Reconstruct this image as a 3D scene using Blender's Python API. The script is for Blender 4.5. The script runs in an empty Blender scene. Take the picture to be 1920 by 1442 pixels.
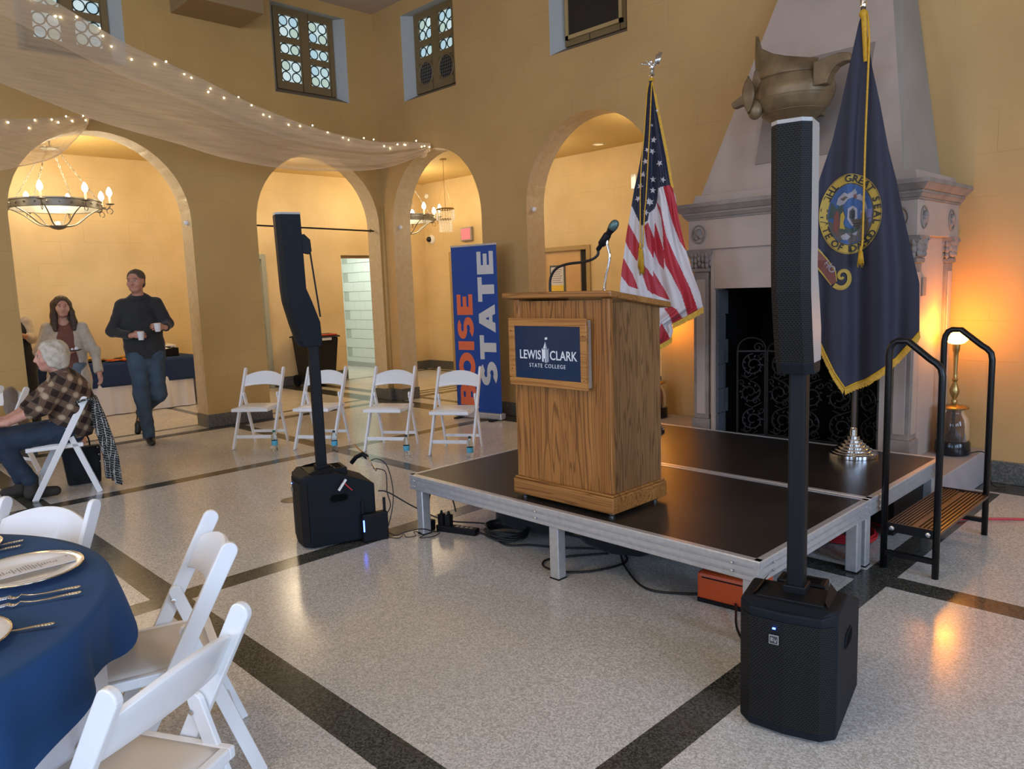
import bpy, bmesh, math, random
import numpy as np
from mathutils import Vector, Matrix
PI = math.pi
SC = bpy.context.scene
COL = SC.collection

# ------------------------------------------------------------------ camera, world, light, exposure

RT = (0.701078, 0.712231, -0.034897); UP = (-0.067409, 0.114913, 0.991086); FW = (-0.709892, 0.692476, -0.128574)
cam_d = bpy.data.cameras.new('camera'); cam = bpy.data.objects.new('camera', cam_d); COL.objects.link(cam)
cam_d.sensor_fit = 'HORIZONTAL'; cam_d.sensor_width = 36.0; cam_d.lens = 36.0 * 1421.5 / 1920
cam_d.clip_start = 0.05; cam_d.clip_end = 200
cam.matrix_world = Matrix(((RT[0], UP[0], -FW[0], 0), (RT[1], UP[1], -FW[1], 0), (RT[2], UP[2], -FW[2], 1.6), (0, 0, 0, 1)))
SC.camera = cam
vs = SC.view_settings
vs.view_transform = 'Standard'; vs.look = 'None'; vs.gamma = 1.0; vs.use_curve_mapping = False
vs.exposure = 0.0
SC.cycles.max_bounces = 8; SC.cycles.diffuse_bounces = 4; SC.cycles.transparent_max_bounces = 16
SC.cycles.caustics_reflective = False; SC.cycles.caustics_refractive = False
SC.cycles.sample_clamp_indirect = 6.0
W = bpy.data.worlds.new('sky'); SC.world = W; W.use_nodes = True
bg = W.node_tree.nodes['Background']; bg.inputs[0].default_value = (0.62, 0.78, 1.0, 1); bg.inputs[1].default_value = 1.1

def light(name, kind, loc, energy, color, size=1.0, size_y=None, aim=None):
    l = bpy.data.lights.new(name, kind); l.energy = energy; l.color = color
    if kind == 'AREA':
        l.shape = 'RECTANGLE'; l.size = size; l.size_y = size_y or size
    elif kind in ('POINT', 'SPOT'):
        l.shadow_soft_size = size
    o = bpy.data.objects.new(name, l); COL.objects.link(o); o.location = loc
    if aim is not None:
        o.rotation_euler = (Vector(aim) - Vector(loc)).to_track_quat('-Z', 'Y').to_euler()
    return o
# daylight entering by the tall windows of the two hall walls behind the camera
DAY = (0.49, 0.67, 1.0)
WARM = (1.0, 0.82, 0.55)
for i, wy in enumerate((-4.2, -0.6, 3.0)):
    light('window_daylight', 'AREA', (5.85, wy, 2.6), 215, DAY, 1.8, 2.8, aim=(-2, wy, 1.4))
for i, wx in enumerate((-6.0, -2.4, 1.4)):
    light('window_daylight', 'AREA', (wx, -6.85, 2.6), 150, DAY, 1.8, 2.8, aim=(wx, 0, 1.2))
# warm fill added for the upper walls, behind the camera; it has no fixture
light('hall_warm_fill', 'POINT', (-2.4, -1.2, 4.6), 150, (1.0, 0.74, 0.42), 0.6)
# glow of the aisle chandeliers, plus added fill points that have no fixture
for p, e in (((-10.8, 2.74, 3.05), 64), ((-10.85, 5.6, 3.2), 38), ((-10.85, 8.13, 3.1), 52), ((-8.0, 8.1, 3.2), 31), ((-5.4, 8.0, 3.3), 42), ((-10.8, -0.6, 3.1), 44)):
    light('aisle_lamp_and_fill_glow', 'POINT', p, e, WARM, 0.22)

# ------------------------------------------------------------------ helpers
class MB:
    """collects polygons; becomes ONE mesh object"""
    def __init__(s): s.v = []; s.f = []; s.m = []
    def add(s, verts, faces, mi=0):
        b = len(s.v); s.v += [tuple(p) for p in verts]
        for f in faces: s.f.append(tuple(b + i for i in f)); s.m.append(mi)
        return s
    def box(s, c, d, mi=0, rz=0.0, M=None):
        x, y, z = d[0] / 2, d[1] / 2, d[2] / 2
        P = [Vector((sx * x, sy * y, sz * z)) for sz in (-1, 1) for sx, sy in ((-1, -1), (1, -1), (1, 1), (-1, 1))]
        R = M if M is not None else Matrix.Rotation(rz, 3, 'Z')
        P = [R @ p + Vector(c) for p in P]
        return s.add(P, [(3, 2, 1, 0), (4, 5, 6, 7), (0, 1, 5, 4), (1, 2, 6, 5), (2, 3, 7, 6), (3, 0, 4, 7)], mi)
    def bb(s, x0, x1, y0, y1, z0, z1, mi=0):
        return s.box(((x0 + x1) / 2, (y0 + y1) / 2, (z0 + z1) / 2), (x1 - x0, y1 - y0, z1 - z0), mi)
    def bar(s, a, b, w, t, up=(0, 0, 1), mi=0):
        a = Vector(a); b = Vector(b); d = b - a; L = d.length; d.normalize()
        u = Vector(up); sx = d.cross(u)
        if sx.length < 1e-5: sx = d.cross(Vector((0, 1, 0)))
        sx.normalize(); sy = sx.cross(d)
        M = Matrix((sx, d, sy)).transposed()
        return s.box((a + b) / 2, (w, L, t), mi, M=M)
    def lathe(s, prof, c=(0, 0, 0), n=24, mi=0, axis=None, cap=True):
        M = Matrix.Identity(3)
        if axis is not None: M = Vector((0, 0, 1)).rotation_difference(Vector(axis)).to_matrix()
        V = []; F = []
        for r, z in prof:
            for i in range(n):
                a = 2 * PI * i / n; V.append(M @ Vector((r * math.cos(a), r * math.sin(a), z)) + Vector(c))
        for k in range(len(prof) - 1):
            for i in range(n):
                j = (i + 1) % n; F.append((k * n + i, k * n + j, (k + 1) * n + j, (k + 1) * n + i))
        if cap:
            if prof[0][0] > 1e-5: F.append(tuple(range(n))[::-1])
            if prof[-1][0] > 1e-5: F.append(tuple((len(prof) - 1) * n + i for i in range(n)))
        return s.add(V, F, mi)
    def cyl(s, a, b, r, r2=None, n=16, mi=0):
        a = Vector(a); b = Vector(b); L = (b - a).length
        return s.lathe([(r, 0), (r if r2 is None else r2, L)], a, n, mi, axis=(b - a).normalized())
    def ball(s, c, r, n=12, m=8, mi=0, sc=(1, 1, 1)):
        V = []; F = []
        for k in range(m + 1):
            t = PI * k / m
            for i in range(n):
                a = 2 * PI * i / n
                V.append((c[0] + sc[0] * r * math.sin(t) * math.cos(a), c[1] + sc[1] * r * math.sin(t) * math.sin(a), c[2] - sc[2] * r * math.cos(t)))
        for k in range(m):
            for i in range(n):
                j = (i + 1) % n; F.append((k * n + i, k * n + j, (k + 1) * n + j, (k + 1) * n + i))
        return s.add(V, F, mi)
    def tube(s, pts, r, n=8, mi=0, closed=False, flat=None):
        P = [Vector(p) for p in pts]; N = len(P); V = []; F = []
        up = Vector((0, 0, 1)); prev = None
        for i in range(N):
            if closed: t = P[(i + 1) % N] - P[i - 1]
            else: t = P[min(i + 1, N - 1)] - P[max(i - 1, 0)]
            t.normalize()
            if prev is None:
                a = t.cross(up)
                if a.length < 1e-3: a = t.cross(Vector((1, 0, 0)))
            else:
                a = prev - t * prev.dot(t)
                if a.length < 1e-4: a = t.cross(up)
            a.normalize(); prev = a; b = t.cross(a)
            rr = r[i] if isinstance(r, (list, tuple)) else r
            fx, fy = flat if flat else (1, 1)
            for k in range(n):
                q = 2 * PI * k / n; V.append(P[i] + a * math.cos(q) * rr * fx + b * math.sin(q) * rr * fy)
        R = N if closed else N - 1
        for i in range(R):
            for k in range(n):
                j = (k + 1) % n; i2 = (i + 1) % N
                F.append((i * n + k, i * n + j, i2 * n + j, i2 * n + k))
        if not closed: F.append(tuple(range(n))); F.append(tuple((N - 1) * n + k for k in range(n))[::-1])
        return s.add(V, F, mi)
    def prism(s, poly, M, t, mi=0, msides=None):
        """poly 2-D outline; M maps (x,y,z)->world; extruded z 0..t"""
        n = len(poly)
        V = [M @ Vector((p[0], p[1], 0)) for p in poly] + [M @ Vector((p[0], p[1], t)) for p in poly]
        s.add(V, [tuple(range(n))[::-1], tuple(range(n, 2 * n))], mi)
        return s.add(V, [(i, (i + 1) % n, n + (i + 1) % n, n + i) for i in range(n)], mi if msides is None else msides)
    def grid(s, fn, nu, nv, mi=0, mfn=None):
        b = len(s.v)
        for j in range(nv + 1):
            for i in range(nu + 1): s.v.append(tuple(fn(i / nu, j / nv)))
        for j in range(nv):
            for i in range(nu):
                a = b + j * (nu + 1) + i
                s.f.append((a, a + 1, a + nu + 2, a + nu + 1)); s.m.append(mfn((i + .5) / nu, (j + .5) / nv) if mfn else mi)
        return s

def obj(name, mb, mats, parent=None, smooth=False, bevel=0.0, seg=2, solid=0.0, autos=None):
    me = bpy.data.meshes.new(name); me.from_pydata(mb.v, [], mb.f)
    if not isinstance(mats, (list, tuple)): mats = [mats]
    for m in mats: me.materials.append(m)
    if len(mats) > 1: me.polygons.foreach_set('material_index', mb.m)
    bm = bmesh.new(); bm.from_mesh(me); bmesh.ops.remove_doubles(bm, verts=bm.verts, dist=1e-5)
    bmesh.ops.recalc_face_normals(bm, faces=bm.faces); bm.to_mesh(me); bm.free()
    if smooth:
        me.shade_smooth() if autos is None else me.shade_smooth()
        if autos is not None: me.set_sharp_from_angle(angle=math.radians(autos))
    me.update()
    o = bpy.data.objects.new(name, me); COL.objects.link(o)
    if parent is not None: o.parent = parent
    if solid:
        md = o.modifiers.new('solid', 'SOLIDIFY'); md.thickness = solid; md.offset = 0
    if bevel:
        md = o.modifiers.new('bevel', 'BEVEL'); md.width = bevel; md.segments = seg; md.limit_method = 'ANGLE'; md.angle_limit = math.radians(40)
        md.harden_normals = False
    return o
def tag(o, label, cat, group=None, kind=None):
    o['label'] = label; o['category'] = cat
    if group: o['group'] = group
    if kind: o['kind'] = kind
    return o
def thing(name, label, cat, loc=(0, 0, 0), rotz=0.0, group=None):
    o = bpy.data.objects.new(name, None); COL.objects.link(o); o.location = loc; o.rotation_euler = (0, 0, rotz)
    o.empty_display_size = 0.1
    return tag(o, label, cat, group)
def struct(name, mb, mats, parent=None, **k):
    o = obj(name, mb, mats, parent, **k)
    if parent is None: o['kind'] = 'structure'
    return o
def dup(root, loc, rotz, label=None, group=None):
    r = root.copy(); COL.objects.link(r); r.location = loc; r.rotation_euler = (0, 0, rotz)
    if label: r['label'] = label
    if group: r['group'] = group
    for ch in list(root.children):
        c = ch.copy(); COL.objects.link(c); c.parent = r
        for g in list(ch.children):
            d = g.copy(); COL.objects.link(d); d.parent = c
    return r
def inst(src, parent, loc=(0, 0, 0), rot=(0, 0, 0), sc=(1, 1, 1)):
    o = src.copy(); COL.objects.link(o); o.parent = parent; o.location = loc; o.rotation_euler = rot; o.scale = sc
    return o
def face_rot(x, y):                    # turns local +X to the right-hand side and local +Y away, as seen from the hall centre
    return math.atan2(-x, y)
def spline(pts, n=8):
    P = [Vector(p) for p in pts]; out = []
    for i in range(len(P) - 1):
        p0 = P[max(i - 1, 0)]; p1 = P[i]; p2 = P[i + 1]; p3 = P[min(i + 2, len(P) - 1)]
        for k in range(n):
            t = k / n
            out.append(0.5 * ((2 * p1) + (p2 - p0) * t + (2 * p0 - 5 * p1 + 4 * p2 - p3) * t * t + (3 * p1 - p0 - 3 * p2 + p3) * t ** 3))
    out.append(P[-1]); return out
def text_mesh(s, size, M, depth=0.001, offset=0.0, spacing=1.0, align='CENTER'):
    cu = bpy.data.curves.new('t', 'FONT'); cu.body = s; cu.size = size; cu.extrude = depth / 2; cu.offset = offset
    cu.align_x = align; cu.align_y = 'CENTER'; cu.space_character = spacing; cu.resolution_u = 3
    o = bpy.data.objects.new('t', cu); COL.objects.link(o)
    dg = bpy.context.evaluated_depsgraph_get(); me = bpy.data.meshes.new_from_object(o.evaluated_get(dg))
    bpy.data.objects.remove(o); bpy.data.curves.remove(cu)
    mb = MB(); mb.add([M @ v.co for v in me.vertices], [tuple(p.vertices) for p in me.polygons])
    bpy.data.meshes.remove(me); return mb
# ------------------------------------------------------------------ materials
MT = {}
def mat(name, col=(0.8, 0.8, 0.8), rough=0.5, metal=0.0, spec=0.5, emit=None, es=1.0, alpha=1.0, trans=0.0, coat=0.0, sheen=0.0, noise=None, bump=None, ior=1.45, sss=0.0):
    m = bpy.data.materials.new(name); m.use_nodes = True; nt = m.node_tree; b = nt.nodes['Principled BSDF']
    b.inputs['Base Color'].default_value = (*col, 1); b.inputs['Roughness'].default_value = rough; b.inputs['Metallic'].default_value = metal
    b.inputs['Specular IOR Level'].default_value = spec; b.inputs['IOR'].default_value = ior
    if emit: b.inputs['Emission Color'].default_value = (*emit, 1); b.inputs['Emission Strength'].default_value = es
    b.inputs['Alpha'].default_value = alpha; b.inputs['Transmission Weight'].default_value = trans
    b.inputs['Coat Weight'].default_value = coat; b.inputs['Sheen Weight'].default_value = sheen
    if noise:      # (scale, second colour, detail, lo, hi)
        sc, c2, det, lo, hi = noise
        tc = nt.nodes.new('ShaderNodeTexCoord'); n = nt.nodes.new('ShaderNodeTexNoise'); n.inputs['Scale'].default_value = sc; n.inputs['Detail'].default_value = det
        nt.links.new(tc.outputs['Object'], n.inputs['Vector'])
        r = nt.nodes.new('ShaderNodeMapRange'); r.inputs[1].default_value = lo; r.inputs[2].default_value = hi
        nt.links.new(n.outputs['Fac'], r.inputs[0])
        mx = nt.nodes.new('ShaderNodeMix'); mx.data_type = 'RGBA'; mx.inputs[6].default_value = (*col, 1); mx.inputs[7].default_value = (*c2, 1)
        nt.links.new(r.outputs[0], mx.inputs[0]); nt.links.new(mx.outputs[2], b.inputs['Base Color'])
    if bump:       # (scale, strength, distance)
        tc = nt.nodes.new('ShaderNodeTexCoord'); n = nt.nodes.new('ShaderNodeTexNoise'); n.inputs['Scale'].default_value = bump[0]; n.inputs['Detail'].default_value = 4
        nt.links.new(tc.outputs['Object'], n.inputs['Vector'])
        bp = nt.nodes.new('ShaderNodeBump'); bp.inputs['Strength'].default_value = bump[1]; bp.inputs['Distance'].default_value = bump[2]
        nt.links.new(n.outputs['Fac'], bp.inputs['Height']); nt.links.new(bp.outputs[0], b.inputs['Normal'])
    MT[name] = m; return m
class NT:
    """tiny node-graph writer"""
    def __init__(s, m): s.nt = m.node_tree; s.b = s.nt.nodes['Principled BSDF']
    def n(s, t, **k):
        x = s.nt.nodes.new(t)
        for a, v in k.items(): setattr(x, a, v)
        return x
    def l(s, a, b): s.nt.links.new(a, b)
    def math(s, op, a, b=None, c=None):
        x = s.n('ShaderNodeMath', operation=op)
        for i, v in enumerate((a, b, c)):
            if v is None: continue
            if isinstance(v, (int, float)): x.inputs[i].default_value = v
            else: s.l(v, x.inputs[i])
        return x.outputs[0]
    def mix(s, f, a, b, bt='MIX'):
        x = s.n('ShaderNodeMix', data_type='RGBA', blend_type=bt)
        for i, v in ((0, f), (6, a), (7, b)):
            if isinstance(v, (int, float)): x.inputs[i].default_value = v
            elif isinstance(v, tuple): x.inputs[i].default_value = (*v, 1)
            else: s.l(v, x.inputs[i])
        return x.outputs[2]
    def noise(s, vec, sc, det=3, rough=0.5, dist=0.0):
        x = s.n('ShaderNodeTexNoise'); x.inputs['Scale'].default_value = sc; x.inputs['Detail'].default_value = det
        x.inputs['Roughness'].default_value = rough; x.inputs['Distortion'].default_value = dist
        if vec is not None: s.l(vec, x.inputs['Vector'])
        return x.outputs['Fac']
    def ramp(s, f, lo, hi, a=0.0, b=1.0):
        x = s.n('ShaderNodeMapRange'); s.l(f, x.inputs[0])
        for i, v in enumerate((lo, hi, a, b)): x.inputs[i + 1].default_value = v
        return x.outputs[0]
    def bump(s, h, st, d):
        x = s.n('ShaderNodeBump'); x.inputs['Strength'].default_value = st; x.inputs['Distance'].default_value = d
        s.l(h, x.inputs['Height']); s.l(x.outputs[0], s.b.inputs['Normal'])
    def xyz(s):
        t = s.n('ShaderNodeTexCoord'); q = s.n('ShaderNodeSeparateXYZ'); s.l(t.outputs['Object'], q.inputs[0]); return t.outputs['Object'], q.outputs

# painted block walls: big blocks under many coats of paint, joints only hinted
def wall_paint(name, col, col2, axis, joint=0.5):
    m = mat(name, col, 0.55, spec=0.35); g = NT(m); v, (x, y, z) = g.xyz()
    u = {'x': x, 'y': y}[axis] if axis in 'xy' else g.math('ADD', x, y)
    cb = g.n('ShaderNodeCombineXYZ'); g.l(u, cb.inputs[0]); g.l(z, cb.inputs[1])
    br = g.n('ShaderNodeTexBrick'); g.l(cb.outputs[0], br.inputs['Vector']); br.inputs['Scale'].default_value = 1.0
    br.inputs['Brick Width'].default_value = 0.62; br.inputs['Row Height'].default_value = 0.305; br.inputs['Mortar Size'].default_value = 0.004; br.inputs['Mortar Smooth'].default_value = 0.6
    br.offset = 0.5
    n1 = g.noise(v, 1.3, 4); n2 = g.noise(v, 0.55, 3, 0.6)
    jm = g.math('MULTIPLY', br.outputs['Fac'], g.ramp(g.noise(v, 2.1, 2), 0.45, 0.62))
    c = g.mix(g.ramp(n1, 0.35, 0.7), col, col2)
    c = g.mix(g.math('MULTIPLY', jm, joint), c, (col[0] * 0.45, col[1] * 0.42, col[2] * 0.4))
    g.l(c, g.b.inputs['Base Color'])
    h = g.math('SUBTRACT', g.math('MULTIPLY', g.noise(v, 45, 4), 0.12), g.math('MULTIPLY', jm, 0.3))
    g.bump(g.math('ADD', h, g.math('MULTIPLY', n2, 0.6)), 0.35, 0.012)
    return m
M_WA = wall_paint('tan_block_paint_y', (0.54, 0.345, 0.122), (0.48, 0.302, 0.104), 'y', 0.2)
M_WB = wall_paint('tan_block_paint_x', (0.56, 0.352, 0.138), (0.49, 0.305, 0.117), 'x', 0.2)
M_WC = wall_paint('lit_aisle_paint_y', (0.74, 0.565, 0.30), (0.62, 0.46, 0.23), 'y', 0.28)  # lighter copy of the hall wall paint; aisle lamplight is in its colour
M_WD = wall_paint('lit_aisle_paint_x', (0.74, 0.565, 0.30), (0.62, 0.46, 0.23), 'x', 0.28)
M_SOF = mat('aisle_ceiling_paint', (0.62, 0.44, 0.17), 0.5, noise=(1.5, (0.55, 0.38, 0.14), 3, 0.3, 0.7), bump=(3, 0.2, 0.02))
M_CEIL = mat('hall_ceiling_paint', (0.52, 0.44, 0.36), 0.8, noise=(1.0, (0.46, 0.38, 0.3), 3, 0.3, 0.7))
M_REVEAL = mat('lit_arch_reveal_paint', (0.56, 0.42, 0.23), 0.42, noise=(14, (0.60, 0.47, 0.29), 5, 0.4, 0.65), bump=(16, 0.5, 0.02))  # wall paint lightened; chandelier light on the reveals is in the colour
M_BASE = mat('grey_terrazzo_base', (0.085, 0.085, 0.075), 0.3, noise=(60, (0.16, 0.15, 0.13), 4, 0.45, 0.6))

# terrazzo floor with dark strips on a 2.65 m grid
def floor_mat():
    m = mat('terrazzo_floor', (0.5, 0.45, 0.38), 0.2, spec=0.6); g = NT(m); v, (x, y, z) = g.xyz()
    def strip(c, off, per, half):     # 1 inside a strip
        a = g.math('SUBTRACT', c, off - per / 2); a = g.math('MODULO', g.math('ADD', a, per * 8), per); a = g.math('ABSOLUTE', g.math('SUBTRACT', a, per / 2))
        return g.math('LESS_THAN', a, half)
    hall = g.math('MULTIPLY', g.math('GREATER_THAN', x, -9.05), g.math('LESS_THAN', y, 6.16))
    s = g.math('MULTIPLY', g.math('MAXIMUM', strip(x, -1.43, 2.66, 0.08), strip(y, 1.38, 2.655, 0.08)), hall)
    # border along the arcades, and the twin strips across the arch openings
    bx = g.math('MULTIPLY', g.math('LESS_THAN', x, -9.02), g.math('GREATER_THAN', x, -9.2)); by = g.math('MULTIPLY', g.math('GREATER_THAN', y, 6.2), g.math('LESS_THAN', y, 6.52))
    t2 = g.math('MULTIPLY', g.math('LESS_THAN', x, -9.5), g.math('GREATER_THAN', x, -9.6))
    t3 = g.math('MULTIPLY', g.math('GREATER_THAN', y, 6.8), g.math('LESS_THAN', y, 6.92))
    sy = g.math('MULTIPLY', strip(y, 4.1, 2.66, 0.05), g.math('LESS_THAN', x, -9.6))
    sx = g.math('MULTIPLY', strip(x, -6.7, 2.66, 0.05), g.math('GREATER_THAN', y, 6.92))
    for q in (bx, by, t2, t3, sy, sx): s = g.math('MAXIMUM', s, q)
    vo = g.n('ShaderNodeTexVoronoi'); vo.inputs['Scale'].default_value = 150; g.l(v, vo.inputs['Vector'])
    vc = g.n('ShaderNodeSeparateColor'); g.l(vo.outputs['Color'], vc.inputs[0])
    spk = vc.outputs[0]
    big = g.noise(v, 0.9, 3); med = g.noise(v, 7, 3)
    light_c = g.mix(g.ramp(spk, 0.0, 1.0), (0.44, 0.41, 0.36), (0.84, 0.81, 0.75))
    light_c = g.mix(g.ramp(g.noise(v, 260, 2), 0.60, 0.72), light_c, (0.14, 0.12, 0.10))
    light_c = g.mix(g.math('MULTIPLY', g.ramp(big, 0.35, 0.7), 0.3), light_c, (0.46, 0.44, 0.39))
    dark_c = g.mix(g.ramp(spk, 0.2, 1.0), (0.022, 0.024, 0.02), (0.12, 0.12, 0.10))
    dark_c = g.mix(g.math('MULTIPLY', g.ramp(med, 0.4, 0.7), 0.5), dark_c, (0.075, 0.07, 0.055))
    g.l(g.mix(s, light_c, dark_c), g.b.inputs['Base Color'])
    g.l(g.ramp(g.noise(v, 1.7, 4), 0.3, 0.7, 0.15, 0.25), g.b.inputs['Roughness'])
    g.bump(g.noise(v, 2.2, 2), 0.05, 0.02)
    return m
M_FLOOR = floor_mat()
def oak(name, c1, c2, c3, scale=1.0, horiz=False, rough=0.38):
    m = mat(name, c1, rough, spec=0.5, coat=0.15); g = NT(m); v, (x, y, z) = g.xyz()
    mp = g.n('ShaderNodeMapping'); g.l(v, mp.inputs['Vector'])
    mp.inputs['Scale'].default_value = (0.055 * scale, 1.0 * scale, 1.0 * scale) if horiz else (1.0 * scale, 1.0 * scale, 0.055 * scale)
    w = g.noise(mp.outputs[0], 9.0, 3, 0.5, 0.4)
    rings = g.math('SINE', g.math('MULTIPLY', w, 105.0)); rings = g.ramp(rings, 0.25, 0.95)
    fine = g.noise(mp.outputs[0], 120, 2, 0.6)
    mp2 = g.n('ShaderNodeMapping'); g.l(v, mp2.inputs['Vector']); mp2.inputs['Scale'].default_value = (0.02, 1, 1) if horiz else (1, 1, 0.02)
    pores = g.ramp(g.noise(mp2.outputs[0], 190, 2), 0.54, 0.68)
    c = g.mix(g.ramp(w, 0.3, 0.7), c1, c2)
    c = g.mix(g.math('MULTIPLY', rings, 0.72), c, c3); c = g.mix(g.math('MULTIPLY', pores, 0.45), c, c3)
    g.l(g.mix(g.math('MULTIPLY', g.ramp(fine, 0.4, 0.7), 0.25), c, c2), g.b.inputs['Base Color'])
    g.bump(g.math('SUBTRACT', 0.0, g.math('ADD', g.math('MULTIPLY', rings, 0.3), pores)), 0.12, 0.002)
    return m
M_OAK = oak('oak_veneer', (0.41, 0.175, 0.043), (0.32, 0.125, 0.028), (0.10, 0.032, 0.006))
M_OAKS = oak('oak_veneer_shaded', (0.27, 0.135, 0.052), (0.21, 0.10, 0.037), (0.075, 0.032, 0.011))  # darker copy of the front veneer; side shade is in its colour
M_OAKH = oak('oak_trim', (0.40, 0.175, 0.045), (0.31, 0.125, 0.03), (0.12, 0.042, 0.009), horiz=True)
M_OAKF = oak('oak_frame', (0.48, 0.22, 0.055), (0.42, 0.18, 0.045), (0.24, 0.09, 0.02), 0.7, horiz=True)
M_WHITE = mat('white_resin', (0.84, 0.83, 0.81), 0.32, spec=0.5, coat=0.2)
M_CUSH = mat('cream_vinyl_pad', (0.66, 0.58, 0.48), 0.45)
M_BLK = mat('black_plastic', (0.008, 0.008, 0.009), 0.5, spec=0.22, bump=(400, 0.15, 0.001))
M_BLKG = mat('black_gloss', (0.01, 0.01, 0.012), 0.18)
M_BLKM = mat('black_powder_metal', (0.007, 0.007, 0.007), 0.3, spec=0.4)
M_SUB = mat('black_painted_plywood', (0.008, 0.010, 0.013), 0.6, spec=0.2, bump=(300, 0.3, 0.001))
def grille():
    m = mat('perforated_grille', (0.02, 0.02, 0.022), 0.6, spec=0.25); g = NT(m); v, (x, y, z) = g.xyz()
    cb = g.n('ShaderNodeCombineXYZ'); g.l(g.math('ADD', x, g.math('MULTIPLY', y, .6)), cb.inputs[0]); g.l(z, cb.inputs[1]); br = g.n('ShaderNodeTexBrick'); g.l(cb.outputs[0], br.inputs['Vector']); br.inputs['Scale'].default_value = 1.0
    br.inputs['Brick Width'].default_value = .0115; br.inputs['Row Height'].default_value = .0068; br.inputs['Mortar Size'].default_value = .0013; br.inputs['Mortar Smooth'].default_value = .3
    f = br.outputs['Fac']
    g.l(g.mix(f, (0.0015, 0.0015, 0.002), (0.020, 0.0185, 0.0165)), g.b.inputs['Base Color']); g.bump(f, 0.6, 0.002); return m
M_GRILLE = grille()
M_CAP = mat('pale_grey_end_cap', (0.36, 0.34, 0.31), 0.45)
M_BLUE_LED = mat('blue_led', (0, 0, 0), emit=(0.05, 0.12, 1.0), es=14)
M_ALU = mat('extruded_aluminium', (0.66, 0.66, 0.66), 0.36, metal=0.6, noise=(30, (0.60, 0.60, 0.60), 3, 0.4, 0.6))
M_DECK = mat('black_stage_deck', (0.017, 0.0145, 0.0125), 0.36, spec=0.4, noise=(3.0, (0.025, 0.021, 0.018), 5, 0.45, 0.65), bump=(250, 0.25, 0.001))
M_STEEL = mat('bright_screw', (0.75, 0.75, 0.75), 0.25, metal=1.0)
M_CHROME = mat('polished_chrome', (0.85, 0.84, 0.82), 0.08, metal=1.0)
M_CABLE = mat('black_cable', (0.012, 0.012, 0.012), 0.45)
M_RED = mat('red_cable', (0.55, 0.02, 0.03), 0.45)
M_ORANGE = mat('orange_plastic', (0.62, 0.09, 0.02), 0.4)
M_STONE = mat('cast_stone', (0.47, 0.365, 0.295), 0.6, noise=(2.2, (0.39, 0.305, 0.245), 6, 0.4, 0.7), bump=(8, 0.35, 0.01))
M_STONED = mat('weathered_cast_stone', (0.30, 0.245, 0.205), 0.62, noise=(9, (0.22, 0.18, 0.15), 6, 0.35, 0.7), bump=(20, 0.5, 0.008))
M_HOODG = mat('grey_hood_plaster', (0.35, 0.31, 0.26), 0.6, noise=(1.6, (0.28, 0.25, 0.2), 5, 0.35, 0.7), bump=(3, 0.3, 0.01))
M_HEARTH = mat('painted_hearth_slab', (0.42, 0.38, 0.37), 0.5, noise=(3, (0.34, 0.31, 0.3), 5, 0.35, 0.7), bump=(9, 0.3, 0.006))
M_SOOT_SHADE = mat('soot_and_recess_black', (0.003, 0.003, 0.003), 0.9, spec=.1)  # soot of the firebox, also black faces painted for recess shade
M_FSTONE = mat('grey_firebox_block', (0.085, 0.09, 0.095), 0.6, noise=(6, (0.08, 0.085, 0.09), 4, 0.4, 0.65))
M_IRON = mat('wrought_iron', (0.020, 0.018, 0.016), 0.5, metal=0.3, spec=0.4)
M_BRONZE = mat('bronzed_plaster', (0.23, 0.155, 0.075), 0.42, metal=0.25, noise=(7, (0.15, 0.10, 0.05), 5, 0.4, 0.65), bump=(6, 0.4, 0.01))
M_PANEL = mat('mauve_paint_patch', (0.27, 0.21, 0.17), 0.6)
M_FRAMEW = mat('brown_window_frame', (0.20, 0.135, 0.055), 0.5)
M_SPLAY = mat('grey_green_window_splay', (0.40, 0.41, 0.37), 0.6)
M_CAME = mat('window_leading', (0.035, 0.06, 0.055), 0.5)
def pane(name, c, s): return mat(name, (0.25, 0.3, 0.3), 0.2, emit=c, es=s)  # daylight behind the glass is put in as the pane's own glow
PANES = [pane('rondel_glass_%s' % n, c, s) for n, c, s in (('clear', (0.55, 0.77, 0.80), 0.72), ('green', (0.60, 0.78, 0.66), 0.64), ('sky', (0.50, 0.74, 0.86), 0.70), ('pale', (0.66, 0.82, 0.84), 0.78))]
M_GRILL2 = mat('fan_shade_black', (0.02, 0.016, 0.013), 0.6)
M_DARKP = mat('dark_vent_panel', (0.022, 0.016, 0.010), 0.5)
M_DOOR = mat('tan_door_paint', (0.55, 0.39, 0.19), 0.45)
M_JAMB = mat('ochre_door_frame', (0.42, 0.29, 0.12), 0.45)
M_BLOCK = mat('white_painted_block', (0.70, 0.73, 0.69), 0.55, bump=(30, 0.3, 0.004))
M_MORTAR = mat('block_joint', (0.50, 0.53, 0.47), 0.7)
M_CORRF = mat('corridor_floor', (0.42, 0.42, 0.40), 0.3)
M_CAN = mat('charcoal_wheelie_bin', (0.012, 0.012, 0.012), 0.5, spec=.3)
M_BULB = mat('lit_flame_bulb', (1, 1, 1), emit=(1.0, 0.86, 0.60), es=40)
M_CANDLE = mat('candle_sleeve', (0.8, 0.68, 0.48), 0.5, emit=(1.0, 0.7, 0.35), es=0.8)
M_PEWTER = mat('pewter_chandelier', (0.22, 0.21, 0.18), 0.4, metal=0.6)
M_FAIRY = mat('fairy_bulb', (1, 1, 1), emit=(1.0, 0.86, 0.50), es=9)
M_CRYS = mat('crystal_drop', (0.95, 0.93, 0.85), 0.05, spec=0.9, emit=(1.0, 0.85, 0.6), es=0.25, ior=1.6)
M_OLAMP = mat('amber_glass_shade', (1, 0.6, 0.2), emit=(1.0, 0.52, 0.08), es=16)
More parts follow.
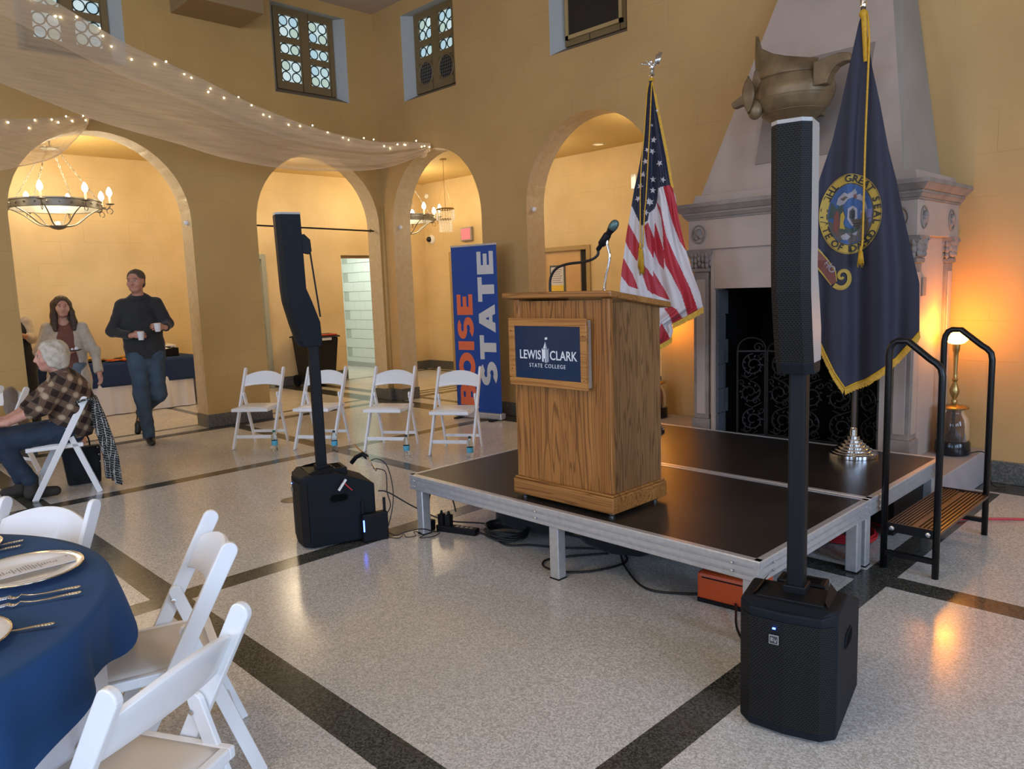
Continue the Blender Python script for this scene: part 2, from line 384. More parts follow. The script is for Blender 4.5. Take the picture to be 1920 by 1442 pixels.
M_BRASS = mat('aged_brass', (0.42, 0.28, 0.10), 0.32, metal=0.9)
M_NAVY = mat('navy_table_linen', (0.016, 0.060, 0.165), 0.85, spec=.2, sheen=0.05, bump=(300, 0.2, 0.001))
M_LINEN = mat('white_table_linen', (0.72, 0.72, 0.74), 0.8, sheen=0.2)
M_CHINA = mat('white_china', (0.82, 0.80, 0.76), 0.12, coat=0.5)
M_GOLD = mat('silver_gilt_rim', (0.72, 0.62, 0.44), 0.2, metal=1.0)
M_SILVER = mat('silver_cutlery', (0.72, 0.72, 0.72), 0.22, metal=1.0)
M_CARD = mat('menu_card', (0.66, 0.64, 0.63), 0.6)
M_INK = mat('grey_ink', (0.22, 0.2, 0.2), 0.7)
M_BB = mat('banner_blue', (0.012, 0.065, 0.30), 0.45)
M_BO = mat('banner_orange', (0.80, 0.16, 0.06), 0.5)
M_BW = mat('banner_white', (0.62, 0.62, 0.60), 0.5)
M_SIGN = mat('navy_sign_face', (0.012, 0.03, 0.075), 0.12, spec=0.6)
M_SIGNW = mat('sign_lettering', (0.72, 0.74, 0.76), 0.4)
M_PET = mat('clear_bottle_plastic', (0.85, 0.95, 1.0), 0.03, trans=1.0, ior=1.25)
M_NAVY2 = mat('slate_blue_linen', (0.026, 0.048, 0.125), 0.85, spec=.2)
M_TULLE2 = None
M_LABELB = mat('turquoise_bottle_label', (0.10, 0.42, 0.58), 0.4)
M_GREEN = mat('green_cap', (0.01, 0.16, 0.06), 0.4)
M_CAPD = mat('dark_cap', (0.02, 0.06, 0.06), 0.4)
def tulle():
    m = mat('white_tulle', (0.88, 0.74, 0.56), 0.8); nt = m.node_tree; b = nt.nodes['Principled BSDF']; g = NT(m)
    tl = g.n('ShaderNodeBsdfTranslucent'); tl.inputs[0].default_value = (0.88, 0.74, 0.56, 1)
    tr = g.n('ShaderNodeBsdfTransparent'); a = g.n('ShaderNodeMixShader'); c = g.n('ShaderNodeMixShader')
    a.inputs[0].default_value = 0.5; g.l(b.outputs[0], a.inputs[1]); g.l(tl.outputs[0], a.inputs[2])
    v, _ = g.xyz()
    mp = g.n('ShaderNodeMapping'); g.l(v, mp.inputs['Vector']); mp.inputs['Scale'].default_value = (0.5, 0.5, 14)
    f = g.ramp(g.noise(mp.outputs[0], 4.0, 4), 0.3, 0.75, 0.40, 0.54)
    g.l(f, c.inputs[0]); g.l(tr.outputs[0], c.inputs[1]); g.l(a.outputs[0], c.inputs[2])
    g.l(c.outputs[0], nt.nodes['Material Output'].inputs[0]); return m
M_TULLE = tulle()
def cloth(name, c, c2=None, sc=8, rough=0.85):
    return mat(name, c, rough, sheen=0.15, noise=(sc, c2 or tuple(k * 0.75 for k in c), 4, 0.35, 0.7), bump=(60, 0.25, 0.003))
M_FN = cloth('flag_navy_nylon', (0.012, 0.013, 0.034), sc=3, rough=0.6)
M_FR = cloth('flag_red_nylon', (0.46, 0.012, 0.022), (0.34, 0.01, 0.018), 3, 0.5)
M_FW = cloth('flag_white_nylon', (0.62, 0.55, 0.53), (0.55, 0.48, 0.45), 3, 0.5)
M_FG = mat('gold_fringe', (0.66, 0.36, 0.02), 0.55, noise=(60, (0.48, 0.25, 0.01), 3, 0.3, 0.7))
M_FB = cloth('idaho_blue_nylon', (0.017, 0.0155, 0.030), (0.013, 0.012, 0.024), 3, 0.65)
# ------------------------------------------------------------------ the room
XA, YB, TH, HT = -9.2, 6.5, 0.30, 5.41
AR, SPR = 0.93, 2.50
ARCH_A = [-2.54, 0.13, 2.82, 5.50]; ARCH_B = [-8.03, -5.39]
WIN_A = [(-0.52, 0.55, 4.16, 5.26), (2.15, 3.19, 4.16, 5.26), (4.96, 6.05, 4.16, 5.26)]
WIN_B = [(-8.55, -7.48, 4.12, 5.22), (-5.88, -4.83, 4.10, 5.20)]
def arch_wall(name, to3, u0, u1, arches, wins, mats):
    """to3(u, z, d): d 0 = hall face, 1 = aisle face"""
    NS = 22
    bp = {u0, u1}
    for c in arches:
        for k in range(NS + 1): bp.add(round(c - AR * math.cos(PI * k / NS), 5))
    for w in wins: bp.add(w[0]); bp.add(w[1])
    bp = sorted(b for b in bp if u0 - 1e-6 <= b <= u1 + 1e-6)
    def az(u, c): return SPR + math.sqrt(max(0, AR * AR - (u - c) ** 2))
    mb = MB()
    def quad(P, mi=0): mb.add(P, [(0, 1, 2, 3)], mi)
    for a, b in zip(bp, bp[1:]):
        mid = (a + b) / 2
        lo = (0.0, 0.0)
        for c in arches:
            if abs(mid - c) < AR: lo = (az(a, c), az(b, c))
        segs = []
        win = [w for w in wins if w[0] <= mid <= w[1]]
        if win: segs = [(lo, (win[0][2],) * 2), ((win[0][3],) * 2, (HT, HT))]
        else: segs = [(lo, (HT, HT))]
        for (l0, l1), (h0, h1) in segs:
            for d in (0, 1): quad([to3(a, l0, d), to3(b, l1, d), to3(b, h1, d), to3(a, h0, d)])
        if lo[0] > 0: quad([to3(a, lo[0], 0), to3(b, lo[1], 0), to3(b, lo[1], 1), to3(a, lo[0], 1)], 1)
    for c in arches:
        for sg in (-1, 1):
            u = c + sg * AR; quad([to3(u, 0, 0), to3(u, SPR, 0), to3(u, SPR, 1), to3(u, 0, 1)], 1)
    return struct(name, mb, mats)
arch_wall('wall_left', lambda u, z, d: (XA - TH * d, u, z), -6.9, YB, ARCH_A, WIN_A, [M_WA, M_REVEAL])
arch_wall('wall_fireplace', lambda u, z, d: (u, YB + TH * d, z), XA, 5.9, ARCH_B, WIN_B, [M_WB, M_REVEAL])
# slim rounded bead down the inner corner
struct('trim_1', MB().cyl((XA + 0.005, YB - 0.005, 0), (XA + 0.005, YB - 0.005, SPR + 0.3), 0.035, n=12), M_WA, smooth=True)
# aisle outer walls
XO, YO, ZA = -12.2, 9.6, 3.66
m = MB()          # wall_aisle_left with the corridor opening (y 7.70 .. 8.62) and a narrow door recess (y 5.2 .. 6.16)
for y0, y1, z0, z1 in ((-6.9, 5.2, 0, ZA), (5.2, 6.16, 2.28, ZA), (6.16, 7.64, 0, ZA), (7.64, 8.62, 2.27, ZA), (8.62, YO, 0, ZA)): m.bb(XO - 0.2, XO, y0, y1, z0, z1)
struct('wall_aisle_left', m, M_WC)
m = MB()
for x0, x1, z0, z1 in ((XO - .2, -11.36, 0, ZA), (-11.36, -10.46, 2.23, ZA), (-10.46, -8.97, 0, ZA), (-8.97, -8.0, 2.16, ZA), (-8.0, 5.9, 0, ZA)): m.bb(x0, x1, YO, YO + 0.2, z0, z1)
struct('wall_aisle_back', m, M_WD)
struct('ceiling_aisle_left', MB().bb(XO, XA - TH, -6.9, YO, ZA, ZA + 0.12), M_SOF)
struct('ceiling_aisle_back', MB().bb(XA - TH, 5.9, YB + TH, YO, ZA, ZA + 0.12), M_SOF)
struct('floor', MB().bb(XO - 2.2, 5.9, -6.9, YO + 0.2, -0.12, 0), M_FLOOR)
struct('ceiling', MB().bb(XA - 0.4, 5.9, -6.9, YB + 0.4, HT, HT + 0.15), M_CEIL)
# walls behind the camera with three tall windows each
def win_wall(name, to3, u0, u1, centres):
    mb = MB(); e = [u0]
    for c in centres: e += [c - 0.95, c + 0.95]
    e.append(u1)
    for i in range(len(e) - 1):
        for z0, z1 in (((0, HT),) if i % 2 == 0 else ((0, 1.1), (4.1, HT))):
            mb.add([to3(e[i], z0), to3(e[i + 1], z0), to3(e[i + 1], z1), to3(e[i], z1)], [(0, 1, 2, 3)])
    return struct(name, mb, M_WB, solid=0.1)
win_wall('wall_right', lambda u, z: (5.95, u, z), -6.9, YB, (-4.2, -0.6, 3.0))
win_wall('wall_behind', lambda u, z: (u, -6.95, z), XA, 5.9, (-6.0, -2.4, 1.4))
struct('wall_aisle_end', MB().bb(XO, XA - TH, -7.0, -6.9, 0, ZA), M_WD)
struct('wall_aisle_far_end', MB().bb(5.9, 6.0, YB, YO, 0, ZA), M_WC)
# low timber-coloured box beam by the ceiling
struct('trim_2', MB().bb(XA, XA + .62, 3.72, 4.55, 4.84, HT), mat('brown_boxed_duct', (0.30, 0.205, 0.095), 0.6))
# baseboards
def base(name, boxes):
    m = MB()
    for b in boxes: m.bb(*b)
    return struct(name, m, M_BASE, bevel=0.006)
bl = []
edges = [-6.9] + [v for c in ARCH_A for v in (c - AR, c + AR)] + [YB]
for i in range(0, len(edges), 2): bl.append((XA - TH - .015, XA + .02, edges[i] - (.0 if i == 0 else .015), edges[i + 1] + (.015 if i < len(edges) - 2 else 0), 0, .16))
base('baseboard_left', bl)
bl = []; e = [XA + .02] + [v for c in ARCH_B for v in (c - AR, c + AR)] + [-3.62]
for i in range(0, len(e), 2): bl.append((e[i] - (.012 if i else 0), e[i + 1] + .012, YB - .02, YB + TH + .015, 0, .17))
bl.append((-1.49, 5.9, YB - .02, YB, 0, .17)); bl.append((XA - .04, XA + .09, YB - .09, YB + .04, 0, .17))
base('baseboard_fireplace', bl)
base('baseboard_aisle_left', [(XO, XO + .02, -6.9, 5.2, 0, .17), (XO, XO + .02, 6.16, 7.64, 0, .17), (XO, XO + .02, 8.62, YO, 0, .17)])
base('baseboard_aisle_back', [(XO, -11.36, YO - .02, YO, 0, .17), (-10.46, -8.97, YO - .02, YO, 0, .17), (-8.0, 5.9, YO - .02, YO, 0, .17)])

# clerestory windows: splayed reveal, brown frame, leaded rondels
def rondel(mbp, mbc, to3, cx, cz, r):
    n = 18
    V = [to3(cx, cz, 0.004)] + [to3(cx + r * math.cos(2 * PI * k / n), cz + r * math.sin(2 * PI * k / n), 0.004) for k in range(n)]
    mbp.add(V, [(0, 1 + k, 1 + (k + 1) % n) for k in range(n)])
def window(name, to3, u0, u1, z0, z1, lower='glass'):
    """to3(u,z,d) d = depth behind the hall face, metres"""
    D = 0.16; S = 0.11
    m = MB()
    o = [(u0, z0), (u1, z0), (u1, z1), (u0, z1)]; i_ = [(u0 + S, z0 + S * .8), (u1 - S, z0 + S * .8), (u1 - S, z1), (u0 + S, z1)]
    for k in range(4):
        a, b = o[k], o[(k + 1) % 4]; c, d = i_[(k + 1) % 4], i_[k]
        m.add([to3(*a, 0), to3(*b, 0), to3(*c, D), to3(*d, D)], [(0, 1, 2, 3)], 0 if k != 0 else 1)
    root = struct(name, m, [M_SPLAY, MT['brown_window_sill']])
    a0, a1, b0, b1 = u0 + S, u1 - S, z0 + S * .8, z1
    def slab(mb, x0, x1, y0, y1, d0, d1):
        P = [to3(x, y, d) for d in (d0, d1) for x, y in ((x0, y0), (x1, y0), (x1, y1), (x0, y1))]
        mb.add(P, [(0, 1, 2, 3), (7, 6, 5, 4), (0, 4, 5, 1), (1, 5, 6, 2), (2, 6, 7, 3), (3, 7, 4, 0)])
    fr = MB(); w = a1 - a0; h = b1 - b0
    cw = (w - 0.075 * 2 - 0.13) / 2; cols = [(a0 + 0.075, a0 + 0.075 + cw), (a1 - 0.075 - cw, a1 - 0.075)]
    g1 = b0 + 0.10; cell = cw / 2
    rows = [(g1, 2), (g1 + 2 * cell + 0.075, 1), (g1 + 3 * cell + 0.15, 2)]
    s = (b1 - 0.08 - g1 - 0.15) / (5 * cell) ; chh = cell * s
    rows = [(g1, 2), (g1 + 2 * chh + 0.075, 1), (g1 + 3 * chh + 0.15, 2)]
    slab(fr, a0, cols[0][0], b0, b1, D - .03, D + .03); slab(fr, cols[0][1], cols[1][0], b0, b1, D - .03, D + .03); slab(fr, cols[1][1], a1, b0, b1, D - .03, D + .03)
    for cA, cB in cols:
        slab(fr, cA, cB, b0, g1, D - .03, D + .03)
        for q in range(3):
            zt = rows[q][0] + rows[q][1] * chh; nx = rows[q + 1][0] if q < 2 else b1
            slab(fr, cA, cB, zt, nx, D - .03, D + .03)
    if lower != 'glass':
        pass
    obj('window_frame', fr, M_FRAMEW, root, bevel=0.004)
    rnd = random.Random(sum(map(ord, name)) + int(u0 * 10))
    sky = MB(); lead = MB()
    for ci, (cA, cB) in enumerate(cols):
        for q, (zb, nr) in enumerate(rows):
            if lower == 'fans' and q == 0: continue
            if lower == 'panel' and q < 2: continue
            slab(sky, cA, cB, zb, zb + nr * chh, D + .012, D + .02)
            for rr in range(nr):
                for cc in range(2):
                    cx = cA + (cc + .5) * cell; cz = zb + (rr + .5) * chh; r = min(cell, chh) * .43
                    p = MB(); rondel(p, None, lambda a, b, c: to3(a, b, D + .004), cx, cz, r); obj('pane', p, rnd.choice(PANES), root)
                    P = [Vector(to3(cx + r * 1.05 * math.cos(2 * PI * k / 20), cz + r * 1.05 * math.sin(2 * PI * k / 20), D)) for k in range(20)]
                    lead.tube(P, 0.008, 5, closed=True)
    if sky.v: obj('small_quarry_glass', sky, PANES[3], root)
    if lead.v: obj('leading', lead, M_CAME, root)
    if lower == 'fans':
        for ci, (cA, cB) in enumerate(cols):
            b = MB(); slab(b, cA, cB, g1, g1 + 2 * chh, D - .02, D + .02); bo = obj('vent_board', b, M_FRAMEW, root)
            cx = (cA + cB) / 2; cz = g1 + chh * .95; r = cw * .47
            f = MB(); V = [to3(cx, cz, D - .024)] + [to3(cx + r * math.cos(2 * PI * k / 24), cz + r * 1.1 * math.sin(2 * PI * k / 24), D - .024) for k in range(24)]
            f.add(V, [(0, 1 + k, 1 + (k + 1) % 24) for k in range(24)]); obj('fan_opening_shade', f, M_GRILL2, bo)  # flat dark disc; shade inside the opening is only its colour
            gr = MB()
            for k in range(-3, 4):
                e = math.sqrt(max(0, 1 - (k / 3.6) ** 2)) * r
                gr.tube([to3(cx + k * r / 3.6, cz - e * 1.1, D - .03), to3(cx + k * r / 3.6, cz + e * 1.1, D - .03)], 0.004, 5)
                gr.tube([to3(cx - e, cz + k * r * 1.1 / 3.6, D - .03), to3(cx + e, cz + k * r * 1.1 / 3.6, D - .03)], 0.004, 5)
            obj('fan_guard', gr, M_PEWTER, bo)
            rg = MB(); rg.tube([to3(cx + r * 1.08 * math.cos(2 * PI * k / 24), cz + r * 1.18 * math.sin(2 * PI * k / 24), D - .026) for k in range(24)], 0.014, 6, closed=True); obj('fan_ring', rg, M_FRAMEW, bo)
    if lower == 'panel':
        b = MB(); top = rows[1][0] + chh; slab(b, a0 + .06, a1 - .06, g1 - .01, top + .01, D - .045, D - .032); obj('dark_panel', b, M_DARKP, root)
        b = MB()
        for x0, x1, y0, y1 in ((a0 + .03, a0 + .07, g1 - .04, top + .04), (a1 - .07, a1 - .03, g1 - .04, top + .04), (a0 + .03, a1 - .03, g1 - .04, g1), (a0 + .03, a1 - .03, top, top + .04)): slab(b, x0, x1, y0, y1, D - .06, D - .03)
        obj('panel_frame', b, M_JAMB, root)
    b = MB(); slab(b, u0 + .02, u1 - .02, z0 + .02, z1 - .02, .24, .28); obj('outer_screen', b, M_DARKP, root)
    return root
mat('brown_window_sill', (0.24, 0.18, 0.12), 0.6)
tA = lambda u, z, d: (XA - d, u, z)
tB = lambda u, z, d: (u, YB + d, z)
window('window_1', tA, *WIN_A[2]); window('window_2', tB, *WIN_B[0], lower='fans'); window('window_3', tB, *WIN_B[1], lower='panel')
window('window_4', tA, *WIN_A[1]); window('window_5', tA, *WIN_A[0])

# corridor seen through the opening in the left aisle wall: painted block courses
cw = MB().bb(-14.4, XO - .2, 9.05, 9.25, 0, 2.9); corr = struct('wall_corridor', cw, M_MORTAR)
bk = MB().bb(-.2018, .2018, -.012, 0, 0, .191); bsrc = None
for r in range(15):
    for c in range(-1, 6):
        x = -14.4 + (c + (0.5 if r % 2 else 0)) * .406 + .2
        if x < -14.4 or x > XO - .4: continue
        if bsrc is None: bsrc = obj('block', bk, M_BLOCK, corr, bevel=.002, seg=1); bsrc.location = (x, 9.05, r * .2 + .005)
        else: inst(bsrc, corr, (x, 9.05, r * .2 + .005))
struct('wall_corridor_end', MB().bb(-14.6, -14.4, 6.9, 9.25, 0, 2.9), M_BLOCK)
struct('wall_corridor_near', MB().bb(-14.4, XO - .2, 6.9, 7.05, 0, 2.9), M_BLOCK)
struct('ceiling_corridor', MB().bb(-14.4, XO - .2, 6.9, 9.25, 2.9, 3.0), M_BLOCK)
struct('baseboard_corridor', MB().bb(-14.4, XO - .2, 9.03, 9.037, 0, .1), M_CORRF)
light('corridor_tube_glow', 'AREA', (-13.2, 8.1, 2.85), 34, (0.90, 1.0, 0.93), 1.2, 0.4, aim=(-13.2, 8.1, 0))
# door frames in the aisles
def frame(name, boxes, m_): 
    q = MB()
    for b in boxes: q.bb(*b)
    return struct(name, q, m_, bevel=.004)
frame('door_1', [(XO - .19, XO - .1, 7.64, 7.68, 0, 2.27), (XO - .19, XO - .1, 8.58, 8.62, 0, 2.27), (XO - .19, XO - .1, 7.68, 8.58, 2.22, 2.27)], M_JAMB)
d2 = frame('door_2', [(XO - .12, XO + .025, 6.08, 6.16, 0, 2.28), (XO - .12, XO + .025, 5.2, 5.28, 0, 2.28), (XO - .12, XO + .025, 5.28, 6.08, 2.2, 2.28)], mat('grey_green_door_frame', (0.36, 0.37, 0.28), 0.5))
obj('door_leaf', MB().bb(XO - .1, XO - .06, 5.28, 6.08, 0.01, 2.2), M_DOOR, d2)
d3 = frame('door_3', [(-11.44, -11.32, YO - .03, YO + .12, 0, 2.30), (-10.5, -10.42, YO - .03, YO + .12, 0, 2.30), (-11.32, -10.5, YO - .03, YO + .12, 2.22, 2.30)], M_JAMB)
obj('door_leaf', MB().bb(-11.32, -10.5, YO + .05, YO + .09, 0.01, 2.22), M_DOOR, d3)
d4 = frame('door_4', [(-9.05, -8.97, YO - .03, YO + .12, 0, 2.22), (-8.0, -7.92, YO - .03, YO + .12, 0, 2.22), (-8.97, -8.0, YO - .03, YO + .12, 2.15, 2.22)], M_JAMB)
obj('door_leaf', MB().bb(-8.97, -8.16, YO + .02, YO + .06, 0.01, 2.15), mat('tan_veneer_door', (0.66, 0.42, 0.20), 0.4, noise=(3, (0.58, 0.36, 0.16), 4, .3, .7)), d4)
obj('gap_shade_strip', MB().bb(-8.15, -8.01, YO + .03, YO + .05, 0.01, 2.15), MT['charcoal_wheelie_bin'], d4)  # solid dark strip stands in for the shade in the door gap
# ------------------------------------------------------------------ fireplace
FY = 5.60; FX0, FX1 = -3.56, -1.78
fp = thing('fireplace', 'cast stone fireplace with tapered plaster hood, moulded mantel shelf and black firebox', 'fireplace', (0, 0, 0))
# body: jambs + lintel + back, firebox
OX0, OX1, OZ = -3.335, -2.01, 1.52
m = MB(); m.bb(FX0 + .19, OX0, FY + .03, YB, .25, 1.86); m.bb(OX1, FX1 - .19, FY + .03, YB, .25, 1.86); m.bb(OX0, OX1, FY + .03, YB, OZ, 1.86)
m.bb(FX0 + .05, FX0 + .19, FY + .10, YB, .25, 1.86); m.bb(FX1 - .19, FX1 - .05, FY + .10, YB, .25, 1.86)
obj('surround', m, M_STONE, fp, bevel=.004)
fz = obj('frieze', MB().bb(FX0, FX1, FY, YB, 1.845, 2.10), M_STONE, fp, bevel=.004)
def ring(z0, z1, p0, p1, mb):     # sloped band around three sides
    V = []
    for z, p in ((z0, p0), (z1, p1)): V += [(FX0 - p, YB, z), (FX0 - p, FY - p, z), (FX1 + p, FY - p, z), (FX1 + p, YB, z)]
    mb.add(V, [(0, 1, 5, 4), (1, 2, 6, 5), (2, 3, 7, 6), (3, 2, 1, 0), (4, 5, 6, 7)])
m = MB()
for z0, z1, p0, p1 in ((2.085, 2.10, .012, .012), (2.10, 2.125, .02, .035), (2.125, 2.145, .04, .04), (2.145, 2.185, .05, .085), (2.185, 2.215, .09, .09)): ring(z0, z1, p0, p1, m)
obj('mantel_shelf', m, M_STONED, fp, bevel=.002)
m = MB(); V = []
for z, p in ((2.215, .03), (2.29, .015)): V += [(FX0 + .02 - p + .03, YB, z), (FX0 + .02 - p + .03, FY + .06 - p, z), (FX1 - .05 + p, FY + .06 - p, z), (FX1 - .05 + p, YB, z)]
m.add(V, [(0, 1, 5, 4), (1, 2, 6, 5), (2, 3, 7, 6), (4, 5, 6, 7), (3, 2, 1, 0)]); obj('plinth_course', m, M_STONE, fp, bevel=.004)
# hood: tapered, corners bevelled grey on the side
hb = [(-3.545, YB), (-3.545, 5.76), (-1.93, 5.76), (-1.91, YB)]; ht = [(-3.185, YB), (-3.185, 6.24), (-2.20, 6.24), (-2.12, YB)]
kx = (HT - 2.28) / (3.66 - 2.28)
hT = [(b[0] + (t[0] - b[0]) * kx if 0 else b[0] + (t[0] - b[0]) * min(kx, 1.62), min(YB - .005, b[1] + (t[1] - b[1]) * 1.62)) for b, t in zip(hb, ht)]
z1 = 2.28 + (3.66 - 2.28) * 1.62
V = [(x, y, 2.28) for x, y in hb] + [(x, min(y, YB), min(z1, HT)) for x, y in hT]
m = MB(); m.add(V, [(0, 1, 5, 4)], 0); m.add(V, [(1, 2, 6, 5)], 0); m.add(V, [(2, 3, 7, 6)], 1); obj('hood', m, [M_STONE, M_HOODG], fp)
def hoodp(x, z, off=0.0):
    t = (z - 2.28) / (3.66 - 2.28); y = 5.76 + .3287 * (z - 2.28); return (x, y - off, z)
m = MB(); P = [(-3.08, 2.50), (-2.27, 2.50), (-2.27, 3.30), (-3.08, 3.30)]
m.add([hoodp(x, z, .012) for x, z in P] + [hoodp(x, z, -.01) for x, z in P], [(0, 1, 2, 3), (0, 4, 5, 1), (1, 5, 6, 2), (2, 6, 7, 3), (3, 7, 4, 0)])
obj('mounting_panel', m, M_PANEL, fp)
# pilasters with carved capitals; right flank shows a second engaged column
def pilaster(x0, x1, y0, y1, side):
    p = MB(); w = (x1 - x0); p.bb(x0, x1, y0, y1, .25, .42); p.bb(x0 + .015, x1 - .015, y0 + .015, y1, .42, 1.66)
    q = obj('pilaster', p, M_STONED, fp, bevel=.004)
    s = MB(); s.bb(x0 + .045, x1 - .045, y0 + .008, y0 + .03, .46, 1.60); s.bb(x1 - .03, x1 - .008, y0 + .045, y1 - .03, .46, 1.60); obj('sunk_panel', s, M_STONE, q, bevel=.003)
    c = MB(); n = 4
    V = []; prof = [(.0, 1.66), (.015, 1.665), (.015, 1.69), (.0, 1.70), (.012, 1.76), (.035, 1.82), (.04, 1.845)]
    for o_, z in prof: V += [(x0 + .01 - o_, y1, z), (x0 + .01 - o_, y0 + .01 - o_, z), (x1 - .01 + o_, y0 + .01 - o_, z), (x1 - .01 + o_, y1, z)]
    for k in range(len(prof) - 1):
        a = k * 4; c.add(V[a:a + 8], [(0, 1, 5, 4), (1, 2, 6, 5), (2, 3, 7, 6)])
    rr = random.Random(4)
    for (ax, ay, dx, dy) in ((x0, y0 - .005, 1, 0), (x1 + .005, y0, 0, 1)):
        for i in range(5):
            for j in range(3):
                t = (i + .5) / 5 * w; zz = 1.72 + j * .045 + rr.uniform(-.01, .01)
                c.ball((ax + dx * t, ay + dy * t, zz), .016 + .004 * j, 8, 5, sc=(1, 1, 1.5))
    for cx, cy in ((x0 - .015, y0 - .015), (x1 + .015, y0 - .015), (x1 + .015, y1 - .02)):
        c.tube([(cx + .02 * math.cos(a) * (1 - a / 9), cy, 1.815 + .02 * math.sin(a) * (1 - a / 9)) for a in [k * .6 for k in range(12)]], .009, 6)
    obj('capital', c, M_STONED, q, smooth=True, autos=40)
    return q
pilaster(FX0 + .01, FX0 + .18, FY + .02, FY + .19, 0); pilaster(FX1 - .18, FX1 - .01, FY + .02, FY + .19, 0); pilaster(FX1 - .15, FX1 - .01, YB - .17, YB - .02, 1)
def medallion(M, r=.062):
    a = MB(); a.tube([M @ Vector((r * math.cos(t), r * 1.15 * math.sin(t), .004)) for t in [2 * PI * k / 24 for k in range(24)]], .007, 6, closed=True)
    me_ = obj('medallion', a, M_STONED, fp, smooth=True)
    b = MB(); b.ball(M @ Vector((0, .008, .0)), .034, 12, 8, sc=(1, 1, 1.15)); b.ball(M @ Vector((-.012, .018, .012)), .022, 10, 6); b.ball(M @ Vector((.02, -.02, .005)), .022, 10, 6); b.ball(M @ Vector((-.02, -.03, .0)), .022, 10, 6)
    obj('carved_head', b, M_STONED, me_, smooth=True)
Mf = lambda x, z: Matrix.Translation((x, FY, z)) @ Matrix.Rotation(PI / 2, 4, 'X')
Ms = lambda y, z: Matrix.Translation((FX1, y, z)) @ Matrix.Rotation(PI / 2, 4, 'Z') @ Matrix.Rotation(PI / 2, 4, 'X')
for x in (FX0 + .10, FX1 - .12): medallion(Mf(x, 1.97))
for y in (FY + .12, YB - .18): medallion(Ms(y, 1.97))
# firebox: coursed grey stone cheeks, soot black interior, bronze fire screen
m = MB(); m.bb(OX0, OX1, 6.40, 6.42, .25, OZ); m.bb(OX0, OX0 + .02, 5.80, 6.42, .25, OZ); m.bb(OX1 - .02, OX1, 5.80, 6.42, .25, OZ); m.bb(OX0, OX1, 6.0, 6.42, OZ - .02, OZ); m.bb(OX0, OX1, 5.64, 6.42, .25, .262)
fb = obj('firebox', m, M_SOOT_SHADE, fp)
for sx in (0, 1):
    for k in range(6):
        z = .265 + k * .208
        b = MB(); x = OX0 if sx == 0 else OX1 - .022
        b.bb(x, x + .022, FY + .055, 5.80 + (.02 if k % 2 else -.02), z, z + .203); obj('cheek_stone', b, M_FSTONE, fb, bevel=.004)
obj('switch_box', MB().bb(FX1 - .055, FX1 - .03, 5.84, 5.92, 1.43, 1.56), M_STONED, fp, bevel=.003)
tag(obj('hearth', MB().bb(-4.44, -1.52, 5.37, YB - .01, 0, .25), M_HEARTH, bevel=.008), 'raised grey painted hearth slab below the fireplace beside the stage', 'hearth')
# fire screen: three folding scrolled panels
fs = thing('fire_screen', 'black wrought iron folding fire screen with scrollwork standing in the fireplace opening', 'fire screen', (0, 0, 0))
def scroll(P0, turns, r0, sgn, ang, n=18):
    return [(P0[0] + (r0 * (1 - .8 * k / n)) * math.cos(ang + sgn * turns * 2 * PI * k / n), P0[1] + (r0 * (1 - .8 * k / n)) * math.sin(ang + sgn * turns * 2 * PI * k / n)) for k in range(n + 1)]
def leafp(a, mb, M3, s=.02):
    x, z, d = a; mb.add([M3(x, z), M3(x + s * math.cos(d - .5), z + s * math.sin(d - .5)), M3(x + s * 1.9 * math.cos(d), z + s * 1.9 * math.sin(d)), M3(x + s * math.cos(d + .5), z + s * math.sin(d + .5))], [(0, 1, 2, 3)])
def screen_panel(xa, ya, xb, yb, H, arch):
    L = math.hypot(xb - xa, yb - ya); dx, dy = (xb - xa) / L, (yb - ya) / L
    M3 = lambda u, z: (xa + dx * u, ya + dy * u, .27 + z)
    f = MB(); f.bar(M3(0, 0), M3(0, H), .014, .014); f.bar(M3(L, 0), M3(L, H), .014, .014); f.bar(M3(0, H), M3(L, H), .014, .014); f.bar(M3(0, .03), M3(L, .03), .014, .014)
    if arch: f.tube([M3(L * .5 - L * .5 * math.cos(t), H + .11 * math.sin(t) ** .8) for t in [PI * k / 14 for k in range(15)]], .006, 6); f.tube([M3(*p) for p in scroll((L - .06, H + .03), 1.2, .04, 1, 0)], .005, 5)
    p = obj('screen_frame', f, M_IRON, fs)
    s = MB(); nrow = 3; ncol = max(1, round(L / .26)); cw_ = L / ncol; rh = (H - .04) / nrow
    for c in range(ncol):
        sg = 1 if c % 2 == 0 else -1
        for r in range(nrow):
            s2 = sg if r % 2 == 0 else -sg
            cx = cw_ * (c + .5) + s2 * cw_ * .06; cz = .04 + rh * (r + .5); R = min(cw_ * .43, rh * .46)
            s.tube([M3(*q) for q in scroll((cx, cz), 1.6, R, s2, PI / 2 * (1 if s2 > 0 else 1), 30)], .0065, 5)
            s.tube([M3(*q) for q in scroll((cx - s2 * R * .5, cz - R * .75), 1.1, R * .35, -s2, 0, 14)], .005, 5)
            s.tube([M3(*q) for q in scroll((cx + s2 * R * .7, cz + R * .85), 1.1, R * .3, s2, PI, 14)], .005, 5)
            s.tube([M3(cx - s2 * R, cz - R * .9), M3(cx - s2 * R * .2, cz - rh * .55), M3(cx + s2 * R * .4, cz - R)], .005, 5)
            for a in range(9):
                t = a * .7 + r; leafp((cx + R * .92 * math.cos(t), cz + R * .92 * math.sin(t), t + PI - .4 * s2), s, M3, .017)
            for a in range(3): leafp((cx + R * .35 * math.cos(a * 2.1), cz + R * .35 * math.sin(a * 2.1), a * 2.1), s, M3, .016)
    obj('scrollwork', s, M_IRON, p)
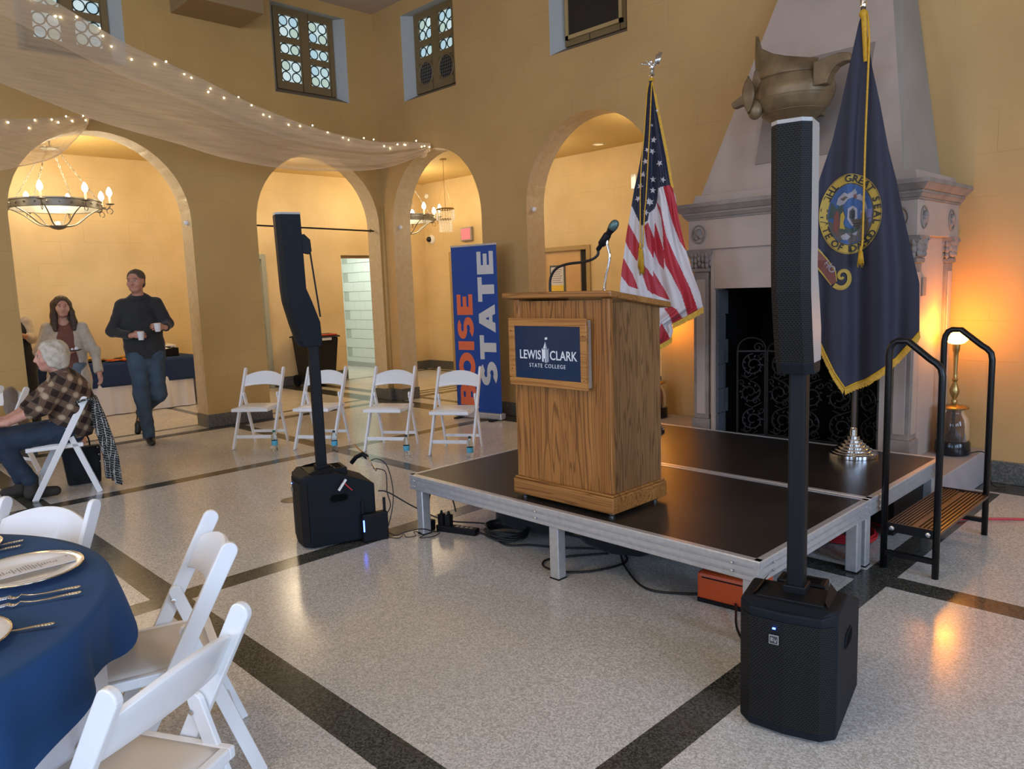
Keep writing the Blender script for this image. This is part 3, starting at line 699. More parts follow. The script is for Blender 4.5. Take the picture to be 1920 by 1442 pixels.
screen_panel(-3.17, 5.72, -2.98, 5.83, .73, True); screen_panel(-2.965, 5.835, -2.25, 5.84, .73, True); screen_panel(-2.235, 5.835, -2.04, 5.74, .73, True)

# bronzed ship-prow bracket on the hood
br = thing('prow_bracket', 'bronze coloured bracket shaped like an upturned ship bow fixed on the chimney hood', 'wall bracket', (-2.66, 5.60, 3.0))
def hull(u, v):          # u around (-1..1 side to side), v bottom(0)..top(1)
    a = (u - .5) * PI * 1.06
    prof = [(.10, -.36), (.145, -.27), (.25, -.18), (.285, -.11), (.29, -.05), (.255, .05)]
    t = v * (len(prof) - 1); k = min(int(t), len(prof) - 2); f = t - k
    r = prof[k][0] * (1 - f) + prof[k + 1][0] * f; z = prof[k][1] * (1 - f) + prof[k + 1][1] * f
    x = r * math.sin(a) * 1.0; y = -r * math.cos(a) * .95
    return (x, y + .02, z)
m = MB(); m.grid(hull, 36, 20); obj('bowl', m, M_BRONZE, br, smooth=True, solid=.012); m = MB()
tp_c = [(-.273, .398), (-.233, .357), (-.176, .263), (-.084, .20), (.015, .161), (.114, .137), (.212, .12)]
def horn_s(u, v):
    k = u * 6; i = min(int(k), 5); f = k - i; tx = tp_c[i][0] * (1 - f) + tp_c[i + 1][0] * f; tz = tp_c[i][1] * (1 - f) + tp_c[i + 1][1] * f
    a = -1.3 + 2.4 * u; bx = .258 * math.sin(a); by = -.245 * math.cos(a) + .02; bz = .04; w = v ** .8
    return (bx + (tx - bx) * w, by * (1 - .25 * v) - .04 * math.sin(PI * v) * .5, bz + (tz - bz) * v)
m.v = []; m = MB(); m.grid(horn_s, 30, 12); obj('upper_horn', m, M_BRONZE, br, smooth=True, solid=.022)
m = MB(); m.prism([(-.22, .12), (-.245, .02), (-.30, -.03), (-.41, -.083), (-.395, -.125), (-.30, -.11), (-.27, -.153), (-.23, -.18), (-.16, -.17), (-.16, .12)], Matrix.Translation((0, -.12, 0)) @ Matrix.Rotation(PI / 2, 4, 'X'), .06); obj('left_fin', m, M_BRONZE, br, bevel=.01)
m = MB(); arc = [(.24 + .0, -.03), (.24, .08), (.43, .105), (.46, .06)] + [(.455 - .13 * math.sin(t) * 1.0, .045 - .12 + .12 * math.cos(t)) for t in [k * PI / 2 / 6 for k in range(7)]]
m.prism([(.22, -.07), (.22, .09), (.40, .115), (.47, .10), (.48, .045), (.43, .05), (.38, .035), (.345, .0), (.325, -.04), (.315, -.07)], Matrix.Translation((0, -.08, -.01)) @ Matrix.Rotation(PI / 2, 4, 'X'), .09); obj('right_corbel', m, M_BRONZE, br, bevel=.006)
m = MB()
for vv, rr_ in ((.36, .0), (.62, .0)):
    m.tube([(Vector(hull(k / 30, vv)) * 1.01) for k in range(1, 30)], .006, 6)
obj('moulding_lines', m, M_BRONZE, br, smooth=True)
m = MB(); m.ball((-.20, -.20, -.17), .05, 12, 8, sc=(1.0, .8, 1.3)); m.grid(lambda u, v: (-.23 + .07 * math.sin(PI * v) * (u - .3) * 1.4, -.24 - .04 * math.sin(PI * v), -.2 + .27 * v), 6, 10); obj('cheek_leaf', m, M_BRONZE, br, smooth=True, solid=.014)
m = MB().cyl((0, -.02, -.36), (0, -.02, -.30), .09, .12, 20); m.bb(-.10, .10, 0, .34, -.20, .02); obj('wall_mount', m, M_BRONZE, br, bevel=.005)

# ------------------------------------------------------------------ stage
st = thing('stage', 'low portable stage of two black decks in ribbed aluminium frames on square legs', 'stage', (0, 0, 0))
SX0, SX1, SY0, SY1, SZ = -3.965, -1.50, 2.90, 5.335, .40
for k, (y0, y1) in enumerate(((SY0, 4.11), (4.125, SY1))):
    d = obj('deck_panel', MB().bb(SX0 + .03, SX1 - .03, y0 + .025, y1 - .025, SZ - .03, SZ - .002), M_DECK, st)
    f = MB()
    def rail(p, q, nrm):
        a = Vector(p); b = Vector(q); n_ = Vector(nrm)
        prof = [(.03, 0), (0, 0), (-.004, -.006), (-.004, -.026), (.004, -.030), (.004, -.036), (-.004, -.040), (-.004, -.062), (.004, -.066), (.004, -.072), (-.004, -.076), (-.004, -.094), (0, -.098), (.03, -.098)]
        V = [e + n_ * (-o_) + Vector((0, 0, SZ + z)) for e in (a, b) for o_, z in prof]; n = len(prof)
        f.add(V, [(i, i + 1, n + i + 1, n + i) for i in range(n - 1)] + [(n - 1, 0, n, 2 * n - 1), tuple(range(n)), tuple(range(n, 2 * n))[::-1]])
    rail((SX0, y0, 0), (SX1, y0, 0), (0, -1, 0)); rail((SX0, y1, 0), (SX1, y1, 0), (0, 1, 0)); rail((SX0, y0, 0), (SX0, y1, 0), (-1, 0, 0)); rail((SX1, y0, 0), (SX1, y1, 0), (1, 0, 0))
    obj('deck_frame', f, M_ALU, d)
    sc = MB()
    for x in (SX0 + .06, (SX0 + SX1) / 2 - .09, SX1 - .13):
        for z in (SZ - .033, SZ - .069): sc.ball((x, y0 - .005, z), .006, 8, 5)
    for y in (y0 + .12, y1 - .12):
        for z in (SZ - .033, SZ - .069): sc.ball((SX1 + .005, y, z), .006, 8, 5)
    obj('frame_screws', sc, M_STEEL, d)
lg = MB().bb(-.032, .032, -.032, .032, 0, .305)
lsrc = None
for x in (SX0 + .065, (SX0 + SX1) / 2 + .02, SX1 - .06):
    for y in (SY0 + .05, 4.06, 4.18, SY1 - .06):
        if lsrc is None: lsrc = obj('leg', lg, M_ALU, st, bevel=.006); lsrc.location = (x, y, 0); g_ = obj('foot_pad', MB().bb(-.033, .033, -.033, .033, 0, .008), M_BLK, lsrc)
        else:
            l2 = inst(lsrc, st, (x, y, 0)); inst(g_, l2)
# cross braces under the decks
m = MB()
for y in (3.5, 4.75): m.bb(SX0 + .03, SX1 - .03, y - .03, y + .03, SZ - .09, SZ - .035)
obj('cross_beam', m, M_ALU, st)
m = MB(); m.bb(-1.62, -1.58, 4.72, 5.30, .02, .30); m.bb(-3.0, -1.62, 5.28, 5.31, .02, .3); tag(obj('black_skirt_board', m, M_BLK), 'black board standing under the back right of the stage', 'board')

# steps with two looped handrails
sp = thing('stage_steps', 'black steel step unit with ribbed brown tread and two tall looped handrails', 'steps', (0, 0, 0))
def hoop(y):
    xa, xb = -1.46, -1.20
    P = [(xa, y, 0), (xa, y, 1.17)] + [(xa + .045 - .045 * math.cos(t), y, 1.17 + .075 * math.sin(t)) for t in (.5, 1.0, 1.5)] + [(xa + .09, y, 1.245), (xb - .06, y, 1.155)] + [(xb - .03, y, 1.135), (xb - .008, y, 1.11), (xb, y, 1.07), (xb, y, 0)]
    return P
for y in (4.22, 5.14):
    h = obj('handrail', MB().tube(hoop(y), .0175, 10), M_BLKM, sp, smooth=True)
    m = MB(); m.bar((-1.46, y, .09), (-1.20, y, .09), .026, .026); obj('foot_brace', m, M_BLKM, h)
    m = MB(); m.bar((-1.46, y, .235), (-1.20, y, .235), .012, .05); obj('tread_bracket', m, M_BLKM, h)
    s = MB()
    for x in (-1.415, -1.235): s.ball((x, y - .02 if y < 5 else y + .02, .235), .014, 10, 6, sc=(1, .6, 1))
    obj('bolt', s, M_STEEL, h)
m = MB(); m.bb(-1.455, -1.185, 4.235, 5.125, .235, .25); tr = obj('tread', m, mat('brown_laminate_tread', (0.085, 0.036, 0.017), 0.25, spec=.5, noise=(12, (0.06, 0.025, 0.012), 4, .4, .7)), sp)
rb = MB()
for k in range(9): rb.bb(-.004, .004, -.445, .445, .0, .006)
rsrc = None
for x in [-1.445 + .017 * k for k in range(7)] + [-1.30 + .02 * k for k in range(6)]:
    q = MB().bb(-.0045, .0045, -.444, .444, 0, .006)
    if rsrc is None: rsrc = obj('grip_rib', q, MT['brown_laminate_tread'], tr); rsrc.location = (x, 4.68, .25)
    else: inst(rsrc, tr, (x, 4.68, .25))

# ------------------------------------------------------------------ lectern
PX0, PX1, PY0, PY1 = -3.05, -2.365, 3.0, 3.44
pd = thing('lectern', 'oak veneer lectern with a navy sign on its front standing on the stage', 'lectern', (0, 0, 0))
m = MB(); m.bb(PX0 - .02, PX1 + .02, PY0 - .02, PY1 + .02, .418, .505); obj('plinth', m, M_OAKH, pd, bevel=.006)
m = MB(); m.bb(PX0 - .013, PX1 + .013, PY0 - .013, PY1 + .013, .505, .517); obj('plinth_moulding', m, M_OAKH, pd, bevel=.005)
m = MB(); m.bb(PX0 + .045, PX1 - .045, PY0 + .004, PY0 + .02, .517, 1.515); obj('front_panel', m, M_OAK, pd)
m = MB(); m.bb(PX1 - .02, PX1 - .004, PY0 + .02, PY1, .517, 1.50); 
zf, zb = 1.53, 1.50
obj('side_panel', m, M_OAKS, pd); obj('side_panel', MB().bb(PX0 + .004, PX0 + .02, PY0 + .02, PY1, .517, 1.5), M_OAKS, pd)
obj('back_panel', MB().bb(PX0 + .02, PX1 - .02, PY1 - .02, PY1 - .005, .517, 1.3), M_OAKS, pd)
for x0, x1 in ((PX0, PX0 + .05), (PX1 - .05, PX1)): obj('corner_stile', MB().bb(x0, x1, PY0, PY0 + .03, .517, 1.525), M_OAK, pd, bevel=.004)
# slanted top, front edge high, falling towards the speaker
m = MB(); zt0, zt1 = 1.565, 1.487
V = [(PX0 - .04, PY0 - .045, zt0), (PX1 + .045, PY0 - .045, zt0), (PX1 + .045, PY1 + .04, zt1), (PX0 - .04, PY1 + .04, zt1)]
V = [(x, y, z - .032) for x, y, z in V] + V
m.add(V, [(3, 2, 1, 0), (4, 5, 6, 7), (0, 1, 5, 4), (1, 2, 6, 5), (2, 3, 7, 6), (3, 0, 4, 7)]); obj('top_board', m, M_OAKH, pd, bevel=.007)
for x in (PX0 + .03, PX1 - .03):
    for y in (PY0 + .03, PY1 - .03): obj('glide', MB().cyl((x, y, .40), (x, y, .42), .016, .02, 12), M_STEEL, pd)
# sign box
SG0, SG1, SGZ0, SGZ1 = -3.035, -2.475, 1.055, 1.425
sg = thing('lectern_sign', 'framed navy sign with white lettering on the lectern front', 'sign', (0, 0, 0))
yq = PY0 - .052
m = MB(); m.bb(SG0 + .01, SG1 - .01, yq + .012, PY0, SGZ0 + .01, SGZ1 - .01); obj('sign_box', m, mat('raw_board_edge', (0.34, 0.26, 0.2), .7), sg)
fm = MB(); t = .042
for a, b, c, d in ((SG0, SG1, SGZ1 - t, SGZ1), (SG0, SG1, SGZ0, SGZ0 + t), (SG0, SG0 + t, SGZ0 + t, SGZ1 - t), (SG1 - t, SG1, SGZ0 + t, SGZ1 - t)): fm.bb(a, b, yq, yq + .016, c, d)
fr_ = obj('sign_frame', fm, M_OAKF, sg, bevel=.003)
s_ = MB()
for x, z in ((SG0 + .02, SGZ0 + .09), (SG0 + .02, SGZ1 - .07), (SG1 - .02, SGZ1 - .09), (SG1 - .02, SGZ0 + .05)): s_.ball((x, yq, z), .003, 6, 4)
obj('frame_screws', s_, M_BLK, fr_)
sf = obj('sign_face', MB().bb(SG0 + t - .002, SG1 - t + .002, yq + .008, yq + .014, SGZ0 + t - .002, SGZ1 - t + .002), M_SIGN, sg)
cx = (SG0 + SG1) / 2; cz = (SGZ0 + SGZ1) / 2
Mt = lambda x, z, sx=1.0: Matrix.Translation((x, yq + .0065, z)) @ Matrix.Rotation(PI / 2, 4, 'X') @ Matrix.Diagonal((sx, 1, 1, 1))
def fit(s, w, h, x, z, y=None, off=0.0, sp=1.0, M0=None, depth=.0016):
    mb = text_mesh(s, 1.0, Matrix.Identity(4), depth, off, sp)
    xs = [v[0] for v in mb.v]; ys = [v[1] for v in mb.v]
    sx = w / (max(xs) - min(xs)); sy = h / (max(ys) - min(ys)); mx = (max(xs) + min(xs)) / 2; my = (max(ys) + min(ys)) / 2
    mb.v = [(M0(x, z) @ Vector(((v[0] - mx) * sx, (v[1] - my) * sy, v[2]))) for v in mb.v]
    return mb
MM = lambda x, z: Matrix.Translation((x, yq + .0065, z)) @ Matrix.Rotation(PI / 2, 4, 'X')
obj('lettering', fit('LEWIS', .158, .050, SG0 + t + .116, cz - .012, off=.010, sp=1.02, M0=MM), M_SIGNW, sf)
obj('lettering', fit('CLARK', .190, .050, SG1 - t - .120, cz - .012, off=.010, sp=1.02, M0=MM), M_SIGNW, sf)
obj('lettering', fit('STATE COLLEGE', .262, .021, cx + .0, cz - .070, off=.0, sp=1.3, M0=MM), M_SIGNW, sf)
tw = MB(); Q = MM(SG0 + t + .229, cz - .012)
def tp(poly, q=tw): q.prism(poly, Q, .0012)
tp([(-.025, -.035), (-.014, -.037), (-.014, -.018), (-.006, -.018), (-.006, -.037), (0, -.042), (0, .032), (-.02, .030), (-.022, .036), (-.026, .036), (-.025, .02)])
tp([(-.016, .034), (0, .072), (0, .034)])
tp([(-.002, .082), (.016, .084), (.016, .096), (-.002, .094)])
obj('tower_emblem', tw, M_SIGNW, sf)
tw = MB()
tp([(.002, -.042), (.023, -.035), (.023, .028), (.026, .036), (.02, .036), (.018, .030), (.002, .034)], tw); tp([(.001, .034), (.001, .070), (.014, .034)], tw)
em = obj('tower_shade', tw, mat('grey_sign_print', (0.30, 0.33, 0.38), .5), sf)
# gooseneck cable + microphone stand on the lectern
mc = thing('microphone_stand', 'short chrome microphone stand with black microphone and cable on lectern top', 'microphone', (0, 0, 0))
obj('chrome_tube', MB().tube(spline([(-2.552, 3.2, 1.53), (-2.545, 3.2, 1.62), (-2.52, 3.2, 1.70), (-2.512, 3.2, 1.745), (-2.527, 3.2, 1.80), (-2.528, 3.2, 1.835)], 5), .0075, 10), M_CHROME, mc, smooth=True)
obj('tube_collar', MB().lathe([(.03, 0), (.03, .008), (.014, .014), (.0085, .05)], (-2.554, 3.2, 1.525), 16), M_CHROME, mc, smooth=True, autos=40)
d_ = (Vector((-2.472, 3.2, 1.905)) - Vector((-2.592, 3.2, 1.775))); d_.normalize(); b_ = Vector((-2.592, 3.2, 1.775))
mk = obj('microphone_body', MB().lathe([(.011, 0), (.0125, .004), (.0125, .03), (.0145, .05), (.0175, .125), (.021, .135), (.021, .140)], b_, 18, axis=d_), M_BLK, mc, smooth=True, autos=40)
obj('microphone_head', MB().lathe([(.021, .14), (.0235, .143), (.0245, .155), (.0245, .162), (.023, .175), (.017, .187), (.008, .193), (.0, .194)], b_, 18, axis=d_), mat('green_grey_mesh', (0.10, 0.16, 0.15), .4, metal=.6, bump=(500, .5, .001)), mk, smooth=True)
obj('microphone_clip', MB().lathe([(.018, .035), (.021, .04), (.021, .10), (.018, .105)], b_, 14, axis=d_).bar((-2.528, 3.2, 1.83), (-2.545, 3.2, 1.80), .02, .02), M_BLK, mc, smooth=True, autos=40)
tag(obj('microphone_cable', MB().tube(spline([(-2.59, 3.2, 1.777), (-2.588, 3.195, 1.75), (-2.62, 3.19, 1.728), (-2.69, 3.19, 1.716), (-2.80, 3.19, 1.71), (-2.88, 3.19, 1.69), (-2.925, 3.19, 1.645), (-2.935, 3.19, 1.585), (-2.93, 3.19, 1.55)], 7), .0075, 8), M_CABLE, smooth=True), 'thick black cable curving from the microphone down to the lectern top', 'cable')

# ------------------------------------------------------------------ pull-up banner
BW = .69; bl0 = Vector((-7.20, 6.07, 0)); bdir = Vector((.86, .15, 0)).normalized()
bn = thing('pull_up_banner', 'tall blue roll up banner with orange and white sideways lettering behind the chairs', 'banner', (-6.87, 6.13, 0), math.atan2(bdir.y, bdir.x))
BH = 2.10
obj('banner_base', MB().bb(-BW / 2 - .02, BW / 2 + .02, -.05, .05, .012, .085), M_ALU, bn, bevel=.012)
obj('base_feet', MB().bb(-.3, -.24, -.14, .14, 0, .014).bb(.24, .3, -.14, .14, 0, .014), M_BLK, bn)
sh = obj('banner_sheet', MB().bb(-BW / 2, BW / 2, -.002, .0, .08, BH), M_BB, bn)
obj('top_rail', MB().bb(-BW / 2 - .005, BW / 2 + .005, -.008, .008, BH - .012, BH + .012), M_ALU, bn, bevel=.004)
obj('support_pole', MB().cyl((0, .03, .05), (0, .03, BH), .008), M_ALU, bn)
GL = {  # heavy block capitals in a unit box, drawn as outlines (counter shapes bridged)
 'I': [[(0, 0), (.34, 0), (.34, 1), (0, 1)]],
 'E': [[(0, 0), (.8, 0), (.8, .25), (.32, .25), (.32, .385), (.72, .385), (.72, .615), (.32, .615), (.32, .75), (.8, .75), (.8, 1), (0, 1)]],
 'T': [[(.27, 0), (.6, 0), (.6, .74), (.87, .74), (.87, 1), (0, 1), (0, .74), (.27, .74)]],
}
def ringpoly(o, i): return (o, i)
def glyph(ch):
    """returns list of quads/polys in unit box and advance"""
    if ch in GL: return GL[ch], max(p[0] for p in GL[ch][0])
    arc = lambda cx, cy, rx, ry, a0, a1, n=14: [(cx + rx * math.cos(math.radians(a0 + (a1 - a0) * k / n)), cy + ry * math.sin(math.radians(a0 + (a1 - a0) * k / n))) for k in range(n + 1)]
    def strip(A, B): return [[A[k], A[k + 1], B[k + 1], B[k]] for k in range(len(A) - 1)]
    if ch == 'O': return strip(arc(.55, .5, .55, .52, 0, 360, 32), arc(.55, .5, .23, .25, 0, 360, 32)), 1.1
    if ch == 'A': return [[(0, 0), (.34, 0), (.60, 1), (.34, 1)], [(1.0, 0), (.66, 0), (.40, 1), (.66, 1)], [(.26, .17), (.74, .17), (.68, .38), (.32, .38)]], 1.0
    if ch == 'B':
        q = [[(0, 0), (.32, 0), (.32, 1), (0, 1)]]
        q += strip(arc(.55, .735, .30, .265, 90, -90), arc(.50, .735, .05, .07, 90, -90)); q += strip(arc(.57, .275, .34, .275, 90, -90), arc(.50, .275, .07, .07, 90, -90))
        q += [[(.3, .805), (.51, .805), (.56, 1), (.3, 1)], [(.3, .47), (.56, .47), (.51, .665), (.3, .665)], [(.3, .345), (.51, .345), (.58, .55), (.3, .55)], [(.3, 0), (.58, 0), (.51, .205), (.3, .205)]]
        return q, .9
    if ch == 'S':
        A = arc(.42, .70, .42, .32, 35, 180, 12) + arc(.44, .66, .44, .26, 190, 262, 5) + arc(.42, .33, .14, .11, 75, 0, 5) + arc(.42, .32, .14, .10, -10, -140, 8)
        B = arc(.42, .70, .13, .10, 35, 180, 12) + arc(.44, .66, .14, .04, 190, 262, 5) + arc(.44, .33, .42, .30, 75, 0, 5) + arc(.42, .32, .44, .34, -10, -140, 8)
        return strip(A, B), .84
def word(s, L, Hh, M, mi_mat, parent, track=.10):
    adv = 0; items = []
    for ch in s:
        q, w = glyph(ch); items.append((q, adv)); adv += w + track
    adv -= track; sx = L / adv
    for q, a in items:
        mb = MB()
        for k, poly in enumerate(q): mb.prism([((p[0] + a) * sx, p[1] * Hh) for p in poly], M @ Matrix.Translation((0, 0, .0001 * (k % 3))), .0012)
        obj('letter', mb, mi_mat, parent)
# lettering reads upwards: letter x axis -> +Z, letter y axis -> -X (towards the left)
def Mup(x, z): return Matrix(((0, -1, 0, x), (0, 0, -1, -.0022), (1, 0, 0, z), (0, 0, 0, 1)))
word('BOISE', 1.36, .245, Mup(-.04, .16), M_BO, sh); word('STATE', 1.60, .245, Mup(.295, .42), M_BW, sh)

# ------------------------------------------------------------------ folding chairs
def make_chair(label, pad):
    t = thing('folding_chair', label, 'chair')
    zt = .795
    def PY(z): return .22 - .42 * z / .79
    for sx in (-1, 1):
        x = sx * .213
        prof = []
        m = MB(); a = Vector((x, PY(0), 0)); b = Vector((x, PY(zt), zt)); d = (b - a).normalized(); n = Vector((0, d.z, -d.y)); hw = .0275
        P = [a + n * hw * .8, a - n * hw * .8, b - n * hw] + [b - n * hw * math.cos(k * PI / 8) + d * hw * math.sin(k * PI / 8) for k in range(1, 8)] + [b + n * hw]
        m.add([p + Vector((-.011, 0, 0)) for p in P] + [p + Vector((.011, 0, 0)) for p in P], [tuple(range(len(P))), tuple(range(len(P), 2 * len(P)))[::-1]] + [(i, (i + 1) % len(P), len(P) + (i + 1) % len(P), len(P) + i) for i in range(len(P))])
        lp = obj('post', m, M_WHITE, t, bevel=.004)
        obj('foot_cap', MB().box((x, PY(.006), .006), (.024, .034, .012)), M_CAP, lp)
        x2 = sx * .187; m = MB(); a = Vector((x2, -.25, 0)); b = Vector((x2, PY(.55) + .012, .55)); d = (b - a).normalized(); n = Vector((0, d.z, -d.y)); hw = .022
        P = [a + n * hw, a - n * hw, b - n * hw] + [b - n * hw * math.cos(k * PI / 8) + d * hw * math.sin(k * PI / 8) for k in range(1, 8)] + [b + n * hw]
        m.add([p + Vector((-.009, 0, 0)) for p in P] + [p + Vector((.009, 0, 0)) for p in P], [tuple(range(len(P))), tuple(range(len(P), 2 * len(P)))[::-1]] + [(i, (i + 1) % len(P), len(P) + (i + 1) % len(P), len(P) + i) for i in range(len(P))])
        rl = obj('rear_leg', m, M_WHITE, t, bevel=.003)
        obj('pivot_screw', MB().lathe([(.008, 0), (.008, .002), (.004, .003)], (x2 - sx * .0095, PY(.52) + .006, .52), 12, axis=(-sx, 0, 0)).lathe([(.008, 0), (.008, .002)], (x2 + sx * .0095, PY(.52) + .006, .52), 12, axis=(sx, 0, 0)), M_STEEL, rl)
    # arched, bowed back slab
    def back(u, v):
        x = (u - .5) * .404; s = 1 - (2 * u - 1) ** 2
        z0 = .625 + .018 * s; z1 = .735 + .045 * s; z = z0 + (z1 - z0) * v
        return (x, PY(z) - .028 * s, z)
    obj('back_slab', MB().grid(back, 14, 4), M_WHITE, t, smooth=True, solid=.018, bevel=.004)
    m = MB(); z = .425
    m.bb(-.175, .175, .215, .245, z - .022, z + .012); m.bb(-.175, .175, -.165, -.135, z - .022, z + .012); m.bb(-.196, -.170, -.165, .245, z - .022, z + .012); m.bb(.170, .196, -.165, .245, z - .022, z + .012)
    fr = obj('seat_frame', m, M_WHITE, t, bevel=.006)
    m = MB(); m.grid(lambda u, v: ((u - .5) * .345, -.135 + .35 * v, z + .006 + (.016 * (1 - (2 * u - 1) ** 6) * (1 - (2 * v - 1) ** 6))), 12, 12); obj('seat_pad', m, M_CUSH if pad else M_WHITE, t, smooth=True, solid=.008)
    obj('front_stretcher', MB().bar((-.203, PY(.125), .125), (.203, PY(.125), .125), .012, .036), M_WHITE, t, bevel=.003)
    obj('rear_stretcher', MB().bar((-.18, -.205, .12), (.18, -.205, .12), .012, .03), M_WHITE, t, bevel=.003)
    obj('mid_stretcher', MB().bar((-.18, -.12, .385), (.18, -.12, .385), .014, .024), M_WHITE, t, bevel=.003)
    return t
def fwd(a, b):      # width vector left-foot -> right-foot as seen from the camera; the chair looks to the camera side
    w = Vector((b[0] - a[0], b[1] - a[1])); f = Vector((w.y, -w.x)).normalized()
    return f
row = [((-7.661, 3.355), (-7.315, 3.641), 'white folding chair at the far left of the row, clear of the speaker column'),
       ((-7.114, 3.758), (-6.73, 4.009), 'white folding chair partly hidden behind the thin speaker pole'),
       ((-6.411, 4.152), (-6.042, 4.395), 'white folding chair in front of the corner pier, right of the speaker pole'),
       ((-5.717, 4.46), (-5.386, 4.678), 'white folding chair overlapping the blue banner, nearest the lectern')]
c_row = None
for a, b, lab in row:
    f = fwd(a, b); mid = Vector(((a[0] + b[0]) / 2, (a[1] + b[1]) / 2)); o_ = mid - f * .20; rz = math.atan2(f.y, f.x) - PI / 2
    if c_row is None: c_row = make_chair(lab, False); c_row.location = (o_.x, o_.y, 0); c_row.rotation_euler = (0, 0, rz); c_row['group'] = 'folding chairs in the row behind the speaker'
    else: dup(c_row, (o_.x, o_.y, 0), rz, lab)
tabs = [((-3.33, .56), (.54, -.84), 'white folding chair with its back to the room behind the round table'),
        ((-2.58, .835), (-.27, -.96), 'padded white folding chair at the right of the round table, seat under the cloth'),
        ((-1.905, .50), (-.876, -.48), 'padded white folding chair nearest the camera at the bottom of the view')]
c_tab = None
for p, f, lab in tabs:
    rz = math.atan2(f[1], f[0]) - PI / 2
    if c_tab is None: c_tab = make_chair(lab, True); c_tab.location = (*p, 0); c_tab.rotation_euler = (0, 0, rz); c_tab['group'] = 'folding chairs around the round table'
    else: dup(c_tab, (*p, 0), rz, lab)
rzS = math.atan2(-.98, -.2) - PI / 2
dup(c_row, (-7.17, 1.65, 0), rzS, 'white folding chair the plaid shirted man sits on, tweed coat on its back', 'folding chairs at the far table')
dup(c_row, (-8.40, 1.42, 0), rzS + .5, 'white folding chair beyond the seated man with a taupe jacket on it', 'folding chairs at the far table')

# ------------------------------------------------------------------ water bottles
def bottle(label, cap):
    t = thing('water_bottle', label, 'bottle', group='water bottles on the floor by the chairs')
    pr = [(.0, .004), (.024, 0), (.030, .008), (.031, .03), (.028, .05), (.031, .07), (.031, .115), (.028, .125), (.031, .14), (.026, .165), (.014, .185), (.0125, .195), (.0125, .205)]
    obj('bottle_body', MB().lathe(pr, (0, 0, 0), 18), M_PET, t, smooth=True)
    obj('bottle_label', MB().lathe([(.0315, .06), (.0322, .062), (.0322, .108), (.0315, .11)], (0, 0, 0), 18, cap=False), M_LABELB, t, smooth=True)
    obj('bottle_cap', MB().lathe([(.0145, .195), (.0145, .212), (.012, .214), (0, .214)], (0, 0, 0), 16), cap, t)
    return t
bt = bottle('small water bottle with green cap by the leftmost chair of the row', M_GREEN); bt.location = (-7.235, 3.606, 0)
b0 = bottle('small water bottle with dark cap seen just above the left speaker box', M_CAPD); b0.location = (-6.688, 3.978, 0)
dup(b0, (-5.88, 4.281, 0), .4, 'small water bottle by the chair right of the speaker pole'); dup(b0, (-5.309, 4.596, 0), .9, 'small water bottle nearest the stage, by the chair at the banner')

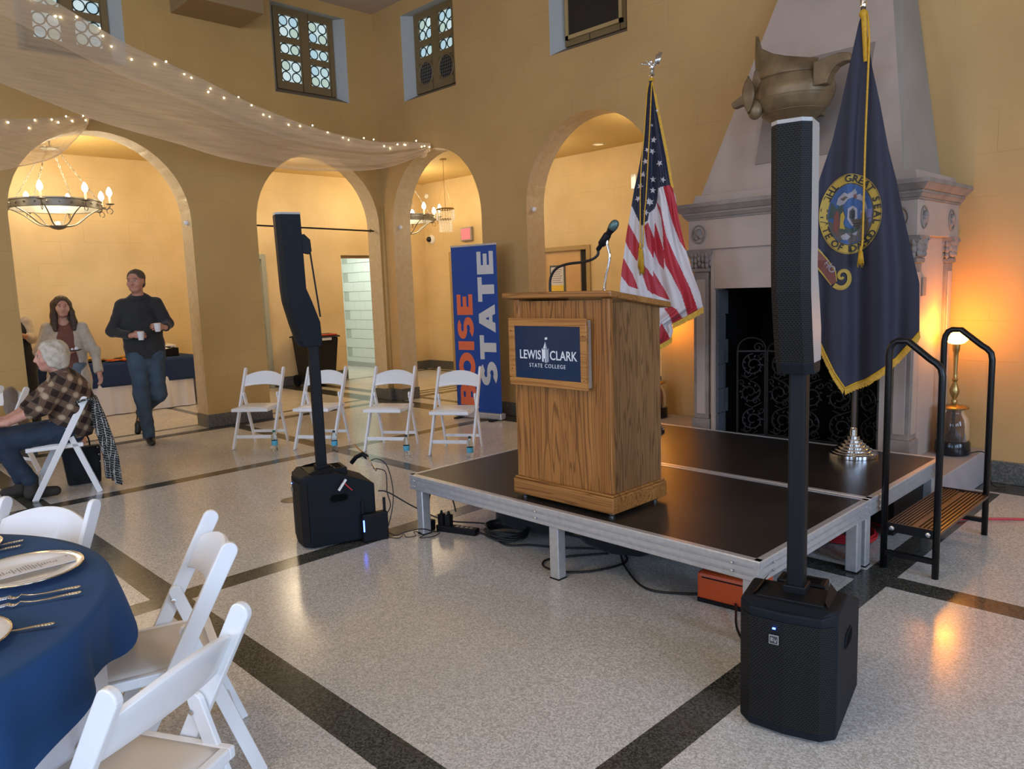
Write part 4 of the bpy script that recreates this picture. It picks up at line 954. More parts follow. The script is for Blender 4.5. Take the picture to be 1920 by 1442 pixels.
# ------------------------------------------------------------------ column speakers
def column_speaker(label, loc, rz, left):
    """local: front = -Y, width X; origin under the cabinet centre"""
    t = thing('column_speaker', label, 'speaker', loc, rz, 'column speakers on each side of the stage')
    hw, y0, y1, H = .165, -.25, .225, .475
    # cabinet plan: bowed front
    plan = [(-hw, y0 + .055), (-hw + .045, y0 + .012), (0, y0), (hw - .045, y0 + .012), (hw, y0 + .055), (hw, y1), (-hw, y1)]
    side = [(y0 + .0, 0), (y0, H - .02), (y0 + .03, H), (y0 + .29, H + .005), (y1, H - .115), (y1, 0)]
    m = MB(); n = len(plan)
    def top(y): 
        if y < -.02: return H
        return H - (y + .02) / (y1 + .02) * .105
    V = [(x, y, 0.012) for x, y in plan] + [(x, y, top(y) - (.018 if y < y0 + .06 else 0)) for x, y in plan]
    # insert ridge points so the top breaks cleanly
    m.add(V + [(-hw, -.02, H), (hw, -.02, H), (-hw + .01, y0 + .05, H), (hw - .01, y0 + .05, H)], [tuple(range(n))[::-1]] + [(i, i + 1, n + i + 1, n + i) for i in range(4)] +
          [(4, 5, n + 5, 15, n + 4), (5, 6, n + 6, n + 5), (6, 0, n, 14, n + 6), (14, 15, n + 5, n + 6), (16, 17, 15, 14), (n, 16, 14), (n + 4, 15, 17), (n, n + 1, n + 2, n + 3, n + 4, 17, 16)])
    cab = obj('subwoofer_cabinet', m, M_SUB, t, bevel=.008)
    g = MB(); q = [(-hw + .004, y0 + .046), (-hw + .047, y0 + .007), (0, y0 - .005), (hw - .047, y0 + .007), (hw - .004, y0 + .046)]
    g.grid(lambda u, v: (lambda k, f: (q[k][0] * (1 - f) + q[k + 1][0] * f, q[k][1] * (1 - f) + q[k + 1][1] * f, .045 + v * (H - .095)))(min(int(u * 4), 3), u * 4 - min(int(u * 4), 3)), 16, 1)
    obj('front_grille', g, M_GRILLE, cab)
    for sx in (-1, 1):
        h = MB(); P = [(-.082 + .028 * math.cos(a), .026 * math.sin(a)) for a in [PI / 2 + k * PI / 6 for k in range(7)]] + [(-.018 + .028 * math.cos(a), .026 * math.sin(a)) for a in [-PI / 2 + k * PI / 6 for k in range(7)]]
        # raised lip; flat black face painted as the shade of the recess
        h.add([(sx * (hw + .0015), .04 + p[0], .31 + p[1]) for p in P], [tuple(range(len(P)))], 0); h.tube([(sx * (hw + .002), .04 + p[0] * 1.0, .31 + p[1]) for p in P], .004, 6, 1, closed=True)
        obj('side_handle', h, [M_SOOT_SHADE, M_SUB], cab)
    tp_ = MB(); tp_.bb(-.115, .115, y0 + .07, -.03, H - .004, H + .005); tp_.add([(-.13, y0 + .07, H), (-.13, -.02, H), (-.105, -.02, H + .03), (-.115, y0 + .09, H + .012)], [(0, 1, 2, 3)]); tp_.add([(.13, y0 + .07, H), (.13, -.02, H), (.105, -.02, H + .03), (.115, y0 + .09, H + .012)], [(0, 1, 2, 3)])
    obj('top_tray', tp_, M_BLK, cab, bevel=.004)
    w = MB(); w.bb(-.085, .085, -.012, .075, H - .04, H + .009); ob = obj('top_carry_well', w, M_BLK, cab, bevel=.006)
    obj('well_shade_slab', MB().bb(-.065, .065, .004, .05, H + .004, H + .0105), M_SOOT_SHADE, ob)  # black slab on the well, painted as the shade inside its hole
    obj('power_led', MB().box((-.03, y0 - .009, H - .075), (.010, .004, .005)), M_BLUE_LED, cab)
    bd = obj('badge', MB().box((-.03, y0 - .010, H - .115), (.032, .004, .032)), M_CAP, cab)
    obj('badge_face', MB().box((-.03, y0 - .0125, H - .115), (.027, .001, .027)), mat('dark_badge_face', (.05, .05, .05), .4), bd)
    M0 = lambda x, z: Matrix.Translation((x, y0 - .0135, z)) @ Matrix.Rotation(PI / 2, 4, 'X')
    obj('badge_letters', fit('E', .009, .011, -.035, H - .113, off=.01, M0=M0), M_CAP, bd); obj('badge_letters', fit('V', .011, .013, -.024, H - .118, off=.01, M0=M0), M_CAP, bd)
    px, py = 0.0, -.07
    pole = MB(); pole.bb(px - .029, px + .029, py - .032, py + .032, H, 1.33); pl = obj('pole', pole, M_BLK, t, bevel=.007)
    obj('pole_socket', MB().bb(px - .04, px + .04, py - .042, py + .042, H, H + .03), M_BLK, pl, bevel=.005)
    # array: lower neck leans forward then a straight column
    w0 = .062
    zs = [1.27, 1.305, 1.42, 1.55, 1.63, 2.085]; fr_o = [-.085, -.104, -.135, -.165, -.172, -.182]; bk_o = [.04, .047, .042, .0, -.03, -.036]
    a = MB(); V = []
    pts = lambda f, b: [(-w0, f + .028), (-w0 * .6, f), (w0 * .6, f), (w0, f + .028), (w0 * .95, b), (-w0 * .95, b)]
    for z, f0, b0_ in zip(zs, fr_o, bk_o): V += [(x, y + py, z) for x, y in pts(f0, b0_)]
    F = [tuple(range(6))[::-1], tuple(range(30, 36))]
    for k in range(5): F += [(k * 6 + i, k * 6 + (i + 1) % 6, k * 6 + 6 + (i + 1) % 6, k * 6 + 6 + i) for i in range(6)]
    a.add(V, F); ar = obj('array_cabinet', a, M_SUB, t, bevel=.003)
    g = MB(); V = []
    for z, f0, b0_ in zip([1.31, 1.42, 1.55, 1.63, 2.075], fr_o[1:], bk_o[1:]): V += [(x * 1.01, y + py - .0015, z) for x, y in pts(f0, b0_)[:4]]
    for k in range(4): g.add(V[k * 4:k * 4 + 8], [(0, 1, 5, 4), (1, 2, 6, 5), (2, 3, 7, 6)])
    obj('array_grille', g, M_GRILLE, ar)
    c = MB(); c.add([(x * 1.01, y + py, z) for z in (2.08, 2.092) for x, y in pts(-.182, -.036)], [tuple(range(6))[::-1], tuple(range(6, 12))] + [(i, (i + 1) % 6, 6 + (i + 1) % 6, 6 + i) for i in range(6)]); obj('end_cap', c, M_CAP, ar)
    b = MB()
    for sx in (-1, 1):
        Z3 = list(zip([1.31, 1.42, 1.55, 1.63, 2.08], fr_o[1:], bk_o[1:]))
        for (za, fa, ba), (zb, fb_, bb_) in zip(Z3, Z3[1:]): b.add([(sx * w0 * 1.012, py + fa + .032, za), (sx * w0 * .985, py + ba - .004, za), (sx * w0 * .985, py + bb_ - .004, zb), (sx * w0 * 1.012, py + fb_ + .032, zb)], [(0, 1, 2, 3)])
    obj('side_trim', b, M_CAP, ar) if not left else None
    return t
cR = column_speaker('black column speaker in the right foreground, its grille facing the camera', (-1.189, 2.613, 0), 0.21, False)
cL = column_speaker('black column speaker left of the stage, seen from its side', (-4.281, 2.519, 0), -0.30, True)
m = MB(); m.add([(-.012, -.104, 1.85), (-.012, -.06, 1.84), (-.012, -.04, 1.86), (-.012, -.045, 1.93), (-.012, -.08, 1.965), (-.012, -.104, 1.96), (.012, -.104, 1.85), (.012, -.06, 1.84), (.012, -.04, 1.86), (.012, -.045, 1.93), (.012, -.08, 1.965), (.012, -.104, 1.96)], [(0, 1, 2, 3, 4, 5), (11, 10, 9, 8, 7, 6)] + [(i, (i + 1) % 6, 6 + (i + 1) % 6, 6 + i) for i in range(6)])
cb_ = obj('rear_bracket', m, M_BLK, cL, bevel=.003)
obj('bracket_strap', MB().bar((0, -.05, 1.86), (0, -.012, 1.45), .014, .008), M_BLK, cb_)
# ------------------------------------------------------------------ flags
def interp(tab, z):       # outline table [(u, z)...] top to bottom
    if z >= tab[0][1]: return tab[0][0]
    for (a, za), (b, zb) in zip(tab, tab[1:]):
        if zb <= z <= za: return a + (b - a) * (za - z) / max(1e-6, za - zb)
    return tab[-1][0]
def inside(p, poly):
    x, y = p; c = False; n = len(poly)
    for i in range(n):
        x0, y0 = poly[i]; x1, y1 = poly[(i + 1) % n]
        if (y0 > y) != (y1 > y) and x < (x1 - x0) * (y - y0) / (y1 - y0) + x0: c = not c
    return c
def star(cx, cz, r, rot=.2): return [(cx + (r if k % 2 == 0 else r * .42) * math.sin(rot + k * PI / 5), cz + (r if k % 2 == 0 else r * .42) * math.cos(rot + k * PI / 5)) for k in range(10)]
def pole_base(t, H, rb=.125):
    obj('pole', MB().cyl((0, 0, .03), (0, 0, H), .0155, n=14), mat('varnished_pole', (.07, .05, .035), .3), t, smooth=True, autos=40)
    pr = [(rb, 0), (rb, .012)]
    r = rb
    for k in range(7):
        r2 = rb * (1 - .125 * (k + 1)); z = .014 + .0115 * (k + 1) + .0012 * k * k; pr += [(r * .995, z - .004), (r2 + .004, z), (r2, z + .002)]; r = r2
    pr += [(.024, .12), (.022, .175), (.026, .18), (.018, .185), (.016, .19)]
    obj('stand', MB().lathe(pr, (0, 0, 0), 40), M_CHROME, t, smooth=True, autos=30)
def cordm(pts, r=.0055): return MB().tube(spline(pts, 6), r, 6)
def tassel(t, p, L=.075):
    m = MB(); m.lathe([(.004, 0), (.009, -.01), (.010, -.022), (.006, -.03), (.011, -.036), (.017, -L)], p, 10)
    for k in range(14):
        a = k * 2 * PI / 14; m.tube([(p[0] + .010 * math.cos(a), p[1] + .010 * math.sin(a), p[2] - .034), (p[0] + .019 * math.cos(a), p[1] + .019 * math.sin(a), p[2] - L - .012 * (k % 3))], .002, 4)
    return obj('tassel', m, M_FG, t, smooth=True)
# --- state flag
g0 = (-1.969, 5.08, .40)
idf = thing('state_flag', 'navy state flag with gold fringe and round seal on a chrome floor stand', 'flag', g0, face_rot(g0[0], g0[1]))
pole_base(idf, 2.86, .155)
obj('finial', MB().lathe([(.017, 0), (.02, .01), (.02, .06), (.015, .07), (.022, .085), (.022, .13), (.015, .14), (.02, .15), (.035, .19), (.01, .25), (0, .29)], (0, 0, 2.84), 16), M_CHROME, idf, smooth=True, autos=40)
IL = [(-0.016, 2.76), (-0.024, 2.735), (-0.052, 2.59), (-0.079, 2.45), (-0.122, 2.228), (-0.165, 2.035), (-0.225, 1.839), (-0.268, 1.673), (-0.29, 1.467), (-0.30, 1.259), (-0.30, 1.048), (-0.285, 0.917), (-0.191, 0.71), (-0.119, 0.56), (-0.058, 0.47)]
IR = [(0.006, 2.76), (0.012, 2.739), (0.032, 2.625), (0.057, 2.462), (0.108, 2.232), (0.16, 1.968), (0.21, 1.768), (0.244, 1.601), (0.305, 1.334), (0.353, 1.133), (0.362, 0.83), (0.24, 0.666), (0.149, 0.589), (0.056, 0.517), (-0.048, 0.468)]
def idS(u, z, off=0.0):
    w = max(.02, (2.8 - z)) ; k = min(1, w / 1.6)
    y = -.058 - .02 * k + k * (.026 * math.sin(u * 27 / (0.35 + .65 * k) + 1.1) + .006 * math.sin(u * 55 / (.4 + .6 * k) + z * 1.3) + .014 * math.sin(u * 13 + z * 2))
    return (u, y - off, z)
def idG(a, b):
    z = 2.76 - (2.76 - .47) * b; l = interp(IL, z); r = interp(IR, z); return (l + (r - l) * a, z)
obj('flag_cloth', MB().grid(lambda a, b: idS(*idG(a, b)), 90, 150), M_FB, idf, smooth=True)
fl = list(idf.children)[-1]
m = MB(); rnd = random.Random(3)
m.grid(lambda a, b: idS((-.012 + .030 * a + .02 * b) , 2.775 - .28 * b, .012 + .01 * math.sin(a * 3)), 4, 12); m.ball((.0, -.035, 2.79), .022, 10, 6, sc=(1.1, 1, 1.3))
edge = [p for p in IL if p[1] < .95] + [(-.056, .462)]; e2 = [p for p in IR if p[1] < .84][::-1]
path = [(-.285, .917), (-.191, .71), (-.119, .56), (-.058, .464), (.056, .513), (.149, .585), (.24, .662), (.362, .83)]
for (x0, z0), (x1, z1) in zip(path, path[1:]):
    L = math.hypot(x1 - x0, z1 - z0); n = int(L / .0035); nx, nz = (z1 - z0) / L, -(x1 - x0) / L
    if nz > 0: nx, nz = -nx, -nz
    for k in range(n):
        t = k / n; x = x0 + (x1 - x0) * t; z = z0 + (z1 - z0) * t; a = idS(x, z, .002)
        w = .002; q = .034 + rnd.uniform(-.004, .006)
        m.add([(a[0] - w, a[1], a[2] + .006), (a[0] + w, a[1], a[2] + .006), (a[0] + nx * .010 + w * .8, a[1] - .003, a[2] + nz * .010 - q), (a[0] + nx * .010 - w * .8, a[1] - .003, a[2] + nz * .010 - q)], [(0, 1, 2, 3)])
    tp2 = MB(); m.tube([idS(x0 + (x1 - x0) * k / 8, z0 + (z1 - z0) * k / 8, .004) for k in range(9)], .006, 5)
obj('gold_fringe', m, M_FG, idf)['kind'] = 'stuff'
# seal: printed in flat colours on the cloth
SCX, SCZ, SR1, SR2, SH1, SH2 = -.050, 1.578, .182, .130, .250, .188
mats_s = [mat('seal_gold', (.42, .27, .035), .6), mat('seal_black', (.02, .018, .02), .6), mat('seal_sky', (.03, .075, .19), .6), mat('seal_green', (.04, .06, .045), .6), mat('seal_brown', (.09, .07, .055), .6), mat('seal_pale', (.28, .25, .26), .6), mat('seal_red', (.16, .045, .03), .6), mat('seal_lilac', (.13, .13, .24), .6)]
class Dec:
    def __init__(s): s.mb = MB()
    def poly(s, P, mi, lift):
        # fan-subdivide so that it follows the folds
        c = (sum(p[0] for p in P) / len(P), sum(p[1] for p in P) / len(P)); K = 5
        n = len(P)
        for i in range(n):
            a, b = P[i], P[(i + 1) % n]
            for k in range(K):
                f0, f1 = k / K, (k + 1) / K
                q = lambda p, f: idS(c[0] + (p[0] - c[0]) * f, c[1] + (p[1] - c[1]) * f, lift)
                if k == 0: s.mb.add([idS(*c, lift), q(a, f1), q(b, f1)], [(0, 1, 2)], mi)
                else: s.mb.add([q(a, f0), q(a, f1), q(b, f1), q(b, f0)], [(0, 1, 2, 3)], mi)
el = lambda cx, cz, rx, rz, n=36, a0=0, a1=2 * PI: [(cx + rx * math.cos(a0 + (a1 - a0) * k / n), cz + rz * math.sin(a0 + (a1 - a0) * k / n)) for k in range(n)]
D = Dec()
for k in range(72):
    a, b = 2 * PI * k / 72, 2 * PI * (k + 1) / 72
    for (r1, h1, r2, h2, mi, lf) in ((SR1, SH1, SR2, SH2, 0, .0068), (SR1 - .004, SH1 - .004, SR1 - .0065, SH1 - .0065, 1, .0085), (SR2 + .006, SH2 + .006, SR2 + .001, SH2 + .001, 1, .0085)):
        D.mb.add([idS(SCX + r1 * math.cos(a), SCZ + h1 * math.sin(a), lf), idS(SCX + r1 * math.cos(b), SCZ + h1 * math.sin(b), lf), idS(SCX + r2 * math.cos(b), SCZ + h2 * math.sin(b), lf), idS(SCX + r2 * math.cos(a), SCZ + h2 * math.sin(a), lf)], [(0, 1, 2, 3)], mi)
cl = lambda P: [(SCX + p[0] * SR2, SCZ + p[1] * SH2) for p in P]
D.poly(el(SCX, SCZ, SR2, SH2), 2, 0.007)
D.poly(cl([(-.98, -.1), (-.85, .45), (-.6, .2), (-.35, .35), (-.2, -.1)]), 3, 0.0084)
D.poly(cl([(-.97, -.2), (.98, -.15), (.8, -.6), (.45, -.88), (0, -.99), (-.45, -.88), (-.8, -.6)]), 4, 0.0088)
D.poly(cl([(.45, .1), (.98, .15), (.95, -.3), (.5, -.35)]), 7, 0.0095)
D.poly(cl([(-.1, .18), (.12, .28), (.32, .18), (.34, -.15), (.12, -.42), (-.12, -.15)]), 5, 0.0101)       # shield
D.poly(cl([(-.02, .1), (.12, .2), (.24, .1), (.24, -.1), (.1, -.28), (-.04, -.1)]), 4, 0.011)
D.poly(cl([(-.55, .55), (-.3, .72), (.05, .72), (.2, .85), (.3, .7), (.15, .55), (-.1, .5), (-.25, .35), (-.45, .3), (-.62, .35)]), 5, 0.0101)   # elk head
D.poly(cl([(-.45, .52), (-.2, .6), (-.1, .55), (-.3, .45)]), 4, 0.011)
D.poly(cl([(-.72, -.05), (-.6, .15), (-.5, .1), (-.45, -.3), (-.55, -.6), (-.75, -.55)]), 6, 0.0101)      # left figure
D.poly(cl([(-.42, .0), (-.3, .1), (-.22, -.1), (-.3, -.3), (-.2, -.5), (-.45, -.45)]), 0, 0.0106)
D.poly(cl([(.5, -.0), (.62, .12), (.72, .0), (.75, -.35), (.5, -.4)]), 4, 0.0106)
D.poly(cl([(.25, .62), (.45, .66), (.66, .45), (.78, .15), (.7, .1), (.58, .38), (.4, .52), (.25, .5)]), 5, 0.011)   # ribbon
D.poly(cl([(.15, .62), (.3, .68), (.3, .52), (.18, .5)]), 6, 0.0114)
D.poly(cl([(-.5, -.55), (-.2, -.4), (.2, -.5), (.5, -.42), (.2, -.62), (-.2, -.66)]), 3, 0.0099)
D.poly(cl([(-.4, -.72), (-.15, -.62), (.05, -.75), (-.1, -.86), (-.3, -.84)]), 5, 0.0106); D.poly(cl([(.1, -.66), (.35, -.56), (.3, -.72)]), 5, 0.0106); D.poly(cl([(-.62, -.62), (-.5, -.6), (-.52, -.72)]), 6, 0.011)
rnd = random.Random(9)
for k in range(26):
    a = rnd.uniform(0, 2 * PI); r = rnd.uniform(.1, .85); x, z = r * math.cos(a), r * math.sin(a); s_ = rnd.uniform(.03, .08)
    D.poly(cl([(x - s_, z), (x, z + s_ * .6), (x + s_, z - s_ * .2), (x, z - s_ * .5)]), rnd.choice((1, 3, 4, 5, 4, 6)), .0054)
for x in (.05, .12, .19): D.poly(cl([(x - .02, .12), (x + .02, .12), (x + .02, -.16), (x - .02, -.16)]), 1, 0.0121)
obj('seal_print', D.mb, mats_s, fl)
def arc_text(s, a0, step, inward, mi, size):
    D2 = MB(); rm = (SR1 + SR2) / 2; hm = (SH1 + SH2) / 2; a = a0
    for ch in s:
        if ch != ' ':
            t = text_mesh(ch, size, Matrix.Identity(4), .0, .0012, 1.0)
            th = math.radians(a); px, pz = SCX + rm * math.cos(th), SCZ + hm * math.sin(th)
            nx, nz = math.cos(th) / rm, math.sin(th) / hm; L = math.hypot(nx, nz); nx /= L; nz /= L
            if inward: nx, nz = -nx, -nz
            tx, tz = nz, -nx
            D2.add([idS(px + v[0] * tx * 1.05 + v[1] * nx, pz + v[0] * tz * 1.05 + v[1] * nz, .0125) for v in t.v], t.f); obj('seal_letter', D2, mats_s[1], fl); D2 = MB()
        a += step * (1.25 if ch in 'GOD' else .75 if ch in 'I ' else 1.0)
    return D2
arc_text('GREAT SEAL OF', 95, -12.2, False, 1, .058)
arc_text('THE STATE OF IDAHO', 128, 11.4, True, 1, .058)
# scroll below the seal
m = MB(); band = [(-.292, 1.41), (-.255, 1.335), (-.20, 1.265), (-.155, 1.20), (-.135, 1.145)]; off = [(.0, .075), (.03, .07), (.045, .055), (.05, .04), (.03, .02)]
for (a, o1), (b, o2) in zip(zip(band, off), list(zip(band, off))[1:]):
    for f0, f1, mi in ((-.62, -.5, 1), (-.5, .5, 0), (.5, .62, 1)):
        Q = []
        for p, o_, f in ((a, o1, f0), (b, o2, f0), (b, o2, f1), (a, o1, f1)): Q.append(idS(p[0] + o_[0] * f, p[1] + o_[1] * f, .008))
        m.add(Q, [(0, 1, 2, 3)], mi)
obj('scroll_band', m, [mats_s[6], mats_s[0]], fl)
m = MB(); P = [(-.135, 1.135), (-.10, 1.115), (-.065, 1.125), (-.045, 1.16), (-.05, 1.205), (-.075, 1.225), (-.10, 1.215), (-.108, 1.19), (-.092, 1.172), (-.08, 1.185)]
SP_ = spline([(p[0], p[1], 0) for p in P], 5); n = len(SP_)
for i in range(n - 1):
    a, b = SP_[i], SP_[i + 1]; w0_ = .016 * (1 - .55 * i / n); w1_ = .016 * (1 - .55 * (i + 1) / n); d = (b - a).normalized(); nx, ny = -d.y, d.x
    m.add([idS(a.x - nx * w0_, a.y - ny * w0_, .009), idS(b.x - nx * w1_, b.y - ny * w1_, .009), idS(b.x + nx * w1_, b.y + ny * w1_, .009), idS(a.x + nx * w0_, a.y + ny * w0_, .009)], [(0, 1, 2, 3)])
obj('scroll_curl', m, mats_s[0], fl)
t = text_mesh('STATE OF IDAHO', .058, Matrix.Identity(4), 0, .001, .9, 'RIGHT'); th = math.radians(-52); m = MB()
m.add([idS(-.148 + v[0] * math.cos(th) - v[1] * math.sin(th) + .012, 1.205 + v[0] * math.sin(th) + v[1] * math.cos(th) + .012, .012) for v in t.v if 1], [])
keep = [f for f in t.f if all(m.v[i][0] > -.30 for i in f)]; m.f = keep; m.m = [0] * len(keep)
obj('scroll_lettering', m, mats_s[5], fl)
c = cordm([(.02, -.04, 2.80), (.032, -.075, 2.70), (.037, -.085, 2.56), (.029, -.11, 2.05), (.027, -.12, 1.45), (.020, -.12, 1.36)], .0065); tc = obj('halyard_cord', c, M_FG, idf, smooth=True)
tassel(tc, (.018, -.12, 1.375), .11)
# --- national flag
g1 = (-3.49, 5.0, .40)
usf = thing('national_flag', 'red, white and blue starred flag with gold fringe, silver eagle on its pole', 'flag', g1, face_rot(g1[0], g1[1]))
pole_base(usf, 2.66, .07)
UL = [(-0.020, 2.69), (-0.031, 2.656), (-0.041, 2.52), (-0.063, 2.325), (-0.085, 2.168), (-0.116, 2.01), (-0.142, 1.911), (-0.172, 1.75), (-0.208, 1.568), (-0.231, 1.404), (-0.25, 1.281), (-0.265, 1.135), (-0.281, 0.904), (-0.276, 0.70)]
UR = [(0.0, 2.69), (0.004, 2.673), (0.027, 2.515), (0.065, 2.316), (0.103, 2.116), (0.13, 1.93), (0.165, 1.833), (0.188, 1.671), (0.231, 1.467), (0.286, 1.26), (0.346, 1.094), (0.368, 0.985), (0.30, 0.945), (0.20, .895), (0.132, 0.86), (0.141, 0.81), (0.120, 0.75), (.03, .70)]
NAVY = [(-0.09, 2.75), (0.029, 2.75), (0.18, 1.918), (0.12, 1.92), (0.037, 1.9), (0.028, 1.808), (0.01, 1.754), (-0.034, 1.717), (-0.043, 1.662), (-0.063, 1.652), (-0.088, 1.621), (-0.118, 1.674), (-0.156, 1.763), (-0.19, 1.81), (-0.2, 1.9)]
REDS = [[(-0.188, 1.642), (-0.108, 1.487), (-0.113, 1.411), (-0.128, 1.354), (-0.173, 1.422), (-0.216, 1.508), (-0.214, 1.655)], [(-0.242, 1.393), (-0.268, 1.273), (-0.197, 1.169), (-0.121, 1.142), (-0.163, 1.261), (-0.232, 1.384)], [(-0.071, 1.62), (-0.043, 1.647), (0.006, 1.518), (-0.004, 1.375), (-0.049, 1.464), (-0.062, 1.537)], [(-0.082, 1.338), (-0.009, 1.231), (-0.01, 1.098), (-0.053, 1.136), (-0.091, 1.258)], [(0.009, 1.652), (0.024, 1.612), (0.077, 1.419), (0.076, 1.284), (0.037, 1.333), (-0.002, 1.439), (0.003, 1.534)], [(-0.007, 1.279), (0.083, 1.123), (0.118, 1.049), (0.035, 1.08), (-0.013, 1.11)], [(0.022, 1.809), (0.053, 1.752), (0.094, 1.537), (0.133, 1.441), (0.195, 1.303), (0.272, 1.133), (0.327, 0.975), (0.335, .93), (0.26, 0.90), (0.201, 1.095), (0.131, 1.242), (0.084, 1.323), (0.07, 1.467), (0.069, 1.562), (0.056, 1.681), (0.033, 1.753)], [(0.073, 1.906), (0.137, 1.935), (0.167, 1.793), (0.2, 1.698), (0.235, 1.571), (0.252, 1.404), (0.196, 1.493), (0.142, 1.638), (0.112, 1.749)], [(0.074, 0.986), (0.129, 1.001), (0.161, 0.984), (0.218, 0.901), (0.14, 0.85), (0.113, 0.928)], [(0.049, 0.881), (0.058, 0.865), (0.116, 0.757), (0.061, 0.65), (-0.001, 0.70)], [(-.25, 1.09), (-.29, .95), (-.2, .78), (-.12, .78), (-.17, .93)], [(-.08, 1.02), (-.02, .93), (-.03, .75), (-.09, .8)]]
STARS = [(0.007, 2.26), (-0.003, 2.175), (0.048, 2.081), (-0.058, 2.102), (-0.074, 2.008), (-0.097, 1.921), (-0.116, 1.829), (-0.020, 1.802), (-0.003, 1.888), (0.071, 1.958), (-0.042, 2.186), (-0.005, 2.367), (-0.036, 1.807), (-0.058, 1.721), (-0.028, 1.794), (.035, 2.47), (.0, 1.97)]
def usS(u, z, off=0.0):
    k = min(1, max(.02, 2.72 - z) / 1.0)
    c1 = (interp(UL, z) + interp(UR, z)) / 2; h = max(.01, (interp(UR, z) - interp(UL, z)) / 2); s = (u - c1) / h
    fold = .045 * math.exp(-((s - .08) / .16) ** 2) - .03 * math.exp(-((s + .45) / .22) ** 2) - .035 * math.exp(-((s - .45) / .25) ** 2) + .02 * math.exp(-((s - .75) / .08) ** 2)
    return (u, -.072 + k * (fold + .006 * math.sin(s * 25 + z * 9)) - off, z)
def usG(a, b):
    z = 2.69 - (2.69 - .70) * b; l = interp(UL, z); r = interp(UR, z); return (l + (r - l) * a, z)
def usM(a, b):
    p = usG(a, b)
    if inside(p, NAVY): return 2
    for R in REDS:
        if inside(p, R): return 0
    return 1
obj('flag_cloth', MB().grid(lambda a, b: usS(*usG(a, b)), 130, 330, mfn=usM), [M_FR, M_FW, M_FN], usf, smooth=True)
fl2 = list(usf.children)[-1]
for i, (x, z) in enumerate(STARS):
    r = (.026 if z < 2.3 else .013) * (0.8 if i in (10,) else 1)
    P = star(x, z, r, .2 + .3 * i); m = MB(); m.add([usS(x, z, .005)] + [usS(p[0], p[1], .005) for p in P], [(0, 1 + k, 1 + (k + 1) % 10) for k in range(10)])
    obj('star', m, M_FW, fl2)
m = MB(); rnd = random.Random(5)
m.grid(lambda a, b: (interp(UR, 2.68 - .78 * b) - .004 + .020 * a * min(1, .3 + 2 * b), usS(interp(UR, 2.68 - .78 * b), 2.68 - .78 * b)[1] - .004, 2.68 - .78 * b), 3, 30)
for k in range(230):
    t = k / 230; z = 2.60 - .70 * t; x = interp(UR, z); y = usS(x, z)[1]; m.add([(x, y - .004, z + .003), (x, y - .004, z - .003), (x + .018 + rnd.uniform(0, .006), y - .004, z - .012)], [(0, 1, 2)])
def fringe(path):
    for (x0, z0), (x1, z1) in zip(path, path[1:]):
        n = int(math.hypot(x1 - x0, z1 - z0) / .0035)
        for k in range(n):
            t = k / n; x = x0 + (x1 - x0) * t; z = z0 + (z1 - z0) * t; a = usS(x, z, .003); q = .036 + rnd.uniform(-.004, .006)
            m.add([(a[0] - .002, a[1], z + .008), (a[0] + .002, a[1], z + .008), (a[0] + .004, a[1] - .003, z - q), (a[0], a[1] - .003, z - q)], [(0, 1, 2, 3)])
fringe([(.368, .985), (.30, .945), (.20, .895), (.134, .865)]); fringe([(.130, .765), (.12, .75), (.03, .70), (-.1, .70), (-.276, .70)])
m.ball((-.004, -.04, 2.70), .022, 10, 6); obj('gold_fringe', m, M_FG, usf)['kind'] = 'stuff'
c1_ = obj('halyard_cord', cordm([(-.01, -.05, 2.70), (-.036, -.085, 2.62), (-.062, -.10, 2.32), (-.091, -.10, 2.02), (-.099, -.11, 1.763), (-.101, -.12, 1.49)], .0048), M_FG, usf, smooth=True)
c2_ = obj('halyard_cord', cordm([(.0, -.05, 2.70), (-.006, -.09, 2.62), (-.023, -.10, 2.317), (-.054, -.11, 1.847), (-.066, -.12, 1.727), (-.083, -.12, 1.46)], .0048), M_FG, usf, smooth=True)
tassel(c1_, (-.103, -.12, 1.495), .18); tassel(c2_, (-.092, -.12, 1.45), .18)
# eagle finial
eg = obj('eagle_finial', MB().lathe([(.010, 0), (.011, .075), (.018, .08), (.024, .09), (.020, .10), (.008, .108), (.012, .12), (0, .125)], (0, 0, 2.66), 14), M_CHROME, usf, smooth=True, autos=45)
m = MB(); m.ball((0, 0, 2.81), .022, 12, 8, sc=(.8, .8, 1.3)); m.ball((-.006, 0, 2.845), .011, 10, 6); m.bar((-.014, 0, 2.846), (-.024, 0, 2.84), .005, .005)
for sg, tip, mid in ((1, (.075, 0, 2.90), (.05, 0, 2.835)), (-1, (-.085, 0, 2.835), (-.045, 0, 2.85))):
    m.add([(sg * .01, -.01, 2.825), (sg * .01, -.01, 2.80), mid, tip, (tip[0] * .75, -.006, tip[2] + .012), (tip[0] * .4, -.008, 2.85)], [(0, 1, 2, 3, 4, 5)])
    for q in range(4): f = .4 + .2 * q; m.tube([(mid[0] * f, -.012, 2.82), (tip[0] * (.5 + .17 * q), -.012, tip[2] - .01 + .004 * q)], .004, 5)
m.add([(-.012, 0, 2.785), (.012, 0, 2.785), (.022, 0, 2.77), (-.02, 0, 2.77)], [(0, 1, 2, 3)])
obj('eagle', m, M_CHROME, eg, smooth=True, solid=.003)

